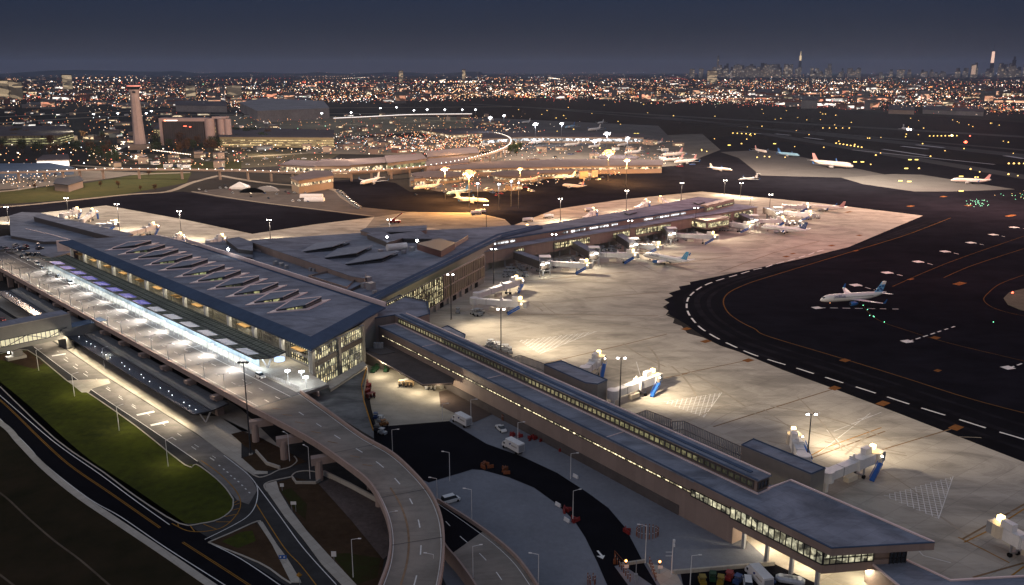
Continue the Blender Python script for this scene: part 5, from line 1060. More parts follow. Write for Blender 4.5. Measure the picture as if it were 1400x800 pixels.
JB = [((838, 540), (893, 519), 'white jet bridge with blue stairs halfway along the pier', -1 if False else 1, None, 0),
      ((1130, 652), (1193, 626), 'white jet bridge with bright blue stairs at the pier tip', 1, None, 0),
      ((1440, 765), (1372, 728), 'white jet bridge cut by the bottom right edge', 1, None, 0),
      ((648, 412), (712, 417), 'lower of the two paired jet bridges by the wing', 1, None, 0), ((652, 405), (709, 386), 'upper of the two paired jet bridges by the wing', 1, None, 0),
      ((751, 361), (802, 364), 'first concourse jet bridge from the wing', 1, [(700, 342), (745, 358)], 1), ((815, 349), (866, 350), 'second concourse jet bridge from the wing', 1, [(785, 330), (812, 345)], 1),
      ((866, 336), (899, 339), 'short jet bridge behind the blue tailed airliner', 1, [(843, 318), (866, 333)], 1), ((920, 322), (976, 325), 'jet bridge left of the projecting lounge', 1, [(905, 304), (918, 318)], 1),
      ((968, 303), (1026, 311), 'jet bridge in front of the projecting lounge', 1, None, 0), ((1030, 303), (1070, 303), 'jet bridge right of the projecting lounge', 1, [(1010, 291), (1030, 300)], 1), ((1066, 291), (1108, 295), 'lower jet bridge at the concourse tip', 1, [(1047, 284), (1064, 289)], 1), ((1072, 283), (1103, 284), 'upper jet bridge at the concourse tip', 1, None, 0),
      ((800, 508), (818, 494), 'jet bridge hidden behind the olive lobby', 1, None, 0), ((1098, 630), (1086, 603), 'jet bridge hidden behind the brown lobby', 1, None, 0),
      ((85, 295), (106, 290), 'first jet bridge of the far left wing', 1, None, 0), ((112, 303), (128, 291), 'second jet bridge of the far left wing', 1, None, 0), ((135, 309), (157, 308), 'third jet bridge of the far left wing', 1, None, 0), ((175, 321), (212, 311), 'fourth jet bridge of the far left wing', 1, None, 0), ((228, 332), (247, 326), 'fifth jet bridge of the far left wing', 1, None, 0), ((285, 332), (303, 328), 'sixth jet bridge of the far left wing', 1, None, 0),
      ((706, 326), (722, 314), 'far side jet bridge nearest the wing', 1, None, 0), ((800, 300), (812, 290), 'second far side jet bridge of the concourse', 1, None, 0), ((870, 286), (884, 278), 'third far side jet bridge of the concourse', 1, None, 0), ((915, 280), (903, 274), 'fourth far side jet bridge of the concourse', 1, None, 0)]
for a, b, lb, st, wk, hi in JB: jetbridge(a, b, lb, st, 4.6, wk, hi)
# ================= vehicles =================
def car(name, label, paint, kind='car', lights=False):
    T = thing(name, label, {'car': 'car', 'van': 'van', 'pickup': 'pickup truck', 'suv': 'car'}[kind])
    L_, W_, Hh = {'car': (4.6, 1.8, .75), 'suv': (4.8, 1.95, .95), 'van': (5.4, 2.0, 1.1), 'pickup': (5.7, 2.0, .95)}[kind]
    h2 = Hh + {'car': .68, 'suv': .82, 'van': .95, 'pickup': .8}[kind]; l, w_ = L_ / 2, W_ / 2
    def ring(x, hw, z0, z1): return [(x, -hw, z0), (x, hw, z0), (x, hw, z1), (x, -hw, z1)]
    MB().loft([ring(-l, w_ * .86, .38, Hh * .92), ring(-l + .25, w_, .25, Hh), ring(l - 1.2, w_, .25, Hh), ring(l - .3, w_ * .95, .25, Hh * .86), ring(l, w_ * .8, .35, Hh * .7)]).build('body', paint, T)
    x0, x1 = {'car': (-l + .5, l - 1.2), 'suv': (-l + .15, l - 1.2), 'van': (-l + .1, l - .8), 'pickup': (-.5, l - 1.3)}[kind]
    cbn = MB().loft([ring(x0, w_ * .92, Hh - .02, Hh), ring(x0 + .35, w_ * .8, Hh - .02, h2), ring(x1 - .75, w_ * .8, Hh - .02, h2), ring(x1, w_ * .9, Hh - .02, Hh)]).build('cabin', GLASS, T)
    sub(MB().box(((x0 + x1) / 2 - .2, 0, h2 + .02), (x1 - x0 - 1.3, w_ * 1.6, .06)), 'roof_panel', paint, cbn, T)
    for x in (-l + .9, l - .9):
        for y in (-w_, w_): MB().tube((x, y - .1, .33), (x, y + .1, .33), .33, n=10).build('wheel', RUBBER, T)
    for y in (-w_ * .65, w_ * .65):
        MB().box((l - .03, y, Hh * .62), (.1, .35, .16)).build('headlight', emis('headlight_glow', (1, .93, .8), 3) if lights else WHITE, T); MB().box((-l - .01, y, Hh * .72), (.08, .3, .16)).build('tail_light', emis('tail_glow', (1, .05, .02), 1.2) if lights else RED, T)
    return T
def at(T, u, v, z, a, b=None):
    """stand a thing at a pixel, facing along azimuth a (degrees clockwise from the view direction)"""
    x, y, _ = P(u, v, z); T.location = (x, y, z); T.rotation_euler = (0, 0, R(90 - a)); return T
AZR = -43.8 + 180
PROT = {}
def newcar(u, v, z, az, label, paint=None, kind='car', group=None, lights=False):
    key = (paint.name, kind, lights)
    if key not in PROT: PROT[key] = t = car({'car': 'parked_car', 'suv': 'parked_car', 'van': 'white_van', 'pickup': 'pickup_truck'}[kind], label, paint, kind, lights)
    else: t = copy_tree(PROT[key])
    t['label'] = label
    if group: t['group'] = group
    elif 'group' in t: del t['group']
    return at(t, u, v, z, az)
for u, v, p_, kd, lb in ((356, 516, WHTV, 'suv', 'white car with red tail lights at the kerb by the bollards'), (96, 388, WHTV, 'suv', 'white car alone on the departures roadway, nearest the camera of the queue'), (80, 379, BLKV, 'car', 'dark car in the kerb queue between two white ones'), (67, 374, WHTV, 'car', 'white car third in the kerb queue'), (57, 367, SILV, 'car', 'silver car in the kerb queue'), (51, 362, WHTV, 'van', 'white van near the head of the kerb queue'), (38, 356, SILV, 'car', 'grey car at the far head of the kerb queue'), (30, 352, BLKV, 'car', 'black car at the far end of the departures roadway')):
    newcar(u, v, 9.1, AZR, lb, p_, kd, lights=True)
newcar(91, 428, .1, AZR, 'white car waiting under the edge of the elevated roadway', WHTV, 'car'); newcar(4, 438, .1, AZR + 180, 'car with glowing red lights on the lower road left of the footbridge', REDV, 'car', lights=True)
newcar(685, 588, .1, -25 + 180, 'white pickup parked on the gravel next to the pier', WHTV, 'pickup'); newcar(616, 686, .1, 60, 'white van parked on the grey gravel by the curved ramp', WHTV, 'van'); newcar(300, 700, .1, 40, 'small white car', WHTV, 'car') if False else 0
def truck(u, v, az, label, text=None):
    T = thing('box_truck', label, 'box truck'); MB().box((-1.1, 0, 2.35), (6.6, 2.5, 2.7)).build('cargo_box', WHITE, T)
    cbn = MB().loft([[(2.4, -1.1, .6), (2.4, 1.1, .6), (2.4, 1.1, 2.5), (2.4, -1.1, 2.5)], [(3.4, -1.1, .6), (3.4, 1.1, .6), (3.4, 1.1, 2.4), (3.4, -1.1, 2.4)], [(4.3, -1., .6), (4.3, 1., .6), (4.3, 1., 1.35), (4.3, -1., 1.35)]]).build('cab', WHITE, T)
    sub(MB().beam((3.5, 0, 2.25), (4.1, 0, 1.6), 1.9, .1).box((3, 1.12, 1.9), (.7, .06, .6)).box((3, -1.12, 1.9), (.7, .06, .6)), 'window', GLASS, cbn, T)
    MB().box((-.6, 0, .75), (7, 1.1, .35)).build('chassis', DARKM, T); MB().box((-4.42, 0, 2.2), (.08, 2.2, 2.1)).build('rear_door', GREYM, T)
    for x in (-3, 3.2):
        for y in (-1.1, 1.1): MB().tube((x, y - .15, .45), (x, y + .15, .45), .45, n=12).build('wheel', RUBBER, T)
    MB().box((2.2, 0, 3.1), (.3, 2.1, .5)).build('deflector', GREYM, T)
    for s_ in (-1, 1): # swoosh-like dark band with a mark on each side
        b = MB().m(NAVY); b.box((-.2, s_ * 1.262, 2.7), (.9, .02, .5), 0, .5); b.build('side_mark', None, T)
        for j in range(5): MB().m(mat('faded_logo_grey', (.25, .22, .18), .6)).box((-1.1 - j * .55, s_ * 1.262, 2.45), (.4, .02, .42)).build('side_mark', None, T)
    return at(T, u, v, .1, az)
truck(631, 580, -38, 'white box truck parked at the corner of the brown slope'); truck(701, 616, -38, 'white box truck parked on the verge beside the pier')
# cargo trucks and small service vehicles near the dock
def tug(u, v, az, label, m, group=None):
    T = thing('baggage_tug', label, 'baggage tug'); MB().box((0, 0, .75), (2.9, 1.5, .8)).box((-.3, 0, 1.3), (1., 1.3, .4)).build('body', m, T)
    for x in (-.5, .5):
        for y in (-.6, .6): MB().beam((x * 1.2 - .2, y, 1.1), (x * 1.2 - .2, y, 2.1), .08).build('post', DARKM, T)
    MB().box((-.2, 0, 2.15), (1.7, 1.5, .1)).build('roof', m, T)
    for x in (-.9, .9):
        for y in (-.75, .75): MB().tube((x, y - .1, .35), (x, y + .1, .35), .35, n=8).build('wheel', RUBBER, T)
    if group: T['group'] = group
    return at(T, u, v, .1, az)
def cart(u, v, az, label, m, group=None, n=1):
    T = thing('baggage_cart', label, 'baggage cart'); MB().box((0, 0, .55), (3.2, 1.6, .15)).build('bed', DARKM, T); MB().box((0, 0, 2.2), (3.2, 1.7, .1)).build('roof', m, T)
    for x in (-1.5, 0, 1.5): MB().box((x, 0, 1.4), (.08, 1.6, 1.6)).build('panel', m, T)
    for k_ in range(3): MB().box((-1 + k_, random.uniform(-.2, .2), .95), (.8, 1.1, .6)).build('suitcase', random.choice((BLKV, REDV, BLUV, SILV)), T) if False else None
    for x in (-1.1, 1.1):
        for y in (-.7, .7): MB().tube((x, y - .08, .25), (x, y + .08, .25), .25, n=8).build('wheel', RUBBER, T)
    if group: T['group'] = group
    return at(T, u, v, .1, az)
tug(511, 509, 20, 'green luggage tug parked at the left under the dock canopy', GREENV); tug(516, 505, 20, 'green luggage tug deep in the dock corner', GREENV); tug(528, 508, 10, 'green luggage tug on the right of the dock entrance', GREENV); tug(556, 526, 60, 'cream luggage tug in front of the stacked crates', SILV)
for k, (u, v, lb) in enumerate(((551, 528, 'luggage cart left of the cream tug on the dock'), (560, 529, 'luggage cart right of the cream tug on the dock'), (590, 533, 'white cart at the right end of the dock'))): cart(u, v, 100, lb, mat('tan_cart', (.4, .28, .16), .6) if k < 2 else WHITE)
for k, (u, v) in enumerate(((500, 528), (503, 533), (501, 540), (507, 545))): cart(u, v, 15 * k, 'red luggage cart in the huddle beside the yellow rail', REDV, 'red luggage carts by the yellow rail')
for k, (u, v, m) in enumerate(((514, 572, BLUV), (521, 576, SILV), (525, 582, mat('orange_brown', (.2, .08, .02), .6)), (516, 590, DARKM), (523, 594, SILV))): tug(u, v, 30 * k, ('blue tug at the dark corner below the yellow rail', 'grey tug at the dark corner below the yellow rail', 'rusty orange tug by the white lamp post', 'black tug nearest the ramp wall', 'pale tug at the edge of the dark service road')[k], m)
# clusters of barriers and posts
def barrier(u, v, az, m, label, group, z=.05):
    k_ = ('bar', m.name)
    if k_ not in PROT:
        b = MB().prism([(-1, -.3), (1, -.3), (1, .3), (-1, .3)], 0, .25); b.loft([[(-1, -.25, .25), (-1, .25, .25), (-1, .1, 1.), (-1, -.1, 1.)], [(1, -.25, .25), (1, .25, .25), (1, .1, 1.), (1, -.1, 1.)]]); t = b.build('traffic_barrier', m); tag(t, label, 'barrier', group); PROT[k_] = t
    else: t = PROT[k_].copy(); COL.objects.link(t); t['label'] = label; t['group'] = group
    return at(t, u, v, z, az)
for (u, v, n, dx, dy, m, lb, gp) in ((733, 600, 9, 9, 3, RED, 'red plastic barrier in the heap against the pier verge', 'red barriers heaped by the pier'), (771, 617, 3, 3, 1, RED, 'red plastic barrier in the small pair right of the heap', 'red barriers near the pier wall'), (666, 638, 6, 6, 3, ORP, 'orange barrier in the pile on the gravel yard rim', 'orange barriers on the yard rim'), (690, 645, 5, 4, 3, ORP, 'orange barrier in the second pile on the yard rim', 'orange barriers second pile'),
                                      (776, 700, 4, 5, 3, RED, 'red barrier on the left edge of the service road', 'red barriers at the road edge'), (786, 712, 4, 4, 2, RED, 'red barrier beneath the lamp on the service road edge', 'red barriers under the lamp'), (856, 728, 3, 2, 2, RED, 'red barrier on the right edge of the service road', 'red barriers right edge'), (704, 596, 5, 7, 2, REDV, 'dark red barrier behind the white box truck', 'dark red barriers behind the truck')):
    for k in range(n): barrier(u + random.uniform(-dx, dx), v + random.uniform(-dy, dy), random.uniform(0, 180), m, lb, gp)
for u, v, lb in ((752, 608, 'white barrier lying by the red heap'), (763, 692, 'white barrier at the gravel edge, upper one'), (775, 713, 'white barrier at the gravel edge beside the red ones'), (787, 653, 'white road sign board lying on the gravel verge')): barrier(u, v, -38, WHITE, lb, 'white barriers')
p0 = MB().tube((0, 0, 0), (0, 0, 2.6), .16, n=8).m(WHITE).tube((0, 0, 1.9), (0, 0, 2.1), .17, n=8); p0.mats[0:0] = []; 
p1 = MB().m(ORP).tube((0, 0, 0), (0, 0, 2.1), .12, n=8).m(WHITE).tube((0, 0, 1.5), (0, 0, 1.65), .13, n=8); po = p1.build('bollard'); first = True
def post(u, v, label, group):
    global first
    if first: o = po; first = False
    else: o = po.copy(); COL.objects.link(o)
    o.location = P(u, v, .0); tag(o, label, 'bollard', group)
for k in range(18): a = 2 * math.pi * k / 18; post(885 + 15 * math.cos(a), 732 + 5.5 * math.sin(a) , 'orange post in the ring round the utility pit', 'orange posts round the pit')
for k in range(8): post(693 + random.uniform(-8, 8), 573 + random.uniform(-3, 4), 'orange post in the loose group beside the pier wall', 'orange posts by the pier wall')
for k in range(8): post(841 + k * 2.9, 768 + k * 4, 'orange post lining the left gate island', 'orange posts left gate island')
for k in range(6): post(888 + k * 1.7, 772 + k * 4.4, 'orange post lining the right gate island', 'orange posts right gate island')
for k in range(7): post(808 + random.uniform(-6, 6), 797 + random.uniform(-4, 4), 'orange post in the group at the bottom edge', 'orange posts bottom edge')
for u, v, lb in ((855, 784, 'left orange signal lamp on its post at the security gate'), (901, 785, 'right orange signal lamp on its post at the security gate')):
    t = thing('signal_post', lb, 'signal', P(u, v)); MB().tube((0, 0, 0), (0, 0, 3.4), .1, n=8).build('pole', GREYM, t); MB().box((0, 0, 3.2), (.5, .4, 1.3)).build('signal_housing', DARKM, t); MB().ball((0, -.25, 3.5), .3).build('lens', emis('signal_orange', (1, .35, .08), 9), t); MB().box((.2, -.1, 1.9), (1.1, .1, .8)).build('sign_plate', WHITE, t); light('POINT', (0, -.8, 3.5), 60, (1, .4, .15), 'signal_light', t, .15, local=True)
ga = thing('barrier_gate', 'raised orange barrier arm on the left gate island', 'barrier gate', P(840, 771)); MB().box((0, 0, .6), (.6, .6, 1.2)).build('housing', ORP, ga); MB().beam((0, 0, 1), (.0, .0, 3.6), .15).beam((0, 0, 3.5), (2.6, -2, 1.2), .1).build('arm', ORP, ga)
gc = thing('gate_cabinet', 'grey pole mounted camera cabinet between the two gate islands', 'cabinet', P(869, 798)); MB().tube((0, 0, 0), (0, 0, 6.), .1, n=6).build('pole', GREYM, gc); MB().box((0, 0, 1.8), (.8, .6, 1.5)).build('cabinet', GREYM, gc)
def sign(u, v, w_, h_, m, label, z_=2.2, legs=2, yaw=0):
    T = thing('road_sign', label, 'road sign', P(u, v), yaw); 
    for s_ in ((-1, 1) if legs == 2 else (0,)): MB().tube((s_ * w_ * .35, 0, 0), (s_ * w_ * .35, 0, z_ + h_ / 2), .06, n=6).build('post', GREYM, T)
    MB().box((0, -.06, z_ + h_ / 2), (w_, .06, h_)).build('sign_plate', m, T); return T
sign(386, 672, 1.1, 1.0, WHITE, 'small white square sign at the top of the soil bank', 1.5, 1); sign(402, 700, 1.5, .9, WHITE, 'white sign on tall legs on the green bank'); sign(457, 771, 1.2, 1.4, WHITE, 'white sign on a post by the light pavement', 2., 1); so = sign(387, 768, 1.9, 1., BLUE, 'small blue sign on the tip of the triangular island', .8)
for s_ in (-.5, .4): MB().octa((s_, -.12, 1.3), .28).build('symbol', WHITE, so)
sy = thing('warning_sign', 'yellow warning sign on a post at the island tip', 'road sign', P(410, 801)); MB().tube((0, 0, 0), (0, 0, 2.8), .07, n=6).build('post', GREYM, sy); MB().octa((0, 0, 2.8), .75, .75).build('sign_plate', YEL, sy)
# staff car park at the bottom edge
for k, (u, v, m, kd, lb) in enumerate(((1022, 800, WHTV, 'van', 'white van in the staff car park'),)): newcar(u, v, .1, 10, lb, m, kd)
tk_ = truck(1036, 796, -15, 'white box truck in the staff car park at the bottom edge')
for k, (u, v, m, lb) in enumerate(((960, 798, YELV, 'yellow tug leftmost in the staff car park'), (974, 793, GREENV, 'green and yellow tug second in the staff car park'), (985, 798, YELV, 'yellow tug beside the green one in the staff car park'), (997, 792, REDV, 'reddish tug in the middle of the staff car park'), (1009, 797, BLUV, 'blue tug left of the white truck'), (1052, 801, BLUV, 'blue covered tug right of the white truck'))): tug(u, v, 10 * k, lb, m)
for k in range(5): c = P(1068 + 6 * k, 794 + k, 0); tag(MB().ball((c[0], c[1], .7), 1.5, 8, .9).build('covered_load', mat('white_tarpaulin', (.4, .42, .46), .6, .2, 2)), 'white tarpaulin covered load in the row under the pier tip', 'covered load', 'covered loads under the pier tip')
# apron kit: tugs, carts, trucks under and around the far gates
rnd = random.Random(5)
KITS = [tug(668, 474, 60, 'luggage cart in the row behind the start of the near pier', SILV, 'apron carts')]
spots = [(672 + 5 * k, 474 + 1.8 * k) for k in range(6)] + [(rnd.uniform(625, 660), rnd.uniform(424, 432)) for _ in range(5)] + [(rnd.uniform(690, 1120), 0) for _ in range(110)]
for (u, v) in spots:
    if v == 0:
        v = 379 - (u - 690) * .215 + rnd.uniform(-10, 6)
        if u > 1010: v = rnd.uniform(285, 312)
        if 870 < u < 945 and v > 343: continue
    t = copy_tree(KITS[0]); t['label'] = 'small apron vehicle among the gates of the far concourse' if u > 690 else ('apron cart in the row beside the near pier roof' if u > 665 else 'apron cart under the paired jet bridges'); t['group'] = 'apron vehicles at the far gates' if u > 690 else ('apron carts beside the near pier' if u > 665 else 'carts under the paired jet bridges')
    at(t, u, v, .1, rnd.uniform(0, 360)); t.scale = (rnd.uniform(1, 1.6),) * 3
KITS[0]['label'] = 'apron cart in the row beside the near pier roof'; KITS[0]['group'] = 'apron carts beside the near pier'
def tanker(u, v, az, label):
    T = thing('fuel_truck', label, 'fuel truck'); MB().tube((-4.5, 0, 2), (2, 0, 2), 1.3, n=12).build('tank', WHITE, T); MB().box((3.4, 0, 1.6), (2, 2.4, 2.2)).build('cab', WHITE, T); MB().box((-1, 0, .7), (8, 1.6, .4)).build('chassis', DARKM, T)
    for x in (-3.5, -2, 3.2):
        for y in (-1.1, 1.1): MB().tube((x, y - .15, .5), (x, y + .15, .5), .5, n=10).build('wheel', RUBBER, T)
    return at(T, u, v, .1, az)
for u, v, az, lb in ((651, 293, 60, 'white tanker on the pale link slab'), (657, 291, 60, 'grey tanker right behind the white one'), (722, 303, 60, 'tanker parked beyond the concourse start'), (750, 298, 60, 'box bodied tanker beyond the concourse'), (806, 289, 60, 'tanker next to the lit far side bridge'), (930, 375, 100, 'lone') ): 
    if lb != 'lone': tanker(u, v, az, lb)
mc = thing('mobile_crane', 'red mobile crane working on the pale link slab', 'crane', P(540, 305)); MB().box((0, 0, 1.4), (9, 2.6, 1.6)).build('chassis', REDV, mc); MB().beam((-2, 0, 2.4), (6, 0, 8), .8).build('boom', REDV, mc); MB().box((-1, 0, 2.8), (2.2, 2.4, 1.6)).build('cab', REDV, mc)
for x in (-3, 0, 3): MB().tube((x, -1.3, .6), (x, 1.3, .6), .6, n=10).build('wheel', RUBBER, mc)
# dark coaches and vans in the yard left of the departures road
for k in range(16):
    u, v = rnd.uniform(2, 66), rnd.uniform(336, 352); 
    if v > 338 + u * .22 + 4: v = 338 + u * .22
    newcar(u, v, 10.05, rnd.uniform(0, 180), 'dark vehicle in the crowd at the far end of the departures road', rnd.choice((BLKV, SILV, REDV, BLUV)), 'suv', 'vehicles beyond the departures road')
# bus yard and car parks
def carfield(px, n, label, group, lights=.0, seed=1, paints=(BLKV, SILV, WHTV, REDV, BLUV, SILV), row=5.5, azim=60, simple=True, maxn=None):
    r = random.Random(seed); poly = PL(px); xs = [p[0] for p in poly]; ys = [p[1] for p in poly]; out = 0; a = R(azim)
    ex = Vector((math.sin(a), math.cos(a))); ey = Vector((math.cos(a), -math.sin(a))); c0 = Vector((sum(xs) / len(xs), sum(ys) / len(ys))); ext = max(max(xs) - min(xs), max(ys) - min(ys)); pts = []
    i = 0
    for iy in range(int(-ext / row / 2), int(ext / row / 2)):
        for ix in range(int(-ext / 2.9 / 2), int(ext / 2.9 / 2)):
            p = c0 + ex * ix * 2.9 + ey * iy * row * (1.0 if iy % 2 else 1.0) + (ey * 2 if iy % 2 else ey * 0)
            ins = False
            for (x1, y1), (x2, y2) in zip(poly, poly[1:] + poly[:1]):
                if (y1 > p.y) != (y2 > p.y) and p.x < (x2 - x1) * (p.y - y1) / (y2 - y1) + x1: ins = not ins
            if ins: pts.append(p)
    r.shuffle(pts)
    for p in pts[:n]:
        m = r.choice(paints); k_ = ('far', m.name)
        if k_ not in PROT:
            b = MB(); l, w_ = 2.3, .9
            def ring(x, hw, z0, z1): return [(x, -hw, z0), (x, hw, z0), (x, hw, z1), (x, -hw, z1)]
            b.m(m).loft([ring(-l, w_, .3, .85), ring(l - .3, w_, .3, .8), ring(l, w_ * .8, .35, .6)]); b.m(GLASS).loft([ring(-l + .3, .8, .8, .85), ring(-l + .8, .75, .8, 1.45), ring(l - 1.9, .75, .8, 1.45), ring(l - 1.1, .8, .8, .85)]); b.m(m).box((-.5, 0, 1.47), (2.0, 1.4, .06)); t = b.build('parked_car', None); PROT[k_] = t
        else: t = PROT[k_].copy(); COL.objects.link(t)
        t.location = (p.x, p.y, .12); t.rotation_euler = (0, 0, math.atan2(ey.y, ey.x)); tag(t, label, 'car', group)
carfield([(442, 192), (480, 188), (560, 190), (556, 205), (500, 208), (450, 204)], 90, 'parked car in the packed lot of the older terminal', 'cars in the central car park', seed=2)
carfield([(560, 188), (680, 184), (672, 205), (600, 210), (560, 206)], 40, 'parked car in the amber lit lot beside the older terminal', 'cars in the amber lit car park', seed=3)
carfield([(262, 262), (300, 250), (440, 262), (440, 282), (360, 272)], 26, 'service vehicle in the yard north of the taxiway', 'vehicles in the north yard', seed=4, row=9)
carfield([(0, 238), (70, 240), (60, 256), (0, 262)], 24, 'parked car in the bright lot at the left edge', 'cars in the left lot', seed=6)
# yard tents, tanks and buses
for (u, v, s_, m, nm, lb, ct) in ((328, 258, 9, WHITE, 'marquee', 'white peaked tent in the north yard', 'tent'), (426, 270, 7, WHITE, 'storage_tent', 'long pale tent with ribs in the north yard', 'tent'), (430, 275, 6, WHITE, 'storage_tent', 'small ribbed pale tent in front of the long one', 'tent')):
    x, y, _ = P(u, v); b = MB()
    if nm == 'marquee': b.loft([[(x - s_, y - s_ * .6, 2), (x + s_, y - s_ * .6, 2), (x + s_, y + s_ * .6, 2), (x - s_, y + s_ * .6, 2)], [(x - .2, y - .2, 7), (x + .2, y - .2, 7), (x + .2, y + .2, 7), (x - .2, y + .2, 7)]]); b.prism([(x - s_, y - s_ * .6), (x + s_, y - s_ * .6), (x + s_, y + s_ * .6), (x - s_, y + s_ * .6)], 0, 2)
    else: b.loft([[(x + k_ * s_ * 1.5, y - 3 * math.cos(a), 3.4 * math.sin(a)) for a in [math.pi * j / 8 for j in range(9)]] for k_ in (-1, 1)])
    tag(b.build(nm, m), lb, ct)
for k, (u, v) in enumerate(((345, 267), (364, 265))):
    x, y, _ = P(u, v); b = MB(); b.loft([[(x + 12 * math.cos(a) + q, y + (3 + q) * k, .3 + 7 * math.sin(a) - abs(q) * .2) for a in [math.pi * (.1 + .8 * j / 10) for j in range(11)]] for q in (-.8, .8)]); tag(b.build('curved_shelter', GREYM), ('arched grey shelter left in the north yard', 'arched grey shelter right in the north yard')[k], 'shelter')

# ================= far airport =================
BEIGE = mat('beige_concrete', (.27, .205, .165), .8, .12, .1); TAN = mat('tan_facade', (.22, .17, .13), .8, .15, .1); FROOF = mat('far_roof', (.095, .082, .09), .8, .2, .05)
G_FAR = litglass('far_window_glass', (1, .72, .38), 1.0, (3, 3, 3.4), .5, (1, .8, .55)); G_FAR2 = litglass('far_cool_window', (.9, .95, 1), 1.5, (4, 4, 4), .5)
ct = thing('control_tower', 'tall pale airport control tower with a red lit cab', 'control tower', P(192, 204)); 
rg = lambda r, z, n=12, ph=0: [(r * math.cos(2 * math.pi * k / n + ph), r * math.sin(2 * math.pi * k / n + ph), z) for k in range(n)]
MB().loft([rg(9.2, 0, 8, .39), rg(7.4, 40, 8, .39), rg(6.3, 82, 8, .39), rg(8, 86, 8, .39), rg(8, 88, 8, .39)]).build('shaft', mat('tower_concrete', (.40, .30, .27), .8, .12, .2), ct)
cbm = MB().m(GLASS).loft([rg(7.2, 88.1, 8, .39), rg(9.6, 92.5, 8, .39)]); cb = cbm.build('cab', None, ct); sub(MB().m(emis('tower_red', (1, .16, .08), .9)).loft([rg(9.8, 92.6, 8, .39), rg(9.8, 94.2, 8, .39)]), 'red_band', None, cb, ct); sub(MB().m(DARKM).loft([rg(9.2, 94.3, 8, .39), rg(6, 95.4, 8, .39)]), 'roof', None, cb, ct)
for x_, h_ in ((-4, 8), (0, 4), (3.6, 6), (5, 3)): MB().tube((x_, 0, 95), (x_, 0, 95 + h_), .22, n=6).build('antenna', GREYM, ct)
MB().box((3.2, -9.6, 84.5), (4.5, .5, 3)).build('window', GLASS, ct); MB().box((4, -6, 4), (34, 14, 8)).build('base_block', BEIGE, ct)
hx_, hy_, _ = P(262, 198); ht = thing('hotel_building', 'dark windowed hotel slab with pinkish round corner towers', 'hotel', (hx_, hy_, 0)); k = 1417 / 1180 / .968
MB().box((-8, 0, 19), (66, 18, 38)).build('slab', mat('hotel_dark_glass', (.045, .035, .035), .4, .3, .15, joints=(3.4, 0, .3, .5)), ht)
MB().box((-8, 0, 40), (74, 20, 5)).build('parapet_band', mat('hotel_pink', (.40, .29, .27), .8, .1, .1), ht)
for x_ in (-42.5,): MB().box((x_, -1, 20), (4, 21, 40)).build('end_wall', MATS['hotel_pink'], ht)
for x_, r_ in ((33, 8), (52, 6), (62, 5.5)): MB().tube((x_, -4, 0), (x_, -4, 42 if x_ < 40 else 41), r_, n=16).build('round_tower', MATS['hotel_pink'], ht)
MB().box((57, 0, 20), (4, 10, 38)).build('stair_slot', DARKM, ht); MB().box((46, 4, 20), (10, 8, 40)).build('link_wall', mat('dark_pink', (.12, .08, .08), .8), ht); MB().box((50, 0, 43.2), (22, 18, 3)).build('roof_house', MATS['hotel_pink'], ht)
for k_ in range(6): MB().box((-34 + 3 * k_, -10.3, 38.6), (1.8, .4, 2)).build('sign_letter', emis('hotel_sign_red', (1, .25, .12), 5) if k_ < 3 else emis('hotel_sign_white', (1, .8, .7), 4), ht) if False else None
MB().m(emis('hotel_sign_red', (1, .25, .12), 5)).octa((-35, -10.3, 38.8), 2.2, 1.6).m(emis('hotel_sign_white', (1, .8, .7), 3)).box((-24, -10.3, 38.9), (17, .4, 1.2)).build('roof_sign', None, ht); MB().m(E_RED).box((-4, -10, 30), (5, .3, 1)).box((4, -10, 29), (3, .3, 1)).build('window_glow', None, ht)
light('SPOT', P(262, 215, 25), 30000, (1, .72, .6), 'hotel_fill_light', None, 2, (hx_, hy_, 22), 90, .8); light('SPOT', (P(192, 225)[0], P(192, 225)[1], 12), 70000, (1, .72, .6), 'tower_fill_light', None, 2, (*P(192, 204)[:2], 60), 80, .8)  # added spots without fixtures, aimed at the hotel and the tower
def block(px, z0, z1, m, name, label, cat, win=None, roof=None, wz=None, group=None):
    q = ccw(PL(px, z1)); c_ = [sum(p[i] for p in q) / len(q) for i in (0, 1)]; T = thing(name, label, cat, (*c_, 0), world=True)
    if group: T['group'] = group
    MB().prism(q, z0, z1 - .3, top=False).build('wall', m, T); MB().prism(inset(q, -1.), z1 - .3, z1 + .3).build('roof', roof or FROOF, T)
    if win:
        for a, b in zip(q, q[1:] + q[:1]):
            d, n = outward(a, b); mid = Vector(((a[0] + b[0]) / 2, (a[1] + b[1]) / 2)); e = Vector((b[0] - a[0], b[1] - a[1])); nn = Vector((e.y, -e.x)).normalized()
            if nn.dot(-mid) <= 0: continue
            A_, B_ = Vector(a) + nn * .15, Vector(b) + nn * .15
            for w0, w1 in ([(3.2 + 3.6 * j, 4.3 + 3.6 * j) for j in range(int((z1 - 3) / 3.6))] if 'garage' in name else [wz or (z0 + (z1 - z0) * .35, z0 + (z1 - z0) * .75)]): MB().poly([(A_.x, A_.y, w0), (B_.x, B_.y, w0), (B_.x, B_.y, w1), (A_.x, A_.y, w1)]).build('window', win, T)
    return T
block([(398, 243), (408, 247), (455, 240), (452, 234), (430, 233)], 0, 13, TAN, 'office_building', 'two storey tan office building by the elevated train track', 'office building', G_FAR, wz=(7, 9.5))
block([(383, 225), (432, 228), (440, 221), (400, 219)], 0, 10, TAN, 'terminal_building', 'leftmost scalloped roof section of the older terminal', 'terminal', G_FAR)
block([(430, 227), (478, 227), (474, 218), (440, 218)], 0, 13, TAN, 'terminal_building', 'scalloped roof section with a green lit front', 'terminal', G_FAR)
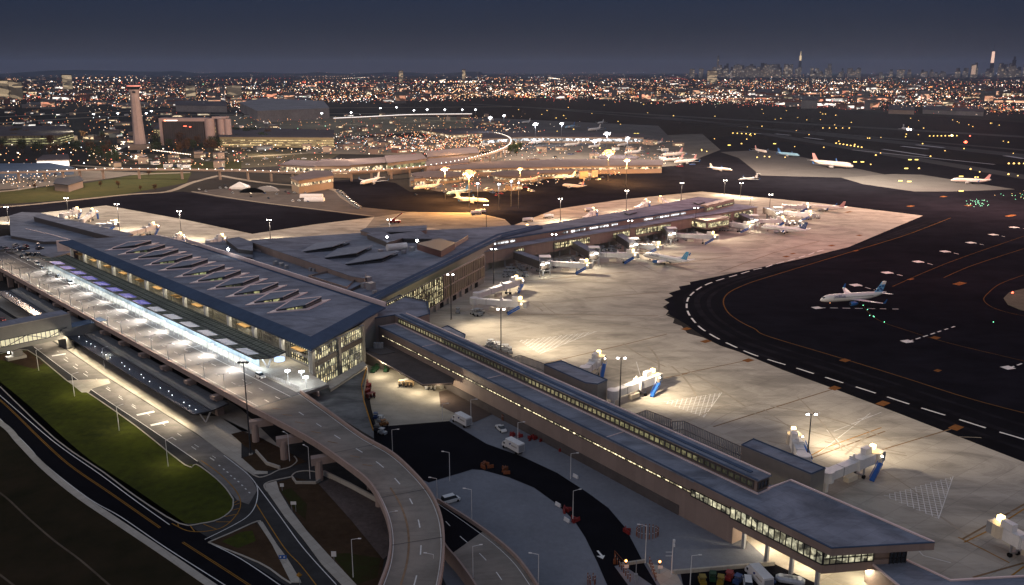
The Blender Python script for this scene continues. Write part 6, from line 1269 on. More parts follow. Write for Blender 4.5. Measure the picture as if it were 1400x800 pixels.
block([(478, 226), (533, 222), (528, 215), (476, 218)], 0, 11, TAN, 'terminal_building', 'grey roofed third section of the older terminal', 'terminal', G_FAR); block([(530, 223), (583, 217), (575, 210), (527, 213)], 0, 14, TAN, 'terminal_building', 'dark fronted fourth section of the older terminal', 'terminal', G_DIM); block([(585, 215), (655, 209), (650, 201), (584, 207)], 0, 13, TAN, 'terminal_building', 'curved pale roof section of the older terminal', 'terminal', G_FAR)
block([(583, 227), (640, 222), (640, 212), (583, 216)], 0, 11, mat('lilac_wall', (.25, .20, .21), .8), 'terminal_building', 'plain lilac grey block of the older terminal', 'terminal')
block([(600, 232), (780, 228), (905, 226), (905, 219), (780, 218), (640, 222)], 0, 9, BEIGE, 'satellite_pier', 'long beige pier running right from the older terminal', 'pier', G_FAR, wz=(5.2, 7.4)); block([(700, 238), (790, 236), (780, 228), (700, 229)], 0, 6, TAN, 'service_building', 'tan shed with lit doors below the long beige pier', 'service building', G_FAR)
def rotund(u, v, r, h, label, win=G_FAR):
    x, y, _ = P(u, v); T = thing('satellite_building', label, 'satellite', (x, y, 0)); MB().loft([rg(r, 0, 28), rg(r, h * .6, 28)]).build('wall', TAN, T); MB().loft([rg(r * 1.02, h * .3, 28), rg(r * 1.02, h * .5, 28)]).build('window', win, T); MB().loft([rg(r * 1.12, h * .62, 28), rg(r * 1.12, h * .8, 28), rg(r * .4, h, 28)]).build('roof', FROOF, T)
rotund(600, 247, 26, 9, 'round satellite with a ridged roof under the left amber lamp'); rotund(705, 246, 24, 9, 'round satellite below the larger amber lamp'); rotund(845, 222, 24, 9, 'round satellite behind the brightest amber lamp'); rotund(742, 191, 34, 10, 'round satellite of the far terminal', G_FAR2); rotund(812, 190, 30, 10, 'second round satellite of the far terminal', G_FAR2)
block([(660, 190), (720, 187), (880, 188), (880, 183), (720, 181), (660, 182)], 0, 10, TAN, 'terminal_building', 'long low far terminal pier with cool lamps', 'terminal', G_FAR2)
block([(618, 184), (676, 181), (650, 175), (575, 177)], 0, 8, TAN, 'terminal_building', 'wide dark curved roof terminal beyond the car park', 'terminal', G_FAR)
block([(-30, 236), (0, 235), (100, 229), (66, 223), (0, 224), (-30, 224)], 0, 8, BLUEM, 'hangar', 'long blue roofed hall at the left edge', 'hall', None, BLUEM); block([(74, 251), (93, 253), (113, 247), (108, 241), (78, 244)], 0, 7, BEIGE, 'gatehouse', 'small flat roofed beige building lit by two lamps', 'building', None, DARKM)
block([(50, 219), (94, 218), (92, 211), (60, 212)], 0, 9, WHITE, 'petrol_station', 'bright white canopied building behind the blue roofed hall', 'petrol station', emis('forecourt_white', (1, .92, .85), 1.6), wz=(1.5, 7))
block([(0, 186), (80, 185), (100, 180), (88, 172), (0, 173)], 0, 16, mat('garage_olive', (.16, .15, .10), .8, .15, .05, joints=(5, 0, .4, .3)), 'parking_garage', 'wide olive parking garage at the left edge', 'parking garage', litglass('garage_glow', (.8, .75, .35), .8, (7, 7, 2), .4), wz=(3, 18)); block([(300, 187), (456, 188), (456, 178), (300, 174)], 0, 16, mat('garage_tan', (.24, .20, .12), .8, .15, .05), 'parking_garage', 'tan parking garage right of the hotel', 'parking garage', litglass('garage_glow_warm', (1, .75, .35), .9, (7, 7, 2), .4), wz=(3, 15)); block([(210, 176), (232, 178), (305, 172), (300, 160), (225, 162)], 0, 14, mat('garage_tan', (.2, .2, .2)), 'parking_garage', 'low pale parking deck behind the hotel', 'parking garage', MATS['garage_glow_warm'], wz=(9, 13))
block([(328, 140), (352, 152), (450, 148), (442, 138), (360, 134)], 0, 26, mat('warehouse_pale', (.22, .20, .20), .8), 'hangar', 'large pale hangar with a pitched end on the far field', 'hangar', None, mat('hangar_roof', (.26, .24, .24), .8)); block([(240, 144), (310, 145), (308, 137), (240, 138)], 0, 18, MATS['warehouse_pale'], 'warehouse', 'long grey warehouse left of the pale hangar', 'warehouse'); block([(1215, 150), (1250, 151), (1249, 143), (1215, 143)], 0, 11, BEIGE, 'warehouse', 'squat beige block past the runways at right', 'warehouse'); block([(1262, 150), (1345, 153), (1345, 145), (1262, 145)], 0, 11, mat('warehouse_grey', (.17, .17, .17), .8), 'warehouse', 'wide grey warehouse past the runways at right', 'warehouse'); block([(1035, 128), (1066, 128), (1066, 122), (1035, 122)], 0, 18, mat('warehouse_peach', (.45, .30, .22), .8), 'warehouse', 'peach lit warehouse in the middle distance', 'warehouse'); block([(1096, 137), (1118, 137), (1118, 132), (1096, 132)], 0, 26, MATS['warehouse_grey'], 'warehouse', 'grey shed left of the bright yard', 'warehouse')
# elevated train line
tr = thing('train_viaduct', 'curving elevated train track with rows of small lights', 'train viaduct', (*P(500, 232, 10)[:2], 0), world=True)
tp_ = smooth_line([P(*p, 11)[:2] for p in ((-40, 236), (60, 234), (140, 231), (300, 232), (400, 235), (480, 234), (560, 229), (620, 221), (660, 212), (685, 204), (697, 197), (698, 190), (690, 185), (675, 181))], 6)
m_ = MB(); ribbon(m_, tp_, 6, 9.5, None, 1.6); m_.build('deck', BEIGE, tr)
cl_ = MB()
for i in range(0, len(tp_), 2): cl_.box((*tp_[i], 4.7), (2, 2, 9.4))
build_each(cl_, 'pier', BEIGE, tr)
lt_ = MB(); acc = 0
for a, b in zip(tp_, tp_[1:]):
    l_ = math.dist(a, b); k_ = 0
    while acc < l_: t_ = acc / l_; lt_.octa((a[0] + (b[0] - a[0]) * t_, a[1] + (b[1] - a[1]) * t_ - 3, 11.8), .62, .5); acc += 9.5
    acc -= l_
tl_ = lt_.build('track_light', emis('track_light', (1, .86, .72), 6), tr); tl_['kind'] = 'stuff'
tn = thing('train_viaduct', 'far straight white lit train track beyond the car parks', 'train viaduct', (*P(550, 158, 10)[:2], 0), world=True)
q_ = smooth_line([P(*p, 11)[:2] for p in ((455, 162), (500, 160), (560, 157), (645, 156))], 4); m_ = MB(); ribbon(m_, q_, 5, 9, None, 2); m_.build('deck', BEIGE, tn); m_ = MB(); ribbon(m_, offs(q_, -3), .8, 11.2, None, 1.2); m_.build('lit_rail', emis('rail_white', (1, .9, .85), 1.6), tn)
# high masts of the far aprons: the big amber and white lamps
def high(u, v, h, s_, E, power, rgb, label, grp=None):
    E2_ = emis('sodium_halo', (1, .36, .04), 1.15) if E is EAM else emis('flood_halo', (.85, .9, 1), .9)
    # u, v: the lamp as seen; find the foot by height
    x, y, _ = P(u, v, h); t = thing('high_mast_lamp', label, 'high mast lamp', (x, y, 0), 0, grp); MB().tube((0, 0, 0), (0, 0, h), .4, .2, 6).build('pole', DARKM, t); MB().ball((0, 0, h), s_ * (.95 if E is EAM else .5), 10, s_ * (.8 if E is EAM else .4)).build('lamp_head', E, t)
    rr_ = MB()
    for j in range(9): a_ = j * .698; rr_.octa((s_ * (1.25 if E is EAM else .85) * math.cos(a_), s_ * (1.25 if E is EAM else .85) * math.sin(a_), h + s_ * .28 * math.cos(j * 2.1)), s_ * (.36 if E is EAM else .2))  # small glowing beads added as a halo round the lamp
    rr_.build('halo_ring', E2_, t)
    if power: light('POINT', (0, -2, h - 3), power * (.95 if E is EAM else .10), rgb, 'mast_light', t, 1.5, local=True)
EAM = emis('sodium_glow', (1, .42, .07), 4.5); EWH = emis('flood_white', (.95, .98, 1), 26)
for a in ((641, 237, 30, 3.9, EAM, 900000, (1, .45, .1), 'largest amber lamp over the round satellite'), (608, 231, 28, 2.4, EAM, 380000, (1, .45, .1), 'smaller amber lamp left of the largest one'), (832, 209, 30, 4.6, EAM, 1000000, (1, .45, .1), 'brightest amber lamp over the beige pier'), (857, 219, 26, 2., EAM, 260000, (1, .5, .14), 'small amber lamp right of the brightest one'), (711, 231, 22, 1.8, EAM, 120000, (1, .5, .14), 'small amber lamp at the end of the beige pier'),
          (830, 183, 34, 5., EWH, 700000, (.9, .95, 1), 'largest white flood lamp at the far stands'), (858, 189, 32, 3.3, EWH, 300000, (.9, .95, 1), 'white flood lamp right of the largest one'), (813, 193, 30, 3.4, EWH, 300000, (.9, .95, 1), 'white flood lamp below left of the largest one'), (768, 169, 34, 3.8, EWH, 300000, (.9, .95, 1), 'white flood lamp among the widebodies'), (732, 170, 34, 5, EWH, 500000, (.9, .95, 1), 'bright white flood lamp beyond the train bend'),
          (670, 161, 34, 4.2, EWH, 400000, (.85, .93, 1), 'bluish white flood lamp on the far terminal roof'), (689, 158, 34, 3.2, EWH, 200000, (.9, .95, 1), 'flood lamp right of the bluish one'), (682, 252, 22, 1.6, EWH, 60000, (.8, .93, 1), 'cool lamp among the satellite jets'), (653, 251, 22, 1.7, EWH, 60000, (.9, .95, .9), 'cool lamp left among the satellite jets'), (699, 248, 22, 1.5, EWH, 60000, (.9, .95, 1), 'cool lamp right among the satellite jets'), (709, 250, 22, 1.3, EWH, 30000, (1, .98, .9), 'last cool lamp among the satellite jets')):
    high(*a)
for u, v in ((480, 154), (520, 148), (542, 147), (566, 151), (584, 150), (608, 150), (632, 150), (650, 150), (440, 155), (128, 156), (161, 155), (200, 155), (207, 152)): high(u, v, 26, 3.2, EWH, 60000, (1, .95, .9), 'white lamp in the row over the far car parks', 'white lamps over the far car parks')
for (u, v, pw, c_) in ((470, 200, 420000, (1, .72, .42)), (540, 190, 420000, (1, .66, .35)), (620, 195, 900000, (1, .55, .2)), (660, 200, 500000, (1, .55, .2)), (360, 185, 500000, (1, .78, .5)), (420, 210, 240000, (1, .75, .5)), (60, 244, 200000, (1, .9, .75)), (150, 200, 300000, (1, .8, .6)), (100, 170, 500000, (.95, .9, .6)), (560, 215, 200000, (1, .65, .4)), (350, 224, 120000, (1, .75, .5)), (340, 262, 40000, (1, .75, .6)), (480, 222, 150000, (1, .7, .5)), (720, 182, 300000, (1, .8, .6)), (1135, 222, 30000, (1, .8, .75)), (1250, 246, 16000, (.9, .9, 1)), (1320, 242, 26000, (1, .8, .75)), (920, 215, 90000, (1, .7, .6)), (300, 160, 300000, (1, .75, .55))):
    light('POINT', P(u, v, 28), pw * (.26 if u < 500 else .10), c_, 'area_fill_light', None, 2)  # added points without masts, brightening the lots and aprons below
# trees near the hotel and tower
def tree(u, v, h, label, leaf=LEAF, grp='trees round the hotel', seed=0):
    k_ = ('tree', leaf.name, seed)
    if k_ not in PROT:
        r = random.Random(seed + 11); T = thing('leafy_tree', label, 'tree', (0, 0, 0)); m_ = MB().tube((0, 0, 0), (.02, .01, .5), .035, .02, 6)
        for j in range(5): a = j * 1.3; m_.tube((.01, 0, .35 + .04 * j), (.22 * math.cos(a), .22 * math.sin(a), .62 + .04 * j), .014, .006, 5)
        m_.build('trunk', BARK, T); c_ = MB()
        for j in range(620):
            cl = j % 11; cx, cy_, cz = .24 * math.cos(cl * 2.1) * (.4 + .1 * (cl % 6)), .24 * math.sin(cl * 2.1) * (.4 + .1 * (cl % 5)), .42 + .055 * cl * .9
            x, y, z_ = r.gauss(cx, .09), r.gauss(cy_, .09), r.gauss(cz, .07); s_ = r.uniform(.02, .045); a = r.uniform(0, 6.3); b = r.uniform(-.8, .8)
            dx = Vector((math.cos(a), math.sin(a), b)) * s_; dy = Vector((-math.sin(a), math.cos(a), r.uniform(-1, 1))) * s_; p = Vector((x, y, z_)); c_.poly([p - dx, p - dy * .7, p + dx, p + dy])
        c_.build('crown', leaf, T); PROT[k_] = T; t = T
    else: t = copy_tree(PROT[k_])
    t['label'] = label; t['group'] = grp; t.location = P(u, v); t.rotation_euler = (0, 0, random.uniform(0, 6)); s_ = h * random.uniform(.85, 1.15); t.scale = (s_ * 1.1, s_ * 1.1, s_)
tr_ = random.Random(3)
for k in range(46): u = tr_.uniform(208, 370); v = tr_.uniform(196, 213) if u < 300 else tr_.uniform(186, 200); tree(u, v, tr_.uniform(12, 20), 'dark tree in the belt round the hotel', LEAF if k % 3 else LEAFB, 'trees round the hotel', k % 3)
for k in range(44): tree(tr_.uniform(0, 165), tr_.uniform(190, 214), tr_.uniform(12, 18), 'dark tree in the belt behind the blue roofed hall', LEAF if k % 2 else LEAFB, 'trees behind the blue roofed hall', k % 3)
for k in range(14): tree(tr_.uniform(120, 165), tr_.uniform(206, 226), tr_.uniform(10, 16), 'dark tree on the slope left of the control tower', LEAF, 'trees left of the control tower', k % 3)
for k in range(8): tree(tr_.uniform(20, 250), tr_.uniform(240, 262), tr_.uniform(5, 8), 'small bare looking tree on the dry grass field', LEAFB, 'small trees on the dry field', k % 3)
for k in range(9): tree(tr_.uniform(695, 712), tr_.uniform(200, 215), tr_.uniform(9, 13), 'dark shrubby tree inside the train bend', LEAF, 'trees inside the train bend', k % 3)
# airfield lights
def flight(u, v, E, label, grp, s_=.5, z=.5, cat='runway light'):
    k_ = ('fl', E.name, cat)
    if k_ not in PROT:
        T = thing('taxiway_light' if cat != 'guidance sign' else 'guidance_sign', label, cat)
        if cat == 'guidance sign': MB().box((0, 0, .55), (4, .4, 1.0)).build('lit_panel', E, T); MB().box((-1.6, 0, .05), (.2, .2, .1)).box((1.6, 0, .05), (.2, .2, .1)).build('foot', DARKM, T)
        else: MB().tube((0, 0, 0), (0, 0, .5), .3, n=6).build('stem', DARKM, T); MB().octa((0, 0, .9), 1., .8).build('lamp_head', E, T)
        PROT[k_] = T; t = T
    else: t = copy_tree(PROT[k_])
    t['label'] = label; t['group'] = grp; t.location = P(u, v, 0.1); t.scale = (s_, s_, s_)
fr_ = random.Random(9)
for u0, v0, du, dv, n in ((1271, 187, 5.3, -.05, 8), (1002, 183, 6, .3, 6), (1143, 197, 5, .8, 8), (1125, 176, 9, 0, 5), (1379, 225, 7, 0, 4)):
    for k in range(n): flight(u0 + du * k, v0 + dv * k, E_AMB, 'amber light in one of the short rows on the airfield', 'amber light rows on the airfield', 1.5)
for k in range(90):
    u = fr_.uniform(700, 1395); v = fr_.uniform(140 + max(0, (u - 900) * .06), 200 + (u - 700) * .06); flight(u, v, E_AMB, 'single amber airfield light out on the dark grass', 'scattered amber airfield lights', fr_.uniform(.9, 1.5) * (1 if v > 160 else 1.3))
for u, v in ((1239, 231), (1314, 242), (1335, 243), (1231, 248), (1243, 249), (1169, 222), (1179, 222), (1244, 219), (1253, 219), (872, 183), (997, 199), (1314, 262), (1059, 197), (868, 183)): flight(u, v, E_SIGN, 'yellow lit guidance sign beside a taxiway', 'yellow guidance signs on the airfield', 1.1, cat='guidance sign')
for k in range(34): a = fr_.random(); flight(fr_.gauss(1338, 8), fr_.gauss(278, 3.5), E_GRN, 'green light in the cluster at the taxiway crossing', 'green lights at the taxiway crossing', .32)
for k in range(22): flight(fr_.gauss(1392, 14), fr_.gauss(269, 3.5), E_GRN if k % 2 else E_AMB, 'small light in the right edge cluster', 'lights at the right edge cluster', .35)
for u, v in ((1189, 432), (1194, 433), (1209, 441), (1195, 434), (1358, 441), (1180, 418), (1186, 424)): flight(u, v, E_GRN, 'tiny green white light along the curved taxi line', 'lights on the curved taxi line', .28)
flight(1384, 402, E_RED, 'red obstruction light at the rounded island on the right', 'red island light', .8); flight(1320, 197, E_RED, 'large red light beyond the runway', 'red light beyond the runway', 3.4); flight(1326, 187, E_RED, 'small red light above the large one', 'red light pair', 1.6); flight(1301, 187, E_WARM, 'bright light at the end of the amber row', 'bright light at the amber row', 2.4)
tg = thing('landing_airliner', 'pair of bright landing lights from an aircraft on the runway', 'aircraft', P(1243, 179)); MB().octa((-3, 0, 3), 2.4).octa((3, 0, 2.4), 2).build('landing_light', emis('landing_light', (1, .9, .85), 14), tg); MB().tube((0, 0, 3.4), (0, 30, 3.4), 2, n=10).build('fuselage', WHITE, tg); MB().box((0, 14, 3), (30, 4, .5)).build('wing', GREYM, tg); MB().prism([(-.3, 25), (.3, 25), (.3, 30), (-.3, 30)], 5, 11).build('tail_fin', GREYM, tg)
is_ = MB().prism(PL([(1372, 408), (1380, 400), (1400, 395), (1480, 390), (1500, 440), (1440, 435), (1395, 424), (1378, 417)]), .05, .25); struct('rounded_island', is_, mat('island_turf', (.10, .10, .075), .9, .3, .3))
hm = [(463, 262), (470, 270), (480, 279), (490, 284)]
for k in range(12): x, y, _ = P(462 + 2.6 * k, 262 + 2.1 * k); newcar(462 + 2.6 * k, 262 + 2.1 * k, .1, -40, 'pale vehicle parked along the curved taxiway edge', SILV, 'van', 'vehicles along the curved edge')
# ================= the city beyond =================
rc = random.Random(21)
WALLS = [mat('city_wall_brown', (.14, .10, .085), .9, .2, .03), mat('city_wall_grey', (.13, .125, .13), .9, .2, .03), mat('city_wall_brick', (.16, .075, .06), .9, .2, .03)]
GLOWS = [litglass('city_windows_warm', (1, .66, .32), 1.0, (14, 14, 7), .6, (1, .85, .6)), litglass('city_windows_red', (1, .35, .2), 1.0, (18, 18, 8), .65, (1, .6, .35)), litglass('city_windows_white', (1, .93, .85), 1.2, (20, 20, 8), .6)]
protos = []
for i in range(9):
    w_, d_, h_ = rc.choice(((46, 30, 9), (70, 34, 10), (30, 26, 14), (24, 20, 22), (90, 40, 12), (38, 26, 12), (55, 30, 8), (28, 24, 30), (60, 26, 16))); h_ = (9, 10, 14, 22, 12, 12, 8, 30, 16)[i]; w_ = (46, 70, 30, 24, 90, 38, 55, 28, 60)[i]; d_ = w_ * .5
    b = MB().m(WALLS[i % 3]).box((0, 0, h_ / 2), (w_, d_, h_)); b.box((w_ * .2, 0, h_ + 1.2), (w_ * .2, d_ * .3, 2.4)); b.m(GLOWS[i % 3]); 
    for s_ in (-1, 1): b.poly([(-w_ * .46, s_ * (d_ / 2 + .1), h_ * .25), (w_ * .46, s_ * (d_ / 2 + .1), h_ * .25), (w_ * .46, s_ * (d_ / 2 + .1), h_ * .7), (-w_ * .46, s_ * (d_ / 2 + .1), h_ * .7)])
    protos.append(b)
made = []
for b in protos: o = b.build('city_building'); o.location = (0, 0, 0); o.data.transform(Matrix.Translation((0, 0, 0))); made.append(o)
def citypt():
    while True:
        u = rc.uniform(-60, 1460)
        top = 105.5; lo = 150 if u < 340 else (142 if u < 640 else 134 + max(0, (u - 700)) * .034)
        v = top + (lo - top) * rc.random() ** .62
        if u < 210 and v > 140 and rc.random() < .5: continue
        return u, v
DIST = (('low building on the flat city edge just beyond the runways', 'buildings of the near city belt'), ('building in the wide lit belt of the far city', 'buildings of the far city belt'))
k = 0
nb_ = 0
for i in range(290):
    u, v = citypt(); x, y, _ = P(u, v); far = y > 3200; o = made[i % 9] if i < 9 else made[rc.randrange(9)].copy()
    if i >= 9: COL.objects.link(o)
    o.location = (x, y, 0); o.rotation_euler = (0, 0, rc.choice((0.2, .35, -.4, 1.75)) + rc.uniform(-.1, .1)); s_ = 1.0 if y < 2600 else 1.5; o.scale = (s_, s_, 1.3 if far else 1)
    tag(o, *(DIST[1 if far else 0][0], 'building', DIST[1 if far else 0][1]))
# low buildings, sheds and service kit between the terminals and the city
rs2 = random.Random(77); sheds = []
for i in range(6):
    w_, d_, h_ = ((16, 9, 5), (26, 12, 6), (12, 10, 8), (34, 14, 7), (20, 16, 4.5), (9, 7, 4))[i]; b = MB().m((TAN, WALLS[1], BEIGE, WALLS[0], WALLS[2], WHITE)[i]).box((0, 0, h_ / 2), (w_, d_, h_)); b.m(FROOF).box((0, 0, h_ + .15), (w_ + .8, d_ + .8, .3)); b.box((w_ * .2, 0, h_ + .8), (w_ * .15, d_ * .3, 1.2))
    b.m((G_FAR, GLOWS[2], G_FAR, GLOWS[0], G_FAR, GLOWS[2])[i])
    for s_ in (-1, 1): b.poly([(-w_ * .44, s_ * (d_ / 2 + .06), h_ * .2), (w_ * .44, s_ * (d_ / 2 + .06), h_ * .2), (w_ * .44, s_ * (d_ / 2 + .06), h_ * .62), (-w_ * .44, s_ * (d_ / 2 + .06), h_ * .62)])
    o = b.build('service_building'); o.location = (0, 0, 0); sheds.append(o)
used = set()
def shed(u, v, label, grp, k=None):
    k = rs2.randrange(6) if k is None else k; o = sheds[k] if k not in used else sheds[k].copy()
    if k in used: COL.objects.link(o)
    used.add(k); o.location = P(u, v); o.rotation_euler = (0, 0, rs2.choice((.1, .8, -.7, 1.6)) + rs2.uniform(-.15, .15)); tag(o, label, 'building', grp)
for k in range(6): shed(300 + 60 * k, 206 - k, 'low service building strung between the hotel and the older terminal', 'service buildings by the older terminal', k)
for i in range(60): u = rs2.uniform(-10, 330); v = rs2.uniform(154, 196); shed(u, v, 'low building in the built up strip behind the control tower', 'buildings behind the control tower')
for i in range(46): u = rs2.uniform(330, 700); v = rs2.uniform(158, 212); shed(u, v, 'low service building strung between the hotel and the older terminal', 'service buildings by the older terminal')
for i in range(34): u = rs2.uniform(570, 930); v = rs2.uniform(196, 262 - max(0, u - 700) * .16); shed(u, v, 'small shed among the stands of the older terminal', 'sheds at the older terminal stands', rs2.choice((0, 2, 5)))
for i in range(14): u = rs2.uniform(120, 330); v = rs2.uniform(214, 230); shed(u, v, 'small building beside the road below the hotel', 'buildings below the hotel', rs2.choice((0, 2, 5)))
fk = [v for k_, v in PROT.items() if k_[0] == 'far']
for i in range(230):
    if i < 160: u = rs2.uniform(565, 950); v = rs2.uniform(200, 268 - max(0, u - 700) * .17); lb, gp = 'car among the stands of the older terminal', 'vehicles at the older terminal stands'
    else: u = rs2.uniform(140, 470); v = rs2.uniform(198, 232); lb, gp = 'vehicle on the roads between the hotel and the elevated train', 'vehicles below the hotel'
    o = rs2.choice(fk).copy(); o.name = 'scattered_car'; COL.objects.link(o); o.location = P(u, v, .2); o.rotation_euler = (0, 0, rs2.uniform(0, 6)); s_ = rs2.uniform(1, 1.7); o.scale = (s_, s_, s_); tag(o, lb, 'service vehicle', gp)  # copies of the far parked car, scattered as extra vehicles
bm = MB()
for i in range(900):
    u = rc.uniform(-100, 1500); v = 99.2 + 30 * rc.random() ** 2.2; x, y, _ = P(u, v); w_ = rc.uniform(20, 90); h_ = rc.uniform(6, 18) * (1.6 if rc.random() < .06 else 1); bm.m(rc.choice(WALLS)).box((x, y, h_ / 2), (w_, w_ * .6, h_), rc.uniform(0, 3))
o = bm.build('city_blocks'); tag(o, 'endless low rooftops of the far city towards the horizon', 'city', None, 'stuff')
# lights of the city: streets and lit yards
lm = {}
def L_(key): return lm.setdefault(key, MB())
def dot(x, y, z, c, s): L_(c).octa((x, y, z), s, s * .8)
cols = ['white'] * 7 + ['warm'] * 11 + ['amber'] * 12 + ['red'] * 7 + ['cool'] * 2 + ['green']
def lampsize(y): return max(.45, y / 2400) * rc.uniform(.55, 1.25) * (1.9 if rc.random() < .07 else 1)
for i in range(430): # streets: regularly spaced lamps along straight lines
    u, v = citypt(); x, y, _ = P(u, v); a = rc.choice((.05, .12, -.1, 1.45, 1.62)) + rc.uniform(-.06, .06); n = rc.randint(5, 16); sp_ = rc.uniform(30, 55) * max(1, y / 3500); c = rc.choice(('white', 'warm', 'warm', 'amber', 'amber', 'red')); s0 = lampsize(y) * .8
    for k in range(n):
        xx, yy = x + math.cos(a) * sp_ * k, y + math.sin(a) * sp_ * k * 1.5
        if yy > 1550: dot(xx, yy, 9, c, s0 * rc.uniform(.8, 1.2))
for i in range(230): # lit yards
    u, v = citypt(); x, y, _ = P(u, v); n = rc.randint(4, 14); c = rc.choice(('white', 'white', 'cool', 'warm', 'amber', 'red')); s0 = lampsize(y); sp_ = 30 * max(1, y / 3000)
    for k in range(n): dot(x + rc.gauss(0, sp_ * 2.4), max(1550, y + rc.gauss(0, sp_ * 3)), rc.uniform(6, 16), c if rc.random() < .7 else rc.choice(cols), s0 * rc.uniform(.6, 1.2))
for i in range(2600): u, v = citypt(); x, y, _ = P(u, v); dot(x, y, rc.uniform(3, 14), rc.choice(cols), lampsize(y) * .8)
for i in range(520): u = rc.uniform(-80, 1480); v = 98.6 + 8 * rc.random(); x, y, _ = P(u, v); dot(x, y, rc.uniform(5, 30), rc.choice(cols), y / 3600 * rc.uniform(.5, 1.1))
for i in range(420): # the red lit freight yards beyond the runway
    u = rc.uniform(700, 1450); v = 131 + (u - 700) * .034 + rc.gauss(0, 2.2) + 2; x, y, _ = P(u, v); dot(x, y, rc.uniform(2, 8), rc.choice(('red', 'red', 'red', 'warm', 'white')), lampsize(y) * .75)
for i in range(420): # left: lots and streets round the hotel and tower
    u = rc.uniform(-20, 330); v = rc.uniform(152, 232); x, y, _ = P(u, v); dot(x, y, rc.uniform(3, 9), rc.choice(cols), rc.uniform(.5, 1.1))
for i in range(620): # the older terminal's lots
    u = rc.uniform(300, 720); v = rc.uniform(160, 214); x, y, _ = P(u, v); dot(x, y, rc.uniform(2, 9), rc.choice(('warm', 'amber', 'amber', 'white', 'red', 'warm') if u > 540 else cols), rc.uniform(.4, 1.))
for i in range(420): u = rc.uniform(560, 930); v = rc.uniform(196, 268 - max(0, (u - 700)) * .16); x, y, _ = P(u, v); dot(x, y, rc.uniform(2, 7), rc.choice(('amber', 'white', 'warm', 'red', 'warm')), rc.uniform(.25, .6))
for i in range(70): u = rc.uniform(0, 95); v = rc.uniform(238, 260); x, y, _ = P(u, v); dot(x, y, rc.uniform(3, 5), 'warm' if i % 3 else 'white', rc.uniform(.3, .7))
for i in range(650): u = rc.gauss(635, 50); v = rc.gauss(194, 9) - (u - 640) * .06; x, y, _ = P(u, v); dot(x, y, rc.uniform(2, 7), rc.choice(('amber', 'amber', 'warm', 'amber', 'red', 'white')), rc.uniform(.35, .95))
for i in range(45): # large floodlit yards
    u, v = citypt(); v = min(max(v, 112), 150 if u < 500 else 140); x, y, _ = P(u, v)
    for k in range(rc.randint(6, 16)): dot(x + rc.gauss(0, 70 * y / 3000), y + rc.gauss(0, 60 * y / 3000), rc.uniform(10, 22), 'white', lampsize(y) * rc.uniform(1., 1.5))
for i in range(260): u = rc.uniform(420, 600); v = rc.uniform(184, 206); x, y, _ = P(u, v); dot(x, y, rc.uniform(1.5, 4), rc.choice(('white', 'cool', 'warm', 'red', 'white')), rc.uniform(.25, .6))
for i in range(60): t_ = rc.random(); x, y, _ = P(150 + 28 * t_ + rc.gauss(0, 3), 213 - 24 * t_ + rc.gauss(0, 1.2)); dot(x, y, 3, rc.choice(('white', 'white', 'warm')), rc.uniform(.5, 1.1))
for i in range(130): x, y, _ = P(rc.uniform(130, 470), rc.gauss(222, 4)); dot(x, y, rc.uniform(1, 5), rc.choice(('white', 'warm', 'red', 'amber')), rc.uniform(.2, .5))
for k in range(24): x, y, _ = P(210 + 2.2 * k, 211 + k * .28); dot(x, y, 6, 'white', .75)
LC = {'white': ((1, .80, .62), 5), 'cool': ((.85, .93, 1), 5), 'warm': ((1, .55, .26), 3.0), 'amber': ((1, .36, .08), 2.2), 'red': ((1, .12, .05), 2.2), 'green': ((.4, 1, .6), 2.5)}
for c, b in lm.items():
    o = b.build('city_lights', emis('city_light_' + c, *LC[c])); tag(o, f'mass of small {c} lamps spread over the city and the airport edge', 'lights', None, 'stuff')
# point lights added over the far districts to put a glow on the ground
for (u, v, pw, c_) in ((60, 135, 5e6, (1, .7, .5)), (180, 130, 5e6, (1, .8, .65)), (300, 140, 4e6, (1, .8, .65)), (420, 126, 5e6, (1, .8, .7)), (520, 128, 6e6, (1, .7, .5)), (640, 124, 6e6, (1, .7, .5)), (760, 124, 8e6, (1, .75, .55)), (880, 126, 6e6, (1, .75, .55)), (1000, 128, 7e6, (1, .7, .5)), (1100, 130, 7e6, (1, .85, .65)), (1210, 132, 9e6, (1, .85, .65)), (1300, 138, 6e6, (1, .6, .45)), (1390, 140, 6e6, (1, .5, .4)), (900, 142, 1e6, (1, .35, .35)), (1150, 152, 1e6, (1, .35, .3)), (1330, 162, 1e6, (1, .35, .3)), (760, 136, 1e6, (1, .5, .45))):
    light('POINT', P(u, v, 90), pw * .13, c_, 'district_fill_light', None, 12)
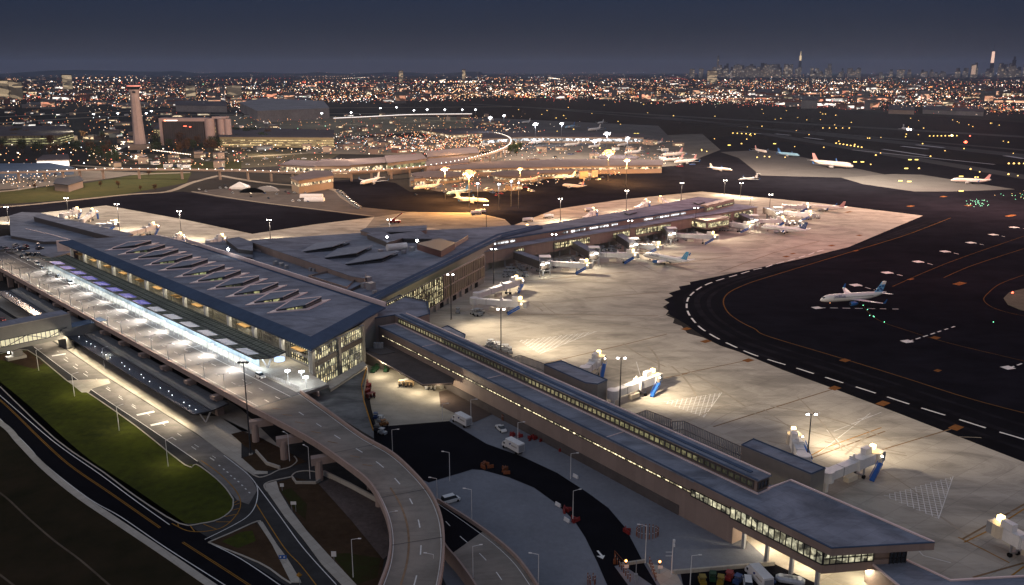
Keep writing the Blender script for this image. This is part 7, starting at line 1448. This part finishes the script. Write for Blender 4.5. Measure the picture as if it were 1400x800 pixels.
# ---- skyline across the river
SK = mat('skyline_wall', (.045, .038, .045), .8, .15, .01)
G_SK = litglass('skyline_windows', (1, .66, .38), .30, (22, 22, 14), 1.25, (.9, .85, .8))
def tower(u, dist, h, w_, label, steps=None, group=None, m=SK, g=None, spire=0):
    az = math.atan((u - 700) * CO / F); x, y = dist * math.tan(az), dist; T = thing('skyscraper', label, 'skyscraper', (x, y, 0), -az, group); b = MB().m(m)
    for (fr, f0, f1) in (steps or ((1, 0, 1),)): b.prism([(-w_ / 2 * fr, -w_ / 2 * fr), (w_ / 2 * fr, -w_ / 2 * fr), (w_ / 2 * fr, w_ / 2 * fr), (-w_ / 2 * fr, w_ / 2 * fr)], h * f0, h * f1)
    b.build('tower_body', None, T)
    gg = MB(); fr = (steps or ((1, 0, 1),))[0]; gg.poly([(-w_ * .46, -w_ / 2 - 1, h * .05), (w_ * .46, -w_ / 2 - 1, h * .05), (w_ * .46, -w_ / 2 - 1, h * fr[2] * .95), (-w_ * .46, -w_ / 2 - 1, h * fr[2] * .95)]); gg.build('windows', g or G_SK, T)
    if spire: MB().tube((0, 0, h), (0, 0, h + spire), w_ * .07, w_ * .02, 6).build('spire', m, T)
    return T
rk_ = random.Random(4)
for i in range(120):
    r_ = rk_.random(); u = rk_.gauss(1040, 32) if r_ < .5 else (rk_.uniform(1090, 1320) if r_ < .85 else rk_.gauss(1375, 22)); hh_ = rk_.uniform(130, 250) if r_ < .5 else rk_.uniform(90, 170) if r_ < .85 else rk_.uniform(150, 280)
    tower(u, rk_.uniform(14500, 17500), hh_ * 1.0, rk_.uniform(45, 95), 'distant tower in the hazy skyline', None if rk_.random() < .5 else ((1, 0, .7), (.65, .7, 1)), 'skyline towers')
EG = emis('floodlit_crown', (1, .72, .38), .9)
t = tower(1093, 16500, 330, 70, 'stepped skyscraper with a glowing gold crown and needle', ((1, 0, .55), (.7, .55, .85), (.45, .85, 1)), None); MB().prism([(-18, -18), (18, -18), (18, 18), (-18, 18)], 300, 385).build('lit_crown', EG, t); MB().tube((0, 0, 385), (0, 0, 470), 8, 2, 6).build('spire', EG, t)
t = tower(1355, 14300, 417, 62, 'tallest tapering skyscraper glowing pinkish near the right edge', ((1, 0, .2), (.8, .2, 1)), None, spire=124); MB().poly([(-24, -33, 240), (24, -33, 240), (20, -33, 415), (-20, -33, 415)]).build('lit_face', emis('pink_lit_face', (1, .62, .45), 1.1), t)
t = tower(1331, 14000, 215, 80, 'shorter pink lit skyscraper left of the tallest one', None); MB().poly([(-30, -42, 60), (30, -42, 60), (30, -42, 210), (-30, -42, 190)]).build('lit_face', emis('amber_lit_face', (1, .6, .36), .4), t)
tower(981, 16000, 380, 30, 'thin dark needle skyscraper at the left of the skyline', None, spire=40); tower(1079, 15000, 200, 55, 'dark slab skyscraper left of the golden one'); tower(1385, 13800, 330, 75, 'broad shouldered skyscraper right of the tallest one', ((1, 0, .6), (.7, .6, .85), (.4, .85, 1)))
for u, h_, w_, lb in ((90, 95, 55, 'dark apartment block with a lit roof at the far left horizon'), (5, 80, 60, 'pale slab block at the left edge'), (18, 75, 50, 'second pale slab block at the left edge'), (258, 60, 40, 'pale office block pair left of the big hangar'), (318, 60, 60, 'dark office block left of the big hangar'), (548, 120, 40, 'distant block with red roof lights'), (634, 130, 30, 'distant tower with a red top at mid horizon'), (974, 120, 90, 'stepped amber lit building under the skyline')):
    tower(u, 3600 if u < 400 and u != 90 else (5200 if u == 90 else 8000), h_ if u < 400 else h_, w_, lb, g=litglass('block_windows', (1, .74, .45), .35, (40, 40, 12), .7))
# low hills on the horizon, left
hl = MB(); pts = []
for i in range(61): x = -26000 + i * 420; pts.append((x, 24000 + 1500 * math.sin(i * .7), 60 + 60 * max(0, math.sin(i * .21 + .4)) + 22 * math.sin(i * 1.3)))
for a, b in zip(pts, pts[1:]): hl.poly([(a[0], a[1] - 2500, 0), (b[0], b[1] - 2500, 0), (b[0], b[1], b[2]), (a[0], a[1], a[2])]); hl.poly([(a[0], a[1], a[2]), (b[0], b[1], b[2]), (b[0], b[1] + 3000, 0), (a[0], a[1] + 3000, 0)])
struct('hills', hl, mat('hill_ground', (.04, .045, .05), .9, .3, .001))
# ================= haze =================
HAZE = True
if HAZE:
    hz = MB().prism([(-29000, -1400), (29000, -1400), (29000, 44000), (-29000, 44000)], -1.5, 600); o = hz.build('haze'); tag(o, 'thin evening haze over the whole plain', 'haze', None, 'stuff')
    m = bpy.data.materials.new('haze'); m.use_nodes = True; nt = m.node_tree; nt.nodes.clear(); ou = nt.nodes.new('ShaderNodeOutputMaterial'); pv = nt.nodes.new('ShaderNodeVolumePrincipled')
    pv.inputs['Color'].default_value = (.60, .72, 1., 1); pv.inputs['Density'].default_value = 2.0e-5; pv.inputs['Anisotropy'].default_value = .2; nt.links.new(pv.outputs[0], ou.inputs['Volume']); o.data.materials.clear(); o.data.materials.append(m)
for o in bpy.data.objects:
    if '_w' in o: del o['_w']
